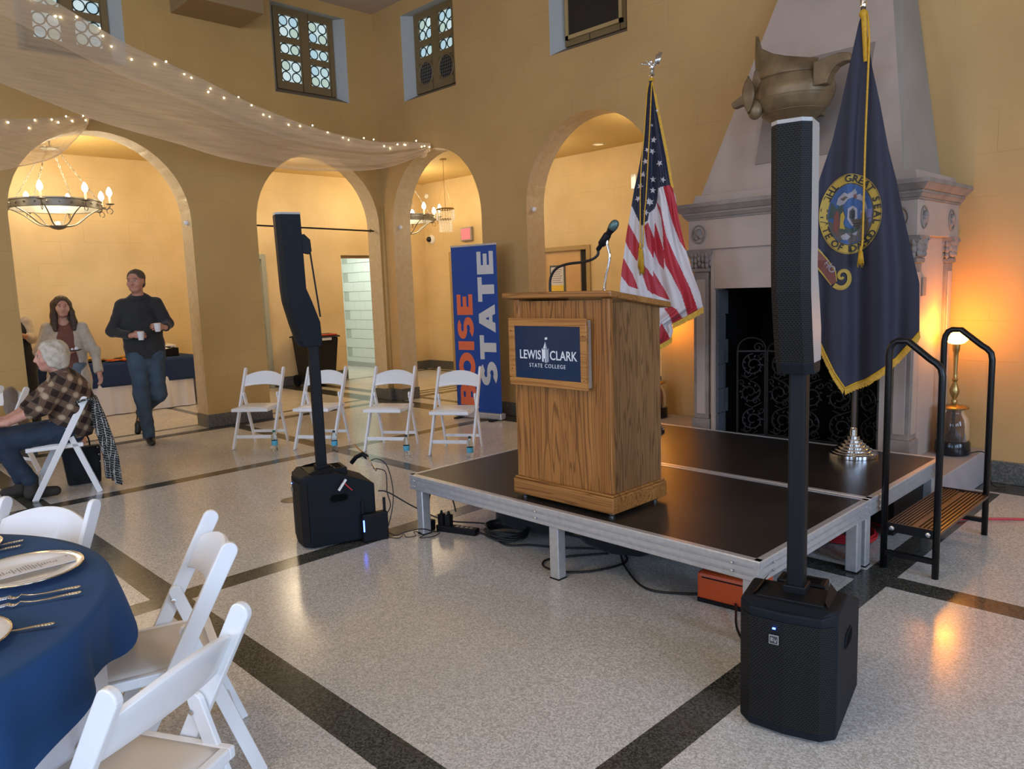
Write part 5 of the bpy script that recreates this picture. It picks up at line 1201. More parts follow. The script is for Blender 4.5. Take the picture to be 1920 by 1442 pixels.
# ------------------------------------------------------------------ tulle swags with fairy lights
def swag(name, label, top, bot, bulge, nb, seed, anchor=None):
    T = spline(top, 10); B = spline(bot, 10); n = min(len(T), len(B)); T = T[:n]; B = B[:n]
    t = thing(name, label, 'drape', (0, 0, 0), 0, 'white tulle swags with fairy lights')
    rnd = random.Random(seed)
    def S(u, v):
        k = u * (n - 1); i = min(int(k), n - 2); f = k - i; a = T[i].lerp(T[i + 1], f); b = B[i].lerp(B[i + 1], f)
        L = (a - b).length; amp = .05 * min(1, L / .4)
        p = a.lerp(b, v); d = Vector((.8, -.6, 0)); q = math.sin(v * 9 + u * 3) * .5 + math.sin(v * 23 + u * 7) * .28 + math.sin(v * 41 - u * 5) * .15
        return p + d * (amp * q + bulge * math.sin(PI * v) * min(1, L))
    obj('tulle_sheet', MB().grid(S, 70, 40), M_TULLE, t, smooth=True)
    obj('tulle_fold', MB().grid(lambda u, v: S(u, v * .38) + Vector((.05, -.04, .0)), 70, 14), M_TULLE, t, smooth=True)
    obj('hem', MB().tube([S(k / 70, 1.0) for k in range(71)], .006, 5), M_TULLE, t)
    wire = [S(k / 120, .05 + .05 * math.sin(k * .5)) + Vector((.03, -.02, .0)) for k in range(121)]
    w = obj('light_wire', MB().tube(wire, .0018, 4), M_CAP, t)
    b0 = None
    for k in range(nb):
        p = wire[int(120 * (k + rnd.uniform(.1, .9)) / nb)] + Vector((rnd.uniform(-.02, .02), rnd.uniform(-.02, .02), rnd.uniform(-.05, .03)))
        if b0 is None: b0 = obj('fairy_bulb', MB().ball((0, 0, 0), .009, 8, 6), M_FAIRY, w); b0.location = p
        else: inst(b0, w, p)
    if anchor is not None:
        m = MB(); a = Vector(anchor)
        for k in range(5):
            an = k * 1.3; tip = a + Vector((.10 * math.cos(an) * .7, -.05, .02 - .16 * ((k % 3) + 1) / 3)); m.grid(lambda u, v: a.lerp(tip, v) + Vector(((u - .5) * .16 * v, -.02 * math.sin(u * 9) * v, 0)), 6, 5)
        m.ball(a, .035, 10, 6); obj('gathered_knot', m, M_TULLE, t, smooth=True)
    return t
T_ = [(-7.998, 6.47, 3.479), (-8.073, 6.117, 3.469), (-8.148, 5.677, 3.442), (-8.181, 4.95, 3.507), (-8.128, 4.135, 3.662), (-7.99, 3.499, 3.816), (-7.839, 2.789, 3.965), (-7.646, 2.211, 4.125), (-7.456, 1.678, 4.285), (-7.173, 1.001, 4.496), (-6.1, -.2, 4.95), (-4.6, -1.5, 5.39)]
B_ = [(-8.011, 6.475, 3.4), (-8.178, 6.051, 3.212), (-8.279, 5.583, 3.114), (-8.387, 4.75, 3.069), (-8.344, 3.942, 3.103), (-8.248, 3.219, 3.215), (-8.097, 2.521, 3.303), (-7.919, 1.916, 3.427), (-7.742, 1.361, 3.555), (-7.472, 0.645, 3.742), (-6.4, -.5, 4.35), (-4.6, -1.5, 5.30)]
swag('tulle_swag', 'long sheer white tulle swag with fairy lights sweeping to the corner arch', T_, B_, .0, 52, 2, (-8.0, 6.44, 3.45))
T2 = [(-9.155, 2.722, 3.559), (-8.972, 2.489, 3.487), (-8.755, 2.187, 3.391), (-8.36, 1.742, 3.263), (-7.859, 1.193, 3.156), (-7.317, 0.57, 3.144), (-6.2, -.5, 3.7), (-4.6, -1.6, 5.39)]
B2 = [(-9.161, 2.735, 3.512), (-9.003, 2.526, 3.277), (-8.801, 2.257, 3.045), (-8.42, 1.795, 2.854), (-7.934, 1.224, 2.678), (-7.404, 0.522, 2.673), (-6.3, -.55, 3.2), (-4.62, -1.62, 5.3)]
swag('tulle_swag', 'short gathered tulle swag with fairy lights hanging over the left arch and chandelier', T2, B2, .05, 22, 4, (-9.15, 2.73, 3.55))

# ------------------------------------------------------------------ round table and place settings
TC = Vector((-2.74, -.20, 0)); TR = .90
tb = thing('round_table', 'round banquet table dressed to the floor in white linen at the lower left', 'table', TC)
obj('table_top', MB().lathe([(0, .725), (TR - .01, .725), (TR, .735), (TR, .748), (TR - .01, .752), (0, .752)], (0, 0, 0), 64), M_LINEN, tb, smooth=True, autos=40)
for k in range(4):
    a = k * PI / 2 + .4; obj('leg', MB().tube([(.5 * math.cos(a), .5 * math.sin(a), .725), (.58 * math.cos(a), .58 * math.sin(a), .0)], .014, 8), M_PEWTER, tb)
def skirt(u, v):
    a = 2 * PI * u; r = TR + .002 - .034 * min(1, v * 5) + .025 * v * math.sin(a * 17 + 1) + .012 * v * math.sin(a * 41)
    return (r * math.cos(a), r * math.sin(a), .752 - v * .745)
sk = obj('white_tablecloth', MB().grid(skirt, 200, 10), M_LINEN, smooth=True, solid=.002); sk.location = TC; tag(sk, 'white floor length cloth under the blue overlay of the round table', 'tablecloth')
def hemz(a):
    d = math.degrees(a) % 360
    z = .555 + .012 * math.sin(a * 7)
    z -= .06 * math.exp(-((d - 90) / 6) ** 2) + .045 * math.exp(-((d - 90) / 2.5) ** 2); z += .055 * math.exp(-((d - 77) / 5) ** 2); z -= .02 * math.exp(-((d - 65) / 5) ** 2); z -= .11 * math.exp(-((d - 10) / 16) ** 2); z += .035 * math.exp(-((d - 50) / 12) ** 2)
    return z
def over(u, v):
    a = 2 * PI * u; d = math.degrees(a) % 360
    if v < .7: r = (TR + .006) * v / .7; return (r * math.cos(a), r * math.sin(a), .757 + .0015 * math.sin(r * 7 * math.cos(a + .8)) )
    t = (v - .7) / .3; f = .035 * math.sin(a * 9 + 2) + .02 * math.sin(a * 17)
    f += .03 * math.exp(-((d - 89) / 6) ** 2) + .02 * math.exp(-((d - 90) / 3) ** 2)
    r = TR + .010 + t ** .7 * (.02 + max(f, -.022)) ; zt = .757; z = zt - t * (zt - hemz(a)) if t > .05 else zt - .004 * t / .05
    return (r * math.cos(a), r * math.sin(a), z)
ov = obj('blue_table_overlay', MB().grid(over, 240, 60), M_NAVY, smooth=True); ov.location = TC; tag(ov, 'blue linen overlay with a drooping corner on the round table', 'tablecloth')
def plate(label, x, y):
    t = thing('dinner_plate', label, 'plate', (x, y, .7595), 0, 'china plates on the round table')
    obj('plate_body', MB().lathe([(0, .002), (.09, .002), (.098, .004), (.115, .012), (.160, .016), (.163, .0185), (.158, .0205), (.118, .0165), (.104, .009), (.096, .0065), (0, .006)], (0, 0, 0), 48, cap=False), M_CHINA, t, smooth=True)
    obj('gilt_rim', MB().tube([(.161 * math.cos(2 * PI * k / 48), .161 * math.sin(2 * PI * k / 48), .0195) for k in range(48)], .0026, 6, closed=True), M_GOLD, t, smooth=True)
    return t
plate('white china plate with gilt rim holding a menu card, at the table edge', -2.71, .49)
plate('white china plate cut off by the left edge of the view', -2.275, .205)
plate('white china plate on the far side of the round table', -3.15, .35)
cd = thing('menu_card', 'narrow white printed menu card with a punched corner lying on the near plate', 'card', (-2.69, .50, .781), math.radians(92))
obj('card_sheet', MB().grid(lambda u, v: ((u - .5) * .24, (v - .5) * .085, .002 + .001 * math.sin(u * 4)), 10, 2), M_CARD, cd, solid=.0012)
m = MB(); rnd = random.Random(8)
for k in range(22):
    x = -.095 + k * .008; h = rnd.choice((.02, .03, .045, .05, .012)); m.box((x, rnd.uniform(-.004, .004), .0046), (.0022, h, .0002))
obj('printed_lines', m, M_INK, cd)
m = MB(); m.box((.108, .022, .0046), (.006, .006, .0002)); m.box((-.108, 0, .0046), (.010, .02, .0002)); obj('printed_mark', m, M_INK, cd)
def fork(label, x, y, ang, kind='fork'):
    t = thing(kind, label, kind, (x, y, .7605), ang, 'silver cutlery on the round table')
    h = MB(); P = [(-.10, 0, .006), (-.06, 0, .0055), (-.02, 0, .003), (.02, 0, .004), (.045, 0, .010)]
    S_ = spline(P, 5); V = []; n = len(S_)
    for i, p in enumerate(S_):
        w = .0105 - .007 * min(1, i / n * 1.6) if i / n < .65 else .0036; V += [p + Vector((0, -w, 0)), p + Vector((0, w, 0)), p + Vector((0, w, .002)), p + Vector((0, -w, .002))]
    h.add(V, [(i * 4 + a, i * 4 + (a + 1) % 4, i * 4 + 4 + (a + 1) % 4, i * 4 + 4 + a) for i in range(n - 1) for a in range(4)] + [(0, 1, 2, 3)])
    hd = obj('handle', h, M_SILVER, t, smooth=True, autos=50)
    o_ = MB()
    for k in range(6): o_.ball((-.102 + k * .008, 0, .0085), .0042 - .0003 * k, 8, 5, sc=(1.2, 1.5, .5))
    obj('handle_ornament', o_, M_GOLD, hd, smooth=True)
    if kind == 'fork':
        f = MB(); f.grid(lambda u, v: (.045 + .03 * v, (u - .5) * (.008 + .014 * math.sin(min(1, v * 1.3) * PI / 2)), .010 - .006 * math.sin(v * PI) ), 4, 5)
        for k in range(4): y_ = -.0095 + k * .0063; f.tube([(.072, y_, .009), (.095, y_, .006), (.115, y_ * .9, .010)], .0012, 5)
        obj('tines', f, M_SILVER, t, smooth=True, solid=.0012)
    else:
        f = MB(); f.prism([(.04, -.004), (.05, -.009), (.12, -.010), (.14, -.002), (.138, .004), (.04, .005)], Matrix.Translation((0, 0, .006)), .0012); obj('blade', f, M_SILVER, t)
    return t
a1 = math.atan2(-.19, -.08)
fork('silver fork nearest the menu plate, on the blue cloth', -2.475, .475, a1); fork('outer silver fork with twisted gilt handle on the blue cloth', -2.42, .462, a1 + .06)
fork('silver knife half hidden behind the menu plate', -2.845, .545, a1 + .1, 'knife'); fork('silver fork at the far place setting of the round table', -3.04, .44, a1 + .25); fork('silver knife at the far place setting of the round table', -3.10, .46, a1 + .25, 'knife')
fork('silver knife beside the cut off plate on the blue cloth', -2.25, .355, math.atan2(-.2, -.1), 'knife')

# ------------------------------------------------------------------ buffet table in the left aisle
bf = thing('buffet_table', 'long buffet table with gathered white skirt against the yellow aisle wall', 'table', (0, 0, 0))
BX0, BX1, BY0, BY1 = -12.1, -11.45, 1.7, 4.48
obj('table_top', MB().bb(BX0, BX1, BY0, BY1, .71, .735), M_LINEN, bf)
m = MB(); m.grid(lambda u, v: (BX1 + .01 + .02 * v + .018 * v * math.sin(u * 60) + .01 * v * math.sin(u * 133), BY0 + (BY1 - BY0 + .0) * u, .735 - .725 * v), 160, 6)
m.grid(lambda u, v: (BX1 - (BX1 - BX0) * u + .02, BY1 + .01 + .11 * v * (1 - u) + .015 * v * math.sin(u * 22), .735 - .725 * v), 30, 6); obj('white_skirt', m, M_LINEN, bf, smooth=True)
for k, (x, y) in enumerate(((BX0 + .05, BY0 + .1), (BX0 + .05, BY1 - .1), (BX1 - .1, BY0 + .1), (BX1 - .1, BY1 - .1))): obj('leg', MB().cyl((x, y, 0), (x, y, .71), .014), M_PEWTER, bf)
def bo(u, v):
    w = .34; tot = (BX1 - BX0) + w; s = v * tot; y = BY0 + (BY1 + .10 - BY0) * u
    if s < BX1 - BX0: return (BX0 + s, y, .742 - (0 if y < BY1 else (y - BY1) * .0))
    q = s - (BX1 - BX0); return (BX1 + .035 + .012 * math.sin(u * 21) * q / w, y - .03 * q, .742 - q * (1 + .12 * (u > .97)))
m = MB(); m.grid(bo, 60, 24); m.grid(lambda u, v: (BX0 + (BX1 + .03 - BX0) * u, BY1 + .10 + .05 * v * u + .02 * math.sin(u * 9) * v, .742 - (.22 + .12 * u) * v), 12, 8)
tag(obj('blue_table_runner', m, M_NAVY2, smooth=True, solid=.003), 'dark blue cloth laid across the buffet table', 'tablecloth')
def tray(x, y, lab, food):
    t = thing('food_tray', lab, 'tray', (x, y, .745)); obj('tray_body', MB().lathe([(0, .0), (.15, .0), (.19, .02), (.195, .022), (.15, .006), (0, .006)], (0, 0, 0), 28, cap=False), M_BLKG, t, smooth=True)
    rnd = random.Random(int(y * 10)); m = MB()
    for k in range(26): a = rnd.uniform(0, 6.28); r = rnd.uniform(0, .15); m.box((r * math.cos(a), r * math.sin(a), .02 + rnd.uniform(0, .03)), (.05, .04, .02), rz=rnd.uniform(0, 3))
    f_ = obj('snack_pieces', m, food, t, bevel=.006); f_['kind'] = 'stuff'
    return t
M_PASTRY = mat('golden_pastry', (.80, .46, .06), .5, noise=(20, (.62, .28, .04), 3, .3, .7))
tray(-11.80, 3.25, 'black tray of golden snacks on the buffet just right of the woman', M_PASTRY); tray(-11.80, 3.72, 'black tray of golden snacks on the buffet beside the walking man', M_PASTRY); tray(-11.65, 2.3, 'black tray of golden snacks on the buffet at the far left', M_PASTRY)
nap = MB(); rnd = random.Random(2)
for k in range(7): nap.box((-11.52 + rnd.uniform(-.05, .05), 3.45 + rnd.uniform(-.15, .15), .752 + .004 * k), (.11, .11, .004), rz=rnd.uniform(0, 1.5))
tag(obj('orange_napkins', nap, mat('orange_paper', (.85, .2, .03), .6)), 'scattered orange paper napkins at the buffet front edge', 'napkins')
q = thing('black_food_box', 'black open box with white paper on the right end of the buffet', 'box', (-11.70, 4.16, .746), .04); m = MB(); m.bb(-.14, .14, -.19, .19, 0, .008); m.bb(-.14, -.13, -.19, .19, 0, .13); m.bb(.13, .14, -.19, .19, 0, .11); m.bb(-.14, .14, -.19, -.18, 0, .12); m.bb(-.14, .14, .18, .19, 0, .12)
obj('box_walls', m, M_BLK, q); obj('paper_sheet', MB().grid(lambda u, v: (-.12 + .24 * u, -.24 + .4 * v, .13 + .03 * math.sin(u * 3 + v * 4)), 8, 8), M_LINEN, q, smooth=True, solid=.002)
q = thing('white_food_carton', 'white carton with a bent metal tong on the right end of the buffet', 'box', (-11.985, 4.30, .746), 0); obj('carton_body', MB().bb(-.11, .11, -.14, .14, 0, .15), M_LINEN, q, bevel=.004); obj('tong', MB().tube([(0, -.08, .155), (.02, 0, .175), (0, .1, .157)], .006, 6), M_STEEL, q)

# ------------------------------------------------------------------ chandeliers
def chandelier(label, loc, rz):
    t = thing('ring_chandelier', label, 'chandelier', loc, rz, 'candle ring chandeliers in the arcade aisles'); R = .50
    prof = [(R, -.055), (R + .008, -.05), (R + .008, -.04), (R, -.035), (R, .035), (R + .012, .04), (R + .012, .055), (R - .01, .055), (R - .012, -.05), (R, -.055)]
    obj('ring_band', MB().lathe(prof, (0, 0, 0), 48, cap=False), M_PEWTER, t, smooth=True, autos=40)
    s = MB(); 
    for k in range(24): a = 2 * PI * k / 24; s.ball((R * 1.012 * math.cos(a), R * 1.012 * math.sin(a), 0), .012, 6, 4)
    obj('ring_rosettes', s, M_PEWTER, t)
    hubm = MB().lathe([(0, -.30), (.05, -.29), (.10, -.265), (.11, -.25), (.06, -.235), (.05, -.2), (0, -.19)], (0, 0, 0), 20); obj('bottom_hub', hubm, M_PEWTER, t, smooth=True)
    top = MB().lathe([(.03, .70), (.10, .695), (.105, .68), (.03, .675)], (0, 0, 0), 20)
    for k in range(8): a = 2 * PI * k / 8; top.tube([(.10 * math.cos(a), .10 * math.sin(a), .69), (.16 * math.cos(a), .16 * math.sin(a), .705), (.18 * math.cos(a), .18 * math.sin(a), .69)], .004, 5)
    top.cyl((0, 0, .7), (0, 0, .86), .008); top.lathe([(.07, .855), (.07, .87)], (0, 0, 0), 16); obj('top_canopy', top, M_PEWTER, t)
    for k in range(4):
        a = 2 * PI * (k + .5) / 4; p0 = Vector((.08 * math.cos(a), .08 * math.sin(a), .68)); p1 = Vector((R * math.cos(a), R * math.sin(a), .05)); c = MB()
        for j in range(16):
            q0 = p0.lerp(p1, j / 16); q1 = p0.lerp(p1, (j + 1) / 16); mid = (q0 + q1) / 2; w = .013; side = Vector((-math.sin(a), math.cos(a), 0)) if j % 2 == 0 else Vector((math.cos(a) * .7, math.sin(a) * .7, .5))
            c.tube([q0, mid + side * w, q1, mid - side * w], .0035, 5, closed=True)
        obj('chain', c, M_PEWTER, t)
    arm0 = None
    for k in range(8):
        a = 2 * PI * k / 8 + .2; Rm = Matrix.Rotation(a, 4, 'Z')
        if arm0 is None:
            m = MB(); m.tube(spline([(.10, 0, -.255), (.22, 0, -.23), (.36, 0, -.12), (.50, 0, -.045), (.57, 0, -.05), (.61, 0, -.01)], 6), .008, 6)
            m.tube([(.60 + .035 * math.cos(q), 0, -.075 + .035 * math.sin(q)) for q in [.5 * j - 1.5 for j in range(12)]], .005, 5)
            m.lathe([(.012, .0), (.045, .01), (.052, .018), (.045, .02), (.012, .012)], (.61, 0, .0), 14)
            arm0 = obj('candle_arm', m, M_PEWTER, t, smooth=True); arm0.rotation_euler = (0, 0, a)
            c0 = obj('candle_sleeve', MB().lathe([(.013, .01), (.013, .10), (.009, .105)], (.61, 0, 0), 12), M_CANDLE, arm0, smooth=True)
            b0 = obj('flame_bulb', MB().lathe([(.009, .105), (.026, .125), (.034, .15), (.027, .185), (.010, .22), (0, .225)], (.61, 0, 0), 12), M_BULB, arm0, smooth=True)
        else:
            n = inst(arm0, t, rot=(0, 0, a)); inst(c0, n); inst(b0, n)
    return t
chandelier('large ring chandelier with lit candle bulbs inside the left arch', (-10.8, 2.74, 2.79), .1)
chandelier('ring chandelier with lit candle bulbs half hidden behind the corner pier', (-10.85, 8.13, 2.82), .5)
q = thing('crystal_chandelier', 'small two tier crystal chandelier hanging on thin wires inside the corner arch', 'chandelier', (-9.66, 8.05, 0))
m = MB(); m.tube([(0, 0, 3.66), (0, 0, 3.35)], .004, 5)
for k in range(3): a = 2 * PI * k / 3 + .3; m.tube([(0, 0, 3.36), (.14 * math.cos(a), .14 * math.sin(a), 2.87)], .0035, 5)
m.lathe([(.05, 3.655), (.05, 3.64)], (0, 0, 0), 12); obj('hanging_wires', m, M_BRASS, q)
m = MB(); m.lathe([(.145, 2.86), (.15, 2.875), (.145, 2.885)], (0, 0, 0), 28, cap=False); m.lathe([(.10, 2.70), (.105, 2.71), (.10, 2.72)], (0, 0, 0), 24, cap=False); obj('tier_rings', m, M_BRASS, q)
m = MB()
for R_, z0_, n_, rows_ in ((.145, 2.86, 22, 7), (.10, 2.70, 16, 8)):
    for k in range(n_):
        for j in range(rows_): a = 2 * PI * k / n_; m.ball((R_ * math.cos(a), R_ * math.sin(a), z0_ - .012 - j * .024), .0085, 6, 4)
obj('crystal_strings', m, M_CRYS, q)['kind'] = 'stuff'
# tie rod, hooks, wall devices
q = thing('tie_rod', 'dark iron rod across the arch behind the left speaker column', 'rod', (0, 0, 0)); obj('rod', MB().cyl((XA - .15, 4.57, 2.49), (XA - .15, 6.43, 2.46), .011), M_IRON, q)
obj('end_hook', MB().tube([(XA - .15, 6.38 + .022 * math.cos(a), 2.462 + .022 * math.sin(a)) for a in [k * .6 for k in range(9)]], .006, 6), M_BRASS, q)
for lab, p in (('small white knob on the jamb of the left arch', (XA - .12, 3.735, 2.49)), ('small white knob on the left jamb of the corner arch', (-8.945, YB + .12, 2.49)), ('small white knob on the left jamb of the arch behind the lectern', (-6.305, YB + .12, 2.49))):
    k_ = MB(); k_.ball(p, .03, 12, 8); k_.ball((p[0] + .01, p[1] - .01, p[2] - .015), .018, 10, 6); tag(obj('porcelain_insulator', k_, M_CHINA, smooth=True), lab.replace('knob', 'insulator'), 'insulator', 'white insulators on the arch jambs')
q = thing('exit_sign', 'white framed wall sign with a glowing pink face in the corner arch', 'sign', (-10.88, YO, 2.6)); obj('sign_case', MB().bb(-.155, .155, -.06, 0, -.125, .125), M_CAP, q, bevel=.006); obj('lit_face', MB().bb(-.125, .125, -.066, -.058, -.10, .10), mat('pink_lit_face', (.6, .15, .17), .4, emit=(1.0, .22, .25), es=.55), q)
q = thing('dome_camera', 'white dome security camera on the aisle wall left of the pink sign', 'camera', (-11.95, YO, 2.57)); obj('camera_base', MB().lathe([(.09, 0), (.095, .01), (.09, .05), (.07, .07)], (0, 0, 0), 20, axis=(0, -1, 0)), M_CHINA, q, smooth=True, autos=40); obj('smoked_dome', MB().ball((-.01, -.075, 0), .055, 14, 10), M_BLKG, q, smooth=True)
q = thing('wall_detector', 'small round white detector high on the aisle corner wall', 'detector', (-12.05, YO, 3.42)); obj('detector_body', MB().lathe([(.05, 0), (.055, .02), (.035, .05), (0, .055)], (0, 0, 0), 16, axis=(0, -1, 0)), M_CHINA, q, smooth=True)
q = thing('wall_speaker', 'small white device on the aisle wall behind the starred flag', 'device', (-7.03, YO, 3.1)); obj('device_body', MB().bb(-.06, .06, -.04, 0, -.12, .12), M_CHINA, q, bevel=.02)
q = thing('recessed_downlight', 'small lit downlight in the ceiling of the aisle behind the lectern', 'downlight', (-7.39, 9.2, ZA)); obj('trim_ring', MB().lathe([(.09, 0), (.095, -.008), (.07, -.01)], (0, 0, 0), 24, cap=False), M_CHINA, q, smooth=True); obj('lit_lens', MB().lathe([(.07, -.004), (0, -.004)], (0, 0, 0), 20, cap=False), M_CANDLE, q)
# poster on the door
q = thing('door_notice', 'small framed notice with yellow foot on the tan door behind the lectern', 'notice', (-8.66, YO + .018, 1.72)); obj('notice_frame', MB().bb(-.17, .17, -.012, 0, -.26, .20), mat('grey_green_frame', (.08, .1, .09), .4), q); obj('notice_sheet', MB().bb(-.14, .14, -.015, -.011, -.23, .17), M_CARD, q)
m = MB()
for k in range(7): m.bb(-.11, .11 - .02 * (k % 3), -.0165, -.0145, .12 - .035 * k, .13 - .035 * k)
obj('notice_lines', m, M_INK, q); obj('notice_yellow_panel', MB().bb(-.14, .14, -.0168, -.0145, -.23, -.13), mat('notice_yellow', (.8, .55, .08), .5), q)

# ------------------------------------------------------------------ wheelie bin
q = thing('wheelie_bin', 'black wheelie bin with a red rimmed lid against the aisle wall', 'bin', (-11.72, 6.72, 0), math.radians(88))
m = MB(); V = [(-.22, -.25, .08), (.22, -.25, .08), (.22, .25, .08), (-.22, .25, .08), (-.28, -.32, .84), (.28, -.32, .84), (.28, .30, .84), (-.28, .30, .84)]; m.add(V, [(3, 2, 1, 0), (4, 5, 6, 7), (0, 1, 5, 4), (1, 2, 6, 5), (2, 3, 7, 6), (3, 0, 4, 7)]); obj('bin_body', m, M_CAN, q, bevel=.02)
m = MB(); m.grid(lambda u, v: (-.30 + .6 * u, -.34 + .68 * v, .855 + .035 * math.sin(PI * v)), 6, 10); obj('bin_lid', m, M_CAN, q, smooth=True, solid=.02); obj('red_rim', MB().bb(-.27, .27, -.30, -.1, .875, .895), mat('red_bin_edge', (.5, .03, .02), .4), q, bevel=.006); obj('lid_notice', MB().bb(-.06, .14, -.334, -.326, .80, .86), M_CARD, q)
for x in (-.24, .24): obj('wheel', MB().lathe([(.03, -.025), (.10, -.025), (.10, .025), (.03, .025)], (x, .27, .10), 20, axis=(1, 0, 0)), M_BLK, q)
obj('bin_handle', MB().tube([(-.24, .34, .83), (-.2, .38, .85), (.2, .38, .85), (.24, .34, .83)], .014, 8), M_BLK, q)

# ------------------------------------------------------------------ lamp on the hearth
M_JAR = mat('smoked_jar_glass', (.35, .26, .2), .04, trans=.85, ior=1.4)
def hearth_lamp(label, LX, LY, LE=12):
    q = thing('hearth_lamp', label, 'lamp', (LX, LY, .25))
    obj('black_base', MB().lathe([(.10, 0), (.115, .008), (.118, .04), (.116, .09), (.108, .105)], (0, 0, 0), 32), M_BLKG, q, smooth=True, autos=40)
    obj('glass_jar', MB().lathe([(.100, .10), (.108, .14), (.107, .22), (.098, .27), (.075, .305), (.068, .325), (.075, .34)], (0, 0, 0), 32, cap=False), M_JAR, q, smooth=True)
    obj('jar_interior', MB().lathe([(.07, .105), (.05, .14), (.02, .20), (.015, .33)], (0, 0, 0), 20), M_BLK, q, smooth=True)
    obj('brass_rim', MB().lathe([(.07, .335), (.098, .345), (.10, .352), (.095, .358), (.03, .372), (.018, .38)], (0, 0, 0), 28), M_BRASS, q, smooth=True, autos=40)
    obj('candlestick', MB().lathe([(.018, .38), (.022, .40), (.012, .415), (.03, .45), (.033, .48), (.02, .52), (.012, .54), (.022, .555), (.013, .57), (.012, .60), (.016, .72), (.017, .76), (.024, .77), (.026, .80), (.03, .82)], (0, 0, 0), 20), M_BRASS, q, smooth=True, autos=50)
    obj('amber_shade', MB().lathe([(.02, .815), (.05, .825), (.073, .845), (.08, .87), (.07, .895), (.045, .91), (.03, .912)], (0, 0, 0), 28, cap=False), M_OLAMP, q, smooth=True)
    light('hearth_lamp_glow', 'POINT', (LX, LY, .25 + .96), LE, (1.0, .31, .016), .05)
LX, LY = -1.675, 6.18
hearth_lamp('glass jar lamp with brass candlestick and glowing amber shade on the hearth', LX, LY)
hearth_lamp('amber lamp at the far left end of the hearth, hidden behind the lectern', -4.36, 6.25, 9)
tag(obj('lamp_cord', MB().tube(spline([(LX + .10, LY, .262), (LX + .16, LY + .1, .27), (LX + .22, LY + .05, .25), (-1.44, 6.2, .12), (-1.42, 6.3, .02), (-1.36, 6.35, .012)], 8), .004, 6), M_CABLE), 'thin black lamp cord trailing off the hearth', 'cable')
tag(obj('red_cable', MB().tube(spline([(-2.3, 5.3, .012), (-1.9, 5.0, .012), (-1.62, 4.9, .012), (-1.45, 5.25, .012), (-1.25, 5.45, .012), (-1.0, 5.62, .012), (-.6, 5.75, .012), (0, 5.9, .012), (1, 5.9, .012)], 8), .008, 8), M_RED), 'red cable running over the floor past the stage steps', 'cable')

# ------------------------------------------------------------------ things on the floor round the stage
def coil(c, r, n, th, seed, z=.02):
    rnd = random.Random(seed); P = []
    for k in range(n * 14):
        a = 2 * PI * k / 14; rr = r * (1 + rnd.uniform(-.08, .08)); P.append((c[0] + rr * math.cos(a), c[1] + rr * .8 * math.sin(a), z + .010 * (k // 14) + rnd.uniform(0, .006)))
    return MB().tube(P, th, 6)
tag(obj('red_cable_coil', coil((-1.83, 4.55), .20, 5, .008, 3), M_RED, smooth=True), 'coil of red cable under the right side of the stage', 'cable')
tag(obj('black_cable_coil', coil((-3.42, 3.24), .15, 6, .007, 4), M_CABLE, smooth=True), 'coil of thin black cable under the stage beside the dark bag', 'cable')
def bag(label, c, d, rz):
    t = thing('equipment_bag', label, 'bag', c, rz, 'dark bags stored under the stage')
    m = MB(); m.grid(lambda u, v: (d[0] / 2 * (abs(math.cos(2 * PI * u)) ** .6) * (1 if math.cos(2 * PI * u) > 0 else -1) * min(1, math.sin(PI * min(v, .999)) * 2.2 + .0), d[1] / 2 * (abs(math.sin(2 * PI * u)) ** .6) * (1 if math.sin(2 * PI * u) > 0 else -1) * min(1, math.sin(PI * min(v, .999)) * 2.2), d[2] * v + .012 * math.sin(u * 31) * math.sin(PI * v)), 32, 12)
    obj('bag_body', m, cloth('black_bag_nylon' + label[:3], (.012, .012, .013)), t, smooth=True); obj('bag_handle', MB().tube(spline([(-d[0] * .25, -d[1] * .3, d[2] * .9), (-d[0] * .1, -d[1] * .3, d[2] * 1.12), (d[0] * .1, -d[1] * .3, d[2] * 1.12), (d[0] * .25, -d[1] * .3, d[2] * .9)], 5), .010, 6), M_BLK, t, smooth=True)
    obj('zip_line', MB().tube([(-d[0] * .4, -d[1] * .47, d[2] * .62), (0, -d[1] * .515, d[2] * .64), (d[0] * .4, -d[1] * .47, d[2] * .62)], .004, 5), M_PEWTER, t)
bag('bulky black bag under the front left of the stage', (-3.36, 3.50, 0), (.62, .38, .29), .1); bag('flatter black bag behind the middle stage leg', (-2.74, 3.55, 0), (.5, .36, .22), -.1); bag('low dark bag deep under the stage centre', (-2.15, 3.82, 0), (.5, .35, .17), .2)
q = thing('power_strip', 'black power strip with two plugs on the floor under the stage corner', 'power strip', (-3.74, 3.10, 0), .32); obj('strip_body', MB().bb(-.15, .15, -.03, .03, 0, .042), M_BLK, q, bevel=.004)
for x in (-.12, -.065): obj('plug', MB().bb(x - .02, x + .02, -.022, .022, .042, .115).lathe([(.012, .115), (.006, .14)], (x, 0, 0), 10), M_BLK, q, bevel=.004)
m = MB()
for k in range(4): m.bb(-.01 + k * .035, .008 + k * .035, -.012, .012, .0405, .0432)
obj('outlets', m, M_CAP, q)
q = thing('power_adapter', 'small black power adapter on the floor behind the corner stage leg', 'adapter', (-3.93, 3.02, 0), .2); obj('adapter_body', MB().bb(-.03, .03, -.025, .025, 0, .07), M_BLK, q, bevel=.005)
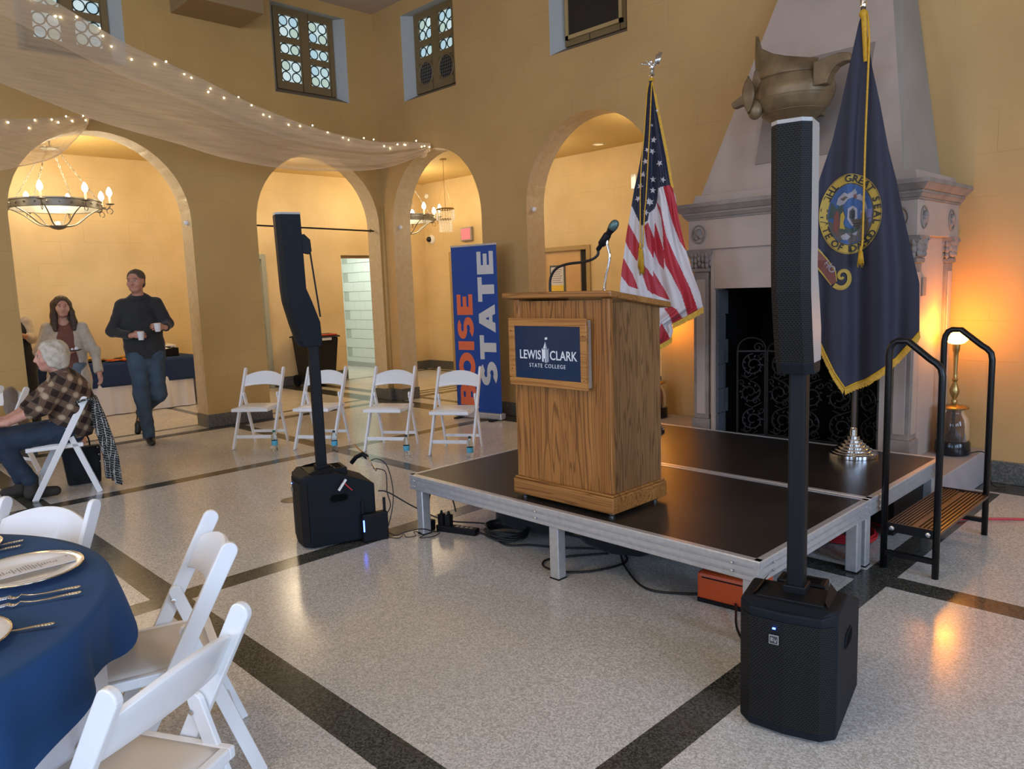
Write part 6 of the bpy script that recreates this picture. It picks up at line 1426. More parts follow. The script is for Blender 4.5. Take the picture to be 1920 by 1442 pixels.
for lab, P, th in (('black cable looping high between the power strip plugs and adapter', [(-3.93, 3.02, .07), (-3.94, 3.03, .2), (-3.93, 3.06, .27), (-3.88, 3.08, .285), (-3.78, 3.09, .24), (-3.75, 3.1, .14)], .005),
                   ('black cable from the speaker box running behind the stage corner', [(-4.10, 2.74, .30), (-4.07, 2.80, .28), (-4.0, 2.95, .16), (-3.86, 3.1, .06), (-3.7, 3.3, .02), (-3.3, 3.45, .02), (-2.95, 3.5, .02)], .005),
                   ('thin black cable lying from the router box towards the stage leg', [(-4.02, 2.75, .03), (-3.98, 2.78, .012), (-3.92, 2.82, .04), (-3.86, 2.9, .05), (-3.84, 3.0, .01), (-3.87, 3.08, .01)], .004),
                   ('tangled thin cable on the floor right of the leaning box', [(-4.0, 2.7, .02), (-3.93, 2.76, .01), (-3.97, 2.83, .01), (-3.9, 2.8, .012), (-3.88, 2.86, .01), (-3.95, 2.9, .012), (-3.86, 2.92, .01), (-3.82, 2.85, .012), (-3.78, 2.93, .01), (-3.80, 3.0, .012)], .003),
                   ('black cable from the power strip to the coil', [(-3.60, 3.15, .02), (-3.52, 3.17, .01), (-3.45, 3.16, .01), (-3.3, 3.12, .01), (-3.2, 3.2, .01)], .006),
                   ('wide loop of black cable on the floor round the middle stage leg', [(-3.2, 3.2, .012), (-3.0, 3.30, .01), (-2.86, 3.4, .01), (-2.70, 3.48, .01), (-2.56, 3.36, .01), (-2.60, 3.16, .01), (-2.72, 3.02, .01), (-2.86, 3.0, .01), (-2.93, 3.08, .01), (-2.88, 3.2, .01), (-2.72, 3.4, .012)], .006),
                   ('long black cable curving under the stage to the right speaker', [(-2.66, 3.44, .012), (-2.5, 3.28, .01), (-2.25, 3.12, .01), (-2.05, 3.2, .01), (-1.88, 3.32, .02), (-1.78, 3.2, .03), (-1.66, 3.0, .012), (-1.5, 2.85, .01), (-1.34, 2.80, .04)], .006)):
    tag(obj('floor_cable', MB().tube(spline(P, 8), th, 6), M_CABLE, smooth=True), lab, 'cable')
q = thing('orange_case', 'orange plastic case on the floor under the front right stage corner', 'case', (-1.84, 3.30, 0), .1); obj('case_body', MB().bb(-.16, .16, -.10, .10, .0, .15), M_ORANGE, q, bevel=.018); obj('case_lid_groove', MB().bb(-.13, .13, -.103, -.098, .125, .131), M_BLK, q); obj('case_foot', MB().bb(-.15, .15, -.11, .09, 0, .02), M_BLK, q)
tag(obj('floor_plate', MB().lathe([(.075, 0), (.075, .003), (.07, .004), (0, .004)], (-5.365, 2.77, 0), 28), mat('dull_brass_plate', (.2, .16, .10), .4, metal=.5), smooth=True, autos=40), 'small round metal plate in the floor left of the left speaker', 'floor plate')
# things on and against the left speaker
q = thing('router_box', 'flat black box with blue light strip and stub aerials leaning on the left speaker', 'box', (-4.045, 2.66, 0), -.30 + PI / 2)
obj('box_shell', MB().bb(-.085, .085, -.03, .03, .0, .185), M_BLK, q, bevel=.008); obj('light_strip', MB().bb(-.082, -.074, -.034, -.029, .075, .15), M_BLUE_LED, q)
for x in (-.07, .075): obj('aerial', MB().bb(x - .009, x + .009, .005, .018, .18, .27), M_BLK, q, bevel=.003)
q = thing('small_microphone', 'thin silver boom microphone resting on top of the left speaker box', 'microphone', (-4.25, 2.72, .48), 0)
obj('boom_tube', MB().tube([(-.20, .08, .07), (.02, .02, .045), (.14, .02, -.045)], .006, 8), M_CHROME, q); obj('black_grip', MB().tube([(-.09, -.02, -.02), (-.06, .0, .02), (-.01, .02, .045), (.04, .02, .03)], .015, 8), M_BLK, q, smooth=True)
q = thing('adapter_lead', 'white plug and red tag dangling on the side of the left speaker', 'cable', (-4.085, 2.50, .40), -.3); obj('white_plug', MB().bar((0.02, -.06, -.03), (.02, -.01, .035), .014, .012), M_CHINA, q); obj('red_tag', MB().bar((.02, -.03, .02), (.02, .025, -.04), .013, .006), M_RED, q)
tag(obj('black_lead_bundle', MB().tube(spline([(-4.16, 2.75, .44), (-4.1, 2.8, .42), (-4.07, 2.79, .34), (-4.03, 2.76, .3), (-4.03, 2.78, .2), (-4.05, 2.74, .12), (-4.0, 2.72, .06), (-3.98, 2.76, .2), (-4.02, 2.80, .32), (-4.1, 2.82, .45), (-4.15, 2.78, .5), (-4.2, 2.75, .48)], 6), .0035, 6), M_CABLE), 'loops of thin black leads behind the left speaker box', 'cable')
# ------------------------------------------------------------------ people: bodies grown from a signed distance field, one continuous surface each
class Field:
    def __init__(s, lo, hi, h):
        s.lo = np.array(lo, float); s.h = h; s.n = np.ceil((np.array(hi) - s.lo) / h).astype(int) + 1
        s.ax = [s.lo[i] + h * np.arange(s.n[i]) for i in range(3)]
        s.d = np.full(tuple(s.n), 0.25, np.float32)
    def sl(s, lo, hi):
        a = np.clip(np.floor((np.array(lo) - s.lo) / s.h).astype(int), 0, s.n - 1); b = np.clip(np.ceil((np.array(hi) - s.lo) / s.h).astype(int) + 1, 1, s.n)
        return tuple(slice(int(i), int(j)) for i, j in zip(a, b))
    def grid(s, q): return np.meshgrid(*[s.ax[i][q[i]] for i in range(3)], indexing='ij', sparse=True)
    def put(s, q, v, k, op):
        o = s.d[q]; v = v.astype(np.float32)
        if op == 'add':
            if k > 0: hh = np.clip(.5 + .5 * (o - v) / k, 0, 1); s.d[q] = o * (1 - hh) + v * hh - k * hh * (1 - hh)
            else: s.d[q] = np.minimum(o, v)
        else:
            if k > 0: hh = np.clip(.5 - .5 * (o + v) / k, 0, 1); s.d[q] = o * (1 - hh) + (-v) * hh + k * hh * (1 - hh)
            else: s.d[q] = np.maximum(o, -v)
    def cap(s, a, b, ra, rb=None, k=.02, op='add', sq=None):
        rb = ra if rb is None else rb; a = np.array(a, float); b = np.array(b, float); R = max(ra, rb) + k + .02
        q = s.sl(np.minimum(a, b) - R, np.maximum(a, b) + R); X, Y, Z = s.grid(q)
        if X.size == 0 or Y.size == 0 or Z.size == 0: return
        d = b - a; L2 = max(1e-9, d @ d); t = np.clip(((X - a[0]) * d[0] + (Y - a[1]) * d[1] + (Z - a[2]) * d[2]) / L2, 0, 1)
        ex, ey, ez = X - a[0] - t * d[0], Y - a[1] - t * d[1], Z - a[2] - t * d[2]
        if sq: ex, ey, ez = ex / sq[0], ey / sq[1], ez / sq[2]
        s.put(q, np.sqrt(ex * ex + ey * ey + ez * ez) - (ra + (rb - ra) * t), k, op)
    def chain(s, pts, k=.02, op='add', sq=None):
        for (p, r), (p2, r2) in zip(pts, pts[1:]): s.cap(p, p2, r, r2, k, op, sq)
    def ell(s, c, r, k=.02, op='add', M=None):
        c = np.array(c, float); r = np.array(r, float); R = max(r) + k + .02; q = s.sl(c - R, c + R); X, Y, Z = s.grid(q)
        x, y, z = X - c[0], Y - c[1], Z - c[2]
        if M is not None: x, y, z = (M[0][0] * x + M[0][1] * y + M[0][2] * z, M[1][0] * x + M[1][1] * y + M[1][2] * z, M[2][0] * x + M[2][1] * y + M[2][2] * z)
        l = np.sqrt((x / r[0]) ** 2 + (y / r[1]) ** 2 + (z / r[2]) ** 2); s.put(q, (l - 1) * min(r), k, op)
    def clip(s, p, n):         # keep the side the normal points away from
        p = np.array(p, float); n = np.array(n, float) / np.linalg.norm(n); X, Y, Z = s.grid((slice(None),) * 3)
        s.d = np.maximum(s.d, ((X - p[0]) * n[0] + (Y - p[1]) * n[1] + (Z - p[2]) * n[2]).astype(np.float32))
    def folds(s, amp, f=(38, 30, 26), seed=0.0):
        X, Y, Z = s.grid((slice(None),) * 3)
        w = np.sin(X * f[0] + 2.2 * np.sin(Z * f[2] * .5 + seed)) * np.sin(Z * f[2] + 1.7 * np.sin(X * 11 + Y * 13 + seed)) + .6 * np.sin(Y * f[1] + Z * 19 + seed * 2)
        s.d = s.d + (amp * w).astype(np.float32)
    def mesh(s):
        D = s.d; ins = D < 0; n = D.shape; c = (n[0] - 1, n[1] - 1, n[2] - 1)
        cnt = np.zeros(c, np.int16); P = np.zeros(c + (3,), np.float32)
        cor = [(i, j, k) for i in (0, 1) for j in (0, 1) for k in (0, 1)]
        S = lambda A, o: A[o[0]:o[0] + c[0], o[1]:o[1] + c[1], o[2]:o[2] + c[2]]
        for a in cor:
            for ax in range(3):
                if a[ax] == 0:
                    b = list(a); b[ax] = 1; b = tuple(b); ia, ib = S(ins, a), S(ins, b); m = ia != ib
                    if not m.any(): continue
                    da, db = S(D, a)[m], S(D, b)[m]; t = da / (da - db); v = np.tile(np.array(a, np.float32), (t.size, 1)); v[:, ax] += t; P[m] += v; cnt[m] += 1
        act = cnt > 0; idx = np.full(c, -1, np.int64); idx[act] = np.arange(act.sum())
        V = P[act] / cnt[act][:, None] + np.argwhere(act); V = V * s.h + s.lo
        F = []
        for ax in range(3):
            u, w = (ax + 1) % 3, (ax + 2) % 3
            sa = [slice(0, n[i] - 1) if i == ax else slice(1, n[i] - 1) for i in range(3)]; sb = list(sa); sb[ax] = slice(1, n[ax])
            A, B = ins[tuple(sa)], ins[tuple(sb)]; m = A != B; q = np.argwhere(m)
            if len(q) == 0: continue
            q = q.copy()
            for i in range(3):
                if i != ax: q[:, i] += 1
            def cell(du, dw): z = q.copy(); z[:, u] += du; z[:, w] += dw; return idx[z[:, 0], z[:, 1], z[:, 2]]
            f = np.stack([cell(-1, -1), cell(0, -1), cell(0, 0), cell(-1, 0)], 1); fl_ = ~A[m]; f[fl_] = f[fl_][:, ::-1]; F.append(f)
        F = np.concatenate(F); F = F[(F >= 0).all(1)]
        return V, F
def fobj(name, fd, mats, parent, dec=None):
    V, F = fd.mesh(); me = bpy.data.meshes.new(name); me.vertices.add(len(V)); me.vertices.foreach_set('co', V.astype(np.float32).ravel())
    me.loops.add(F.size); me.polygons.add(len(F)); me.loops.foreach_set('vertex_index', F.ravel().astype(np.int32)); me.polygons.foreach_set('loop_start', np.arange(0, F.size, 4, dtype=np.int32))
    me.update(calc_edges=True); me.validate(); me.shade_smooth(); me.materials.append(mats); o = bpy.data.objects.new(name, me); COL.objects.link(o); o.parent = parent
    md = o.modifiers.new('relax', 'SMOOTH'); md.factor = .5; md.iterations = 2
    return o
def skin(name, c): return mat(name, c, .5, spec=.4, noise=(18, (c[0] * .86, c[1] * .72, c[2] * .7), 4, .4, .7))
M_EYEW = mat('eye_white', (.7, .68, .64), .3); M_IRIS = mat('dark_iris', (.03, .02, .015), .2); M_LIP = mat('lips', (.36, .12, .09), .5)
def headM(yaw, pitch):      # rows: head-local axes (x side, y back, z up) in figure space
    cy, sy = math.cos(yaw), math.sin(yaw); cp, sp_ = math.cos(pitch), math.sin(pitch)
    X = np.array((cy, sy, 0)); Y0 = np.array((-sy, cy, 0)); Y = cp * Y0 + sp_ * np.array((0, 0, 1)); Z = np.cross(X, Y); return np.array([X, Y, Z])
def head(fd, c, s, yaw, pitch=0.0, jaw=1.0):
    """c = head centre (between the ears), s = head height; face looks to local -Y"""
    M = headM(yaw, pitch); c = np.array(c, float); W = lambda x, y, z: c + s * (x * M[0] + y * M[1] + z * M[2])
    fd.ell(W(0, .06, .14), (s * .335, s * .41, s * .36), .02, M=M)                  # cranium
    fd.ell(W(0, -.10, -.12), (s * .285 * jaw, s * .28, s * .34), .03, M=M)          # face
    fd.ell(W(0, -.20, -.38), (s * .15 * jaw, s * .13, s * .09), .03, M=M)           # chin
    fd.cap(W(0, -.375, .06), W(0, -.455, -.115), s * .028, s * .05, .02)            # nose
    fd.cap(W(-.05, -.40, -.13), W(.05, -.40, -.13), s * .035, s * .035, .015)
    fd.cap(W(-.15, -.335, .10), W(.15, -.335, .10), s * .05, s * .05, .02)          # brow
    for q in (-1, 1):
        fd.ell(W(q * .135, -.375, .02), (s * .065, s * .05, s * .045), .01, 'sub', M=M)
        fd.ell(W(q * .20, -.24, -.12), (s * .09, s * .1, s * .09), .02, M=M)        # cheek
        fd.ell(W(q * .335, .02, -.02), (s * .03, s * .07, s * .12), .008, M=M)      # ear
    fd.cap(W(-.09, -.365, -.235), W(.09, -.365, -.235), s * .03, s * .03, .012)     # lips
    return W, M
def facial(t, W, M, s, body):
    R = lambda c, r, sc=(1, 1, 1): (c, r)
    for q in (-1, 1):
        e = MB(); e.ball((0, 0, 0), s * .044, 12, 8, sc=(1.15, .6, .55)); o = obj('eye', e, M_EYEW, t, smooth=True); o.location = W(q * .135, -.338, .02); rot = Matrix([list(M[0]), list(M[1]), list(M[2])]).transposed().to_euler(); o.rotation_euler = rot
        i_ = MB(); i_.ball((0, -s * .022, 0), s * .026, 10, 6, sc=(1, .8, 1)); obj('iris', i_, M_IRIS, o, smooth=True)
        b = MB(); b.tube([(-.075 * s, -.01 * s, .0), (0, -.03 * s, .018 * s), (.075 * s, -.01 * s, 0)], s * .014, 6); bo_ = obj('eyebrow', b, t.get('hairmat') and bpy.data.materials[t['hairmat']] or M_IRIS, t); bo_.location = W(q * .14, -.375, .105); bo_.rotation_euler = rot
    l = MB(); l.tube([(-.09 * s, .015 * s, .004 * s), (-.03 * s, -.012 * s, .0), (.03 * s, -.012 * s, 0), (.09 * s, .015 * s, .004 * s)], s * .019, 6); lo = obj('mouth', l, M_LIP, t, smooth=True); lo.location = W(0, -.375, -.237); lo.rotation_euler = rot
def hand(fd, wrist, d, palm_n, curl=1.1, s=1.0, spread=.0, thumb=1):
    """d = direction of the hand from the wrist; palm_n = palm normal; fingers curl towards palm_n"""
    d = np.array(d, float); d /= np.linalg.norm(d); n = np.array(palm_n, float); n -= d * (n @ d); n /= np.linalg.norm(n); x = np.cross(d, n); w = np.array(wrist, float)
    fd.cap(w, w + d * .075 * s, .026 * s, .028 * s, .01, sq=None)
    for i, (off, L) in enumerate(((-.030, .9), (-.010, 1.0), (.011, .95), (.030, .75))):
        p = w + d * .085 * s + x * off * s; a = .25 * curl; seg = .034 * L * s; r = .0095 * s; fd.cap(w + d * .05 * s + x * off * .8 * s, p, .014 * s, .0115 * s, .006)
        for k in range(3):
            v = d * math.cos(a) + n * math.sin(a); q = p + v * seg * (1 - .15 * k); fd.cap(p, q, r, r * .92, .003); p = q; a += .55 * curl; r *= .93
    b = w + d * .025 * s - x * .022 * s * thumb + n * .008 * s; p = b + (-x * thumb * .8 + d * .7 + n * .5) / 1.2 * .036 * s; fd.cap(b, p, .015 * s, .0115 * s, .006)
    q = p + (d * .75 + n * (.45 * curl) - x * thumb * .1) * .030 * s; fd.cap(p, q, .0105 * s, .0095 * s, .003); fd.cap(q, q + (d * .5 + n * .6 * curl) * .024 * s, .0095 * s, .008 * s, .003)
def jean(name, c): return mat(name, c, .8, noise=(9, (c[0] * .62, c[1] * .65, c[2] * .7), 5, .35, .7), bump=(90, .3, .002))
def cup(label, loc, rz=0):
    t = thing('paper_cup', label, 'cup', loc, rz, 'white cups in the walking man hands'); obj('cup_wall', MB().lathe([(.026, 0), (.028, .002), (.037, .088), (.039, .090), (.037, .092), (.034, .088), (.025, .006), (0, .006)], (0, 0, 0), 24), M_CHINA, t, smooth=True, autos=50); return t

# --- walking man
GM = (-8.74, 2.94, 0); R_M = face_rot(GM[0], GM[1])
mn = thing('person', 'man in dark shirt and blue jeans walking with a white cup in each hand', 'person', GM, R_M)
M_SK1 = skin('ruddy_skin', (.50, .245, .155)); M_HR1 = mat('short_brown_hair', (.07, .045, .03), .6, noise=(60, (.12, .09, .07), 3, .45, .65), bump=(120, .6, .004)); mn['hairmat'] = M_HR1.name
hc = (-.034, .10, 1.795); HS = .245
sR, sL = (-.19, .14, 1.54), (.145, .12, 1.545)       # image-left and image-right shoulders
eR, eL = (-.315, .13, 1.265), (.245, .10, 1.325)
wR, wL = (-.135, -.10, 1.215), (.215, -.08, 1.285)
hR, hL = (-.085, .14, .97), (.075, .16, .97)
kR, aR = (-.085, .0, .55), (-.045, .03, .11)
kL, aL = (.085, .10, .54), (-.10, .46, .30)
f = Field((-.42, -.24, -.01), (.34, .66, 1.96), .0075)
Wf, Mh = head(f, hc, HS, -.42, .0, 1.08)
f.cap((-.028, .12, 1.71), (-.024, .135, 1.58), .056, .062, .03)
f.chain([((-.024, .14, 1.57), .08), ((-.02, .15, 1.40), .135), ((-.015, .15, 1.20), .13), ((-.005, .15, 1.0), .13)], .05, sq=(1.15, .85, 1))
for s0, e0, w0_ in ((sR, eR, wR), (sL, eL, wL)): f.chain([(s0, .065), (e0, .045), (w0_, .029)], .03)
for h0, k0, a0 in ((hR, kR, aR), (hL, kL, aL)): f.chain([(h0, .085), (k0, .056), (a0, .036)], .04)
hand(f, wR, (.90, -.25, .12), (.2, .75, -.35), 1.15, 1.05, thumb=-1); hand(f, wL, (-.75, -.45, .15), (-.3, .8, -.3), 1.15, 1.05, thumb=1)
f.cap(aR, (-.03, -.02, .03), .035, .03, .02); f.cap(aL, (-.13, .45, .22), .035, .03, .02)
body = fobj('body', f, M_SK1, mn); facial(mn, Wf, Mh, HS, body)
f = Field((-.24, -.16, 1.62), (.18, .42, 2.0), .006)
f.ell(Wf(0, .09, .19), (HS * .37, HS * .43, HS * .365), .01, M=Mh); f.ell(Wf(0, .26, -.1), (HS * .30, HS * .22, HS * .25), .02, M=Mh); f.ell(Wf(0, -.50, -.06), (HS * .36, HS * .42, HS * .46), .010, 'sub', M=Mh)
for q in (-1, 1): f.ell(Wf(q * .37, -.02, -.12), (HS * .1, HS * .14, HS * .2), .01, 'sub', M=Mh)
f.folds(.0015, (90, 80, 70)); fobj('hair', f, M_HR1, mn)
M_SH1 = cloth('charcoal_shirt', (.022, .022, .021), (.015, .015, .015), 6)
f = Field((-.44, -.26, .92), (.36, .40, 1.72), .0075)
f.chain([((-.024, .14, 1.60), .085), ((-.022, .15, 1.50), .145), ((-.02, .15, 1.30), .165), ((-.012, .15, 1.10), .165), ((-.006, .15, 1.0), .168)], .06, sq=(1.18, .82, 1))
f.ell((-.16, .145, 1.545), (.075, .07, .05), .04); f.ell((.12, .13, 1.55), (.075, .07, .05), .04)
for s0, e0, w0_ in ((sR, eR, wR), (sL, eL, wL)):
    f.chain([(np.array(s0) + (0, 0, -.005), .076), (e0, .058), (w0_, .043)], .03)
f.folds(.0038, (30, 26, 34), 1.0)
f.clip((0, 0, .945), (0, .0, -1)); f.cap((-.028, .09, 1.66), (-.03, .07, 1.80), .066, .075, .0, 'sub')
for w0_, e0 in ((wR, eR), (wL, eL)):
    d = np.array(w0_) - np.array(e0); d /= np.linalg.norm(d); p = np.array(w0_) - d * .01; f.cap(p + d * .055, p + d * .12, .055, .055, .0, 'sub')
shirt = fobj('shirt', f, M_SH1, mn)
m = MB(); m.grid(lambda u, v: (-.028 + (.070 + .010 * v) * math.sin((u - .5) * 2 * PI * .92), .115 - (.066 + .012 * v) * math.cos((u - .5) * 2 * PI * .92) , 1.655 - .045 * v - .02 * math.cos((u - .5) * 6.28)), 24, 3); obj('collar', m, M_SH1, shirt, smooth=True, solid=.006)
m = MB()
for k in range(7): m.ball((-.022 + .003 * k, .150 - .145 - .006 * min(k, 3), 1.56 - k * .085), .006, 8, 5)
obj('shirt_buttons', m, M_IRIS, shirt)
M_J1 = jean('blue_denim', (.050, .078, .105))
f = Field((-.30, -.22, .03), (.30, .62, 1.06), .0075)
f.cap((-.07, .15, .99), (.06, .15, .99), .13, .13, .05, sq=(1.05, .95, 1)); f.chain([(hR, .112), (kR, .078), ((-.05, .03, .10), .066)], .05); f.chain([(hL, .112), (kL, .080), (np.array(aL) + (.0, -.01, .01), .066)], .05)
f.folds(.0042, (34, 30, 40), 2.0); f.clip((0, 0, 1.03), (0, 0, 1)); f.clip((0, 0, .055), (0, 0, -1)); d = np.array(aL) - np.array(kL); f.cap(np.array(aL) + d * .27, np.array(aL) + d * .45, .10, .1, 0, 'sub'); fobj('jeans', f, M_J1, mn)
M_SHOE = mat('black_leather', (.010, .009, .008), .35)
f = Field((-.14, -.22, -.002), (.12, .14, .16), .006); f.chain([((-.045, .045, .055), .045), ((-.035, -.06, .042), .042), ((-.025, -.135, .034), .034)], .02, sq=(.95, 1, .9)); f.cap((-.045, .04, .05), (-.045, .04, .11), .045, .042, .02); f.clip((0, 0, .0), (0, 0, -1)); sh1 = fobj('shoe', f, M_SHOE, mn)
f = Field((-.24, .30, .03), (.02, .62, .36), .006); f.chain([((-.115, .50, .25), .045), ((-.145, .455, .16), .043), ((-.165, .42, .085), .034)], .02); f.cap((-.115, .49, .25), (-.10, .46, .31), .046, .044, .02); fobj('shoe', f, M_SHOE, mn)
def wl(G, r, p): c, s = math.cos(r), math.sin(r); return (G[0] + c * p[0] - s * p[1], G[1] + s * p[0] + c * p[1], p[2])
cup('white paper cup in the walking man right hand, held lower at his belly', wl(GM, R_M, (-.035, -.145, 1.165))); cup('white paper cup in the walking man left hand, held higher at his chest', wl(GM, R_M, (.135, -.135, 1.245)))

# --- woman in cardigan
GW = (-9.45, 2.5, 0); R_W = face_rot(GW[0], GW[1])
wm = thing('person', 'smiling woman with long brown hair, cream cardigan and rust top', 'person', GW, R_W)
M_SK2 = skin('warm_skin', (.62, .34, .23)); M_HR2 = mat('long_brown_hair', (.085, .052, .03), .6, noise=(30, (.045, .028, .016), 4, .35, .65), bump=(60, .8, .006)); wm['hairmat'] = M_HR2.name
hc = (-.150, .08, 1.545); HS = .225
sR, sL = (-.31, .12, 1.315), (.02, .12, 1.31); eR, eL = (-.415, .10, 1.06), (.125, .10, 1.03); wR, wL = (-.20, -.12, 1.03), (.145, .02, .80)
hR, hL = (-.22, .14, .86), (-.08, .14, .86); kR, kL = (-.20, .12, .47), (-.08, .08, .47); aR, aL = (-.20, .16, .09), (-.08, .12, .09)
f = Field((-.52, -.28, -.005), (.26, .42, 1.72), .0075)
Wf, Mh = head(f, hc, HS, .12, .0, .98)
f.cap((-.155, .10, 1.46), (-.155, .125, 1.34), .045, .052, .03)
f.chain([((-.155, .13, 1.32), .07), ((-.15, .13, 1.20), .115), ((-.15, .13, 1.03), .10), ((-.15, .14, .90), .125)], .05, sq=(1.15, .85, 1))
for s0, e0, w0_ in ((sR, eR, wR), (sL, eL, wL)): f.chain([(s0, .05), (e0, .036), (w0_, .024)], .03)
for h0, k0, a0 in ((hR, kR, aR), (hL, kL, aL)): f.chain([(h0, .085), (k0, .052), (a0, .034)], .04); f.cap(a0, (a0[0], a0[1] - .13, .03), .034, .028, .02)
hand(f, wL, (.1, -.12, -.95), (-.6, -.4, -.1), .7, .95, thumb=1); hand(f, wR, (.8, -.35, .1), (.1, .1, .95), .6, .95, thumb=-1)
f.clip((0, 0, .003), (0, 0, -1))
body = fobj('body', f, M_SK2, wm); facial(wm, Wf, Mh, HS, body)
f = Field((-.34, -.14, 1.22), (.06, .36, 1.74), .006)
f.ell(Wf(0, .08, .17), (HS * .385, HS * .46, HS * .40), .01, M=Mh)
for q in (-1, 1): f.chain([(Wf(q * .33, .02, .15), .022), (Wf(q * .385, -.06, -.25), .028), (Wf(q * .42, -.14, -.75), .034), (Wf(q * .40, -.18, -1.12), .022)], .02)
f.chain([(Wf(0, .30, .1), .085), (Wf(0, .32, -.5), .085), (Wf(0, .30, -.95), .06)], .03, sq=(1.3, .7, 1)); f.ell(Wf(.02, -.50, -.14), (HS * .34, HS * .40, HS * .52), .010, 'sub', M=Mh)
f.folds(.0022, (110, 60, 9)); fobj('hair', f, M_HR2, wm)
M_TOP = cloth('rust_knit', (.20, .075, .05), (.16, .06, .04), 12)
f = Field((-.40, -.08, .80), (.10, .36, 1.42), .0075); f.chain([((-.155, .13, 1.30), .098), ((-.15, .13, 1.19), .132), ((-.15, .13, 1.02), .118), ((-.15, .14, .88), .142)], .05, sq=(1.15, .88, 1)); f.folds(.002, (30, 26, 30)); f.clip((0, 0, .86), (0, 0, -1)); f.cap((-.155, .06, 1.40), (-.155, .08, 1.5), .062, .07, 0, 'sub'); fobj('top', f, M_TOP, wm)
M_CARD2 = cloth('cream_cardigan_knit', (.56, .48, .37), (.45, .38, .29), 26)
f = Field((-.54, -.16, .24), (.30, .42, 1.44), .0075)
f.chain([((-.155, .14, 1.33), .075), ((-.15, .14, 1.20), .150), ((-.15, .15, 1.0), .150), ((-.15, .16, .75), .175), ((-.14, .18, .36), .17)], .05, sq=(1.2, .85, 1))
f.ell((-.28, .125, 1.30), (.06, .06, .045), .04); f.ell((-.005, .125, 1.295), (.06, .06, .045), .04)
for s0, e0, w0_ in ((sR, eR, wR), (sL, eL, wL)): f.chain([(np.array(s0) + (0, 0, -.0), .064), (e0, .056), (np.array(w0_) * .93 + np.array(e0) * .07, .048)], .03)
for z0, z1, w0_ in ((1.42, 1.2, .05), (1.2, .95, .10), (.95, .3, .13)): f.cap((-.15, -.06, z0), (-.15, -.06, z1), w0_, w0_ + .02, .01, 'sub', sq=(1, 1.4, 1))
f.folds(.0045, (34, 26, 16), .6); f.clip((0, 0, .30), (0, 0, -1)); f.cap((-.155, .08, 1.40), (-.155, .08, 1.55), .062, .08, 0, 'sub')
d = np.array(wL) - np.array(eL); d /= np.linalg.norm(d); f.cap(np.array(wL) + d * .05, np.array(wL) + d * .12, .055, .055, 0, 'sub'); fobj('cardigan', f, M_CARD2, wm)
M_J2 = jean('pale_blue_denim', (.17, .21, .24))
f = Field((-.40, -.04, .05), (.10, .36, .96), .0075); f.cap((-.21, .14, .88), (-.09, .14, .88), .118, .118, .05); f.chain([(hR, .105), (kR, .07), (aR, .055)], .04); f.chain([(hL, .105), (kL, .07), (aL, .055)], .04); f.folds(.003, (34, 30, 40), 4.0); f.clip((0, 0, .92), (0, 0, 1)); f.clip((0, 0, .07), (0, 0, -1)); fobj('jeans', f, M_J2, wm)
pl_ = thing('snack_plate', 'small dark plate with a bite of food in the woman hand', 'plate', wl(GW, R_W, (-.085, -.19, 1.065)), 0)
obj('plate_dish', MB().lathe([(0, 0), (.06, 0), (.095, .010), (.09, .014), (.055, .005), (0, .005)], (0, 0, 0), 24, cap=False), M_BLKG, pl_, smooth=True); obj('food_bite', MB().ball((.02, .03, .022), .022, 10, 6).ball((-.03, .0, .015), .016, 8, 5), M_LINEN, pl_, smooth=True)

# --- seated man with white hair, plaid shirt, seen from his left side, facing left
GS = (-7.05, 1.66, 0); R_S = face_rot(GS[0], GS[1])
sm = thing('person', 'seated man with wavy white hair and brown plaid shirt', 'person', GS, R_S)
M_SK3 = skin('pink_skin', (.60, .31, .22)); M_HR3 = mat('white_hair', (.62, .55, .44), .7, noise=(25, (.42, .36, .27), 4, .35, .7), bump=(40, 1.0, .008)); sm['hairmat'] = M_HR3.name
hc = (-.035, .10, 1.155); HS = .245
shN, shF = (.045, -.04, .94), (.02, .26, .94); hip = (.04, .12, .52)
f = Field((-.72, -.30, -.005), (.30, .50, 1.34), .0075)
Wf, Mh = head(f, hc, HS, -PI / 2 + .1, .0, 1.0)
f.cap((.0, .10, 1.06), (.05, .11, .96), .055, .062, .03)
f.chain([((.05, .11, .93), .10), ((.075, .11, .80), .135), ((.075, .11, .66), .135), (hip, .14)], .05, sq=(.9, 1.1, 1))
f.chain([(shN, .06), ((-.14, -.10, .76), .045), ((-.38, -.02, .655), .030)], .03); f.chain([(shF, .06), ((-.17, .30, .76), .045), ((-.38, .22, .66), .030)], .03)
hand(f, (-.38, -.02, .655), (-.95, .2, -.1), (0, .3, -.9), .7, 1.0, thumb=1); hand(f, (-.38, .22, .66), (-.95, -.1, -.1), (0, -.1, -.9), .7, 1.0, thumb=-1)
f.chain([((.02, .03, .52), .09), ((-.46, -.03, .50), .062), ((-.26, .0, .14), .042)], .04); f.chain([((.02, .21, .52), .09), ((-.46, .27, .50), .062), ((-.33, .22, .12), .042)], .04)
f.cap((-.26, .0, .12), (-.28, .0, .06), .04, .035, .02); f.cap((-.33, .22, .12), (-.38, .22, .05), .04, .035, .02); f.clip((0, 0, .003), (0, 0, -1))
body = fobj('body', f, M_SK3, sm); facial(sm, Wf, Mh, HS, body)
f = Field((-.24, -.12, .98), (.24, .34, 1.38), .006)
f.ell(Wf(0, .12, .17), (HS * .42, HS * .48, HS * .40), .01, M=Mh); f.ell(Wf(0, .30, -.12), (HS * .36, HS * .28, HS * .30), .03, M=Mh); f.ell(Wf(0, .30, -.34), (HS * .30, HS * .20, HS * .14), .03, M=Mh)
for q in (-1, 1): f.ell(Wf(q * .30, .02, -.05), (HS * .10, HS * .20, HS * .28), .03, M=Mh)
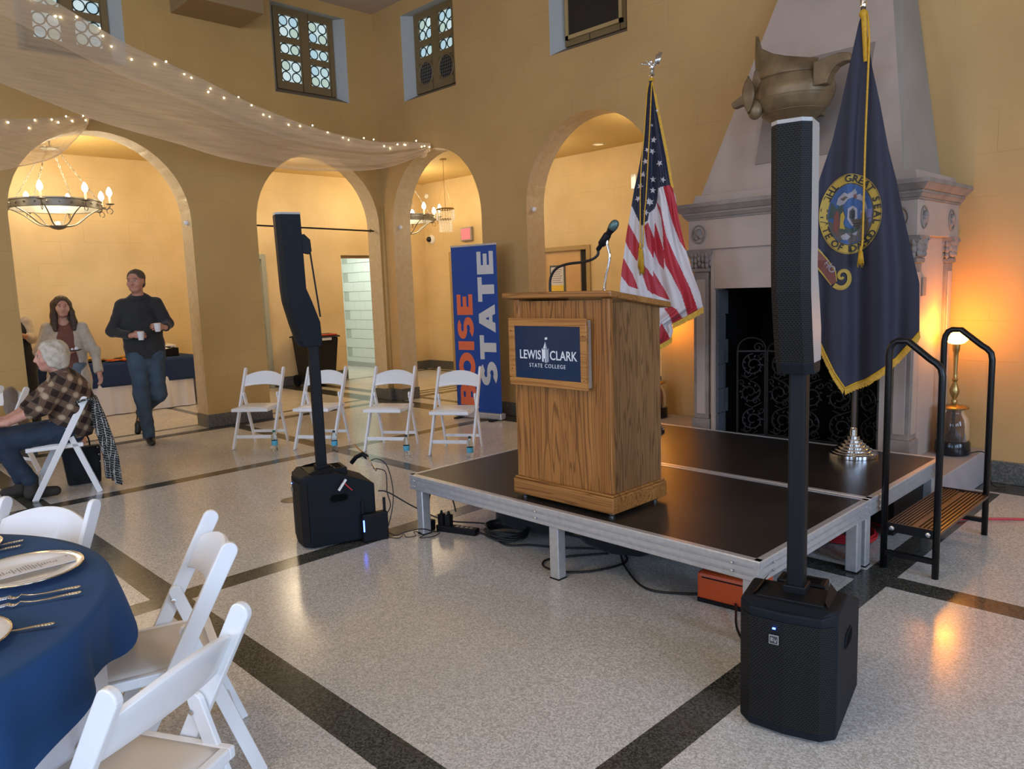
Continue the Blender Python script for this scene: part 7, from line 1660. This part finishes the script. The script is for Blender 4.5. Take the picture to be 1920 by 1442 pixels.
f.ell(Wf(0, -.46, -.10), (HS * .36, HS * .34, HS * .44), .015, 'sub', M=Mh); f.folds(.0045, (52, 44, 40), .7); fobj('hair', f, M_HR3, sm)
def plaid():
    m = mat('brown_plaid_flannel', (.3, .2, .12), .9); g = NT(m); v, (x, y, z) = g.xyz()
    rot = g.math('ADD', g.math('MULTIPLY', x, .55), g.math('MULTIPLY', z, .83)); rt2 = g.math('ADD', g.math('MULTIPLY', x, .83), g.math('MULTIPLY', z, -.55)); rt2 = g.math('ADD', rt2, g.math('MULTIPLY', y, .35))
    def wave(c, f, lo, hi): return g.ramp(g.math('SINE', g.math('MULTIPLY', c, f)), lo, hi)
    a, b = wave(rot, 2 * PI / .105, -.1, .95), wave(rt2, 2 * PI / .105, -.1, .95)
    s = g.math('MULTIPLY', g.math('ADD', a, b), .5)
    c = g.mix(s, (.028, .014, .010), (.44, .33, .21)); mid = g.ramp(g.math('ABSOLUTE', g.math('SUBTRACT', s, .45)), .0, .2, 1, 0); c = g.mix(g.math('MULTIPLY', mid, .85), c, (.085, .033, .019))
    g.l(c, g.b.inputs['Base Color']); g.bump(g.noise(v, 90, 3), .3, .003); return m
M_PL = plaid()
f = Field((-.46, -.26, .44), (.32, .46, 1.10), .0075)
f.chain([((.045, .11, .965), .095), ((.07, .11, .86), .165), ((.085, .11, .72), .180), ((.07, .11, .56), .172)], .05, sq=(.95, 1.15, 1))
f.ell((.05, -.03, .935), (.08, .08, .075), .04); f.ell((.03, .25, .935), (.08, .08, .075), .04)
f.chain([(shN, .078), ((-.14, -.10, .765), .072), ((-.20, -.075, .735), .060)], .03); f.chain([(shF, .078), ((-.17, .30, .77), .072), ((-.24, .27, .73), .060)], .03)
f.folds(.0045, (30, 26, 34), 3.0); f.clip((0, 0, .475), (0, 0, -1)); f.cap((.0, .10, 1.05), (-.02, .10, 1.14), .064, .08, 0, 'sub'); fobj('shirt', f, M_PL, sm)
m = MB(); m.grid(lambda u, v: (.015 + .072 * math.cos(2 * PI * u) + .02 * v, .105 + .076 * math.sin(2 * PI * u), 1.045 - .05 * v + .02 * math.cos(2 * PI * u)), 28, 3); obj('collar', m, M_PL, sm, smooth=True, solid=.006)
M_J3 = jean('dark_denim', (.022, .040, .066))
f = Field((-.60, -.20, .05), (.24, .46, .70), .0075); f.cap((.05, .05, .53), (.05, .20, .53), .13, .13, .05, sq=(1, 1, .85)); f.chain([((.02, .03, .53), .10), ((-.46, -.03, .50), .078), ((-.27, .0, .17), .060)], .04); f.chain([((.02, .21, .53), .10), ((-.46, .27, .50), .078), ((-.34, .22, .15), .060)], .04); f.folds(.0035, (34, 30, 40), 5.0); fobj('jeans', f, M_J3, sm)
for nm, a, b, c_ in (('boot', (-.27, .0, .055), (-.16, -.01, .10), (-.10, -.01, .05)), ('boot', (-.34, .22, .05), (-.24, .2, .045), (-.46, .22, .045))):
    f = Field(np.minimum(np.minimum(a, b), c_) - .09, np.maximum(np.maximum(a, b), c_) + np.array((.09, .09, .14)), .007); f.cap(a, c_, .050, .040, .02); f.cap(a, np.array(a) + (0.01, 0, .12), .052, .05, .02); f.clip((0, 0, .001), (0, 0, -1)); fobj('boot', f, mat('suede_boot', (.035, .028, .022), .8), sm)
# tweed coat on the chair back, taupe jacket on the far chair, black bag
def tweed():
    m = mat('black_white_tweed', (.02, .02, .02), .9); g = NT(m); v, (x, y, z) = g.xyz()
    def ln(c): return g.math('LESS_THAN', g.math('ABSOLUTE', g.math('SUBTRACT', g.math('MODULO', g.math('ADD', c, 10.0), .021), .0105)), .0024)
    s = g.math('MAXIMUM', ln(g.math('ADD', x, g.math('MULTIPLY', y, .5))), ln(g.math('ADD', z, g.math('MULTIPLY', x, .25)))); s = g.math('MULTIPLY', s, g.ramp(g.noise(v, 110, 2), .35, .6)); g.l(g.mix(s, (.012, .012, .013), (.50, .48, .42)), g.b.inputs['Base Color']); g.bump(g.noise(v, 160, 3), .5, .003); return m
ct = thing('tweed_coat', 'black and white tweed coat draped over the back of the seated man chair', 'coat', GS, R_S)
def ct_s(u, v):
    # u across the chair back (depth), v down over the back
    L = v * .98; top = .80
    if L < .13: x = .105 + .14 * math.sin(L / .13 * PI / 2) ; z = top - .02 + .03 * math.sin(L / .13 * PI) - .02 * (L / .13)
    else: k = (L - .13) / .85; x = .245 + .09 * math.sin(k * PI / 2) * (.6 + .6 * (1 - u)) + .02 * k; z = top - .04 - k * .70
    w = .27 + .06 * min(1, L * 2); y = .07 + (u - .5) * 2 * w * .8 + .015 * math.sin(v * 9); x += .020 * math.sin(u * 19 + v * 3) + .012 * math.sin(u * 37)
    return (x, y - .02 * v, z)
obj('coat_cloth', MB().grid(ct_s, 50, 60), tweed(), ct, smooth=True, solid=.012)
m = MB(); m.chainpts = None
f = Field((.14, -.22, .04), (.42, .12, .82), .008); f.chain([((.235, .02, .74), .065), ((.29, -.01, .50), .070), ((.315, -.03, .25), .062), ((.31, -.04, .12), .058)], .02, sq=(.75, 1, 1)); f.folds(.003, (30, 30, 22), 1.5); f.clip((0, 0, .10), (0, 0, -1)); fobj('coat_sleeve', f, bpy.data.materials['black_white_tweed'], ct)
m = MB()
for k in range(8): m.ball((.215 + .012 * k * .4, -.055 - .003 * k, .62 - .06 * k), .006, 8, 5)
obj('pearl_buttons', m, M_CHROME, ct)
tj = thing('taupe_jacket', 'taupe jacket hung over the back of the far white chair', 'jacket', (-8.42, 1.60, 0), R_S)
f = Field((-.26, -.28, .34), (.26, .26, .90), .009); f.chain([((-.02, 0, .76), .07), ((.0, 0, .62), .10), ((.03, 0, .46), .10)], .04, sq=(.8, 1.8, 1)); f.folds(.006, (24, 26, 22), 2.2); fobj('jacket_cloth', f, cloth('taupe_cloth', (.20, .145, .105)), tj)
bg_ = thing('black_tote_bag', 'black bag standing on the floor behind the seated man chair', 'bag', wl(GS, R_S, (.12, .38, 0)), R_S)
m = MB(); V = [(-.13, -.07, 0), (.13, -.07, 0), (.13, .07, 0), (-.13, .07, 0), (-.16, -.05, .33), (.15, -.05, .33), (.15, .05, .33), (-.16, .05, .33)]; m.add(V, [(3, 2, 1, 0), (4, 5, 6, 7), (0, 1, 5, 4), (1, 2, 6, 5), (2, 3, 7, 6), (3, 0, 4, 7)]); obj('bag_body', m, MT['black_bag_nylonbul'], bg_, bevel=.02); obj('bag_strap', MB().tube(spline([(-.08, 0, .32), (-.06, 0, .42), (.05, 0, .42), (.07, 0, .32)], 6), .007, 6), M_BLK, bg_)
# --- person at the far left, mostly behind the pier
GP = (-10.95, 2.36, 0); R_P = face_rot(GP[0], GP[1])
pp = thing('person', 'person in a long black outfit with one cream sleeve, partly hidden by the left pier', 'person', GP, R_P)
M_SK4 = skin('tan_skin', (.48, .27, .18)); M_HR4 = mat('dark_hair', (.03, .02, .015), .6, bump=(60, .8, .006)); pp['hairmat'] = M_HR4.name
f = Field((-.50, -.34, -.005), (.20, .36, 1.78), .009); Wf, Mh = head(f, (-.22, .05, 1.60), .225, .5)
f.cap((-.21, .08, 1.51), (-.20, .10, 1.40), .045, .052, .03); f.chain([((-.2, .1, 1.38), .07), ((-.19, .1, 1.25), .12), ((-.18, .1, 1.05), .11), ((-.16, .1, .9), .13)], .05, sq=(1.1, .85, 1))
f.chain([((-.05, .10, 1.36), .055), ((-.01, .06, 1.16), .04), ((-.13, -.16, 1.22), .026)], .03); f.chain([((-.36, .10, 1.36), .055), ((-.42, .02, 1.14), .04), ((-.26, -.18, 1.17), .026)], .03)
for x in (-.23, -.09): f.chain([((x, .1, .88), .085), ((x, .1, .47), .055), ((x, .12, .09), .036)], .04); f.cap((x, .11, .08), (x, -.02, .03), .034, .028, .02)
hand(f, (-.13, -.16, 1.22), (-.8, -.3, .05), (.1, .1, .9), .5, .95, thumb=-1); hand(f, (-.26, -.18, 1.17), (.6, -.4, -.3), (.1, -.3, .8), .9, .95, thumb=1); f.clip((0, 0, .003), (0, 0, -1))
body = fobj('body', f, M_SK4, pp); facial(pp, Wf, Mh, .225, body)
f = Field((-.36, -.1, 1.3), (-.06, .26, 1.78), .008); f.ell(Wf(0, .08, .15), (.095, .108, .095), .01, M=Mh); f.ell(Wf(0, .3, -.3), (.085, .06, .12), .03, M=Mh); f.ell(Wf(0, -.5, -.12), (.062, .078, .095), .012, 'sub', M=Mh); fobj('hair', f, M_HR4, pp)
f = Field((-.46, -.06, .04), (.10, .32, 1.44), .009); f.chain([((-.19, .1, 1.37), .085), ((-.19, .1, 1.24), .142), ((-.18, .1, 1.04), .128), ((-.16, .1, .85), .155), ((-.16, .1, .35), .15), ((-.16, .1, .1), .14)], .05, sq=(1.1, .85, 1)); f.folds(.004, (34, 26, 10), 2.0); f.cap((-.2, .05, 1.44), (-.2, .05, 1.6), .06, .09, 0, 'sub'); f.clip((0, 0, .07), (0, 0, -1)); fobj('black_dress', f, cloth('black_crepe', (.012, .012, .013)), pp)
f = Field((-.22, -.14, 1.02), (.12, .24, 1.46), .008); f.chain([((-.06, .10, 1.37), .066), ((-.01, .06, 1.16), .060), ((-.04, -.02, 1.18), .05)], .02); f.folds(.003, (40, 36, 30)); fobj('cream_sleeve', f, M_CARD2, pp)
ph = thing('smartphone', 'phone held up by the black dressed person at the far left', 'phone', wl(GP, R_P, (-.15, -.24, 1.10)), R_P); obj('phone_body', MB().bb(-.037, .037, -.004, .004, -.075, .075), M_BLKG, ph, bevel=.003); obj('phone_screen', MB().bb(-.032, .032, -.0052, -.004, -.066, .066), mat('grey_phone_face', (.25, .26, .2), .2), ph)
# dark finger plate of food in the other hand is too small to read and is left with the hand
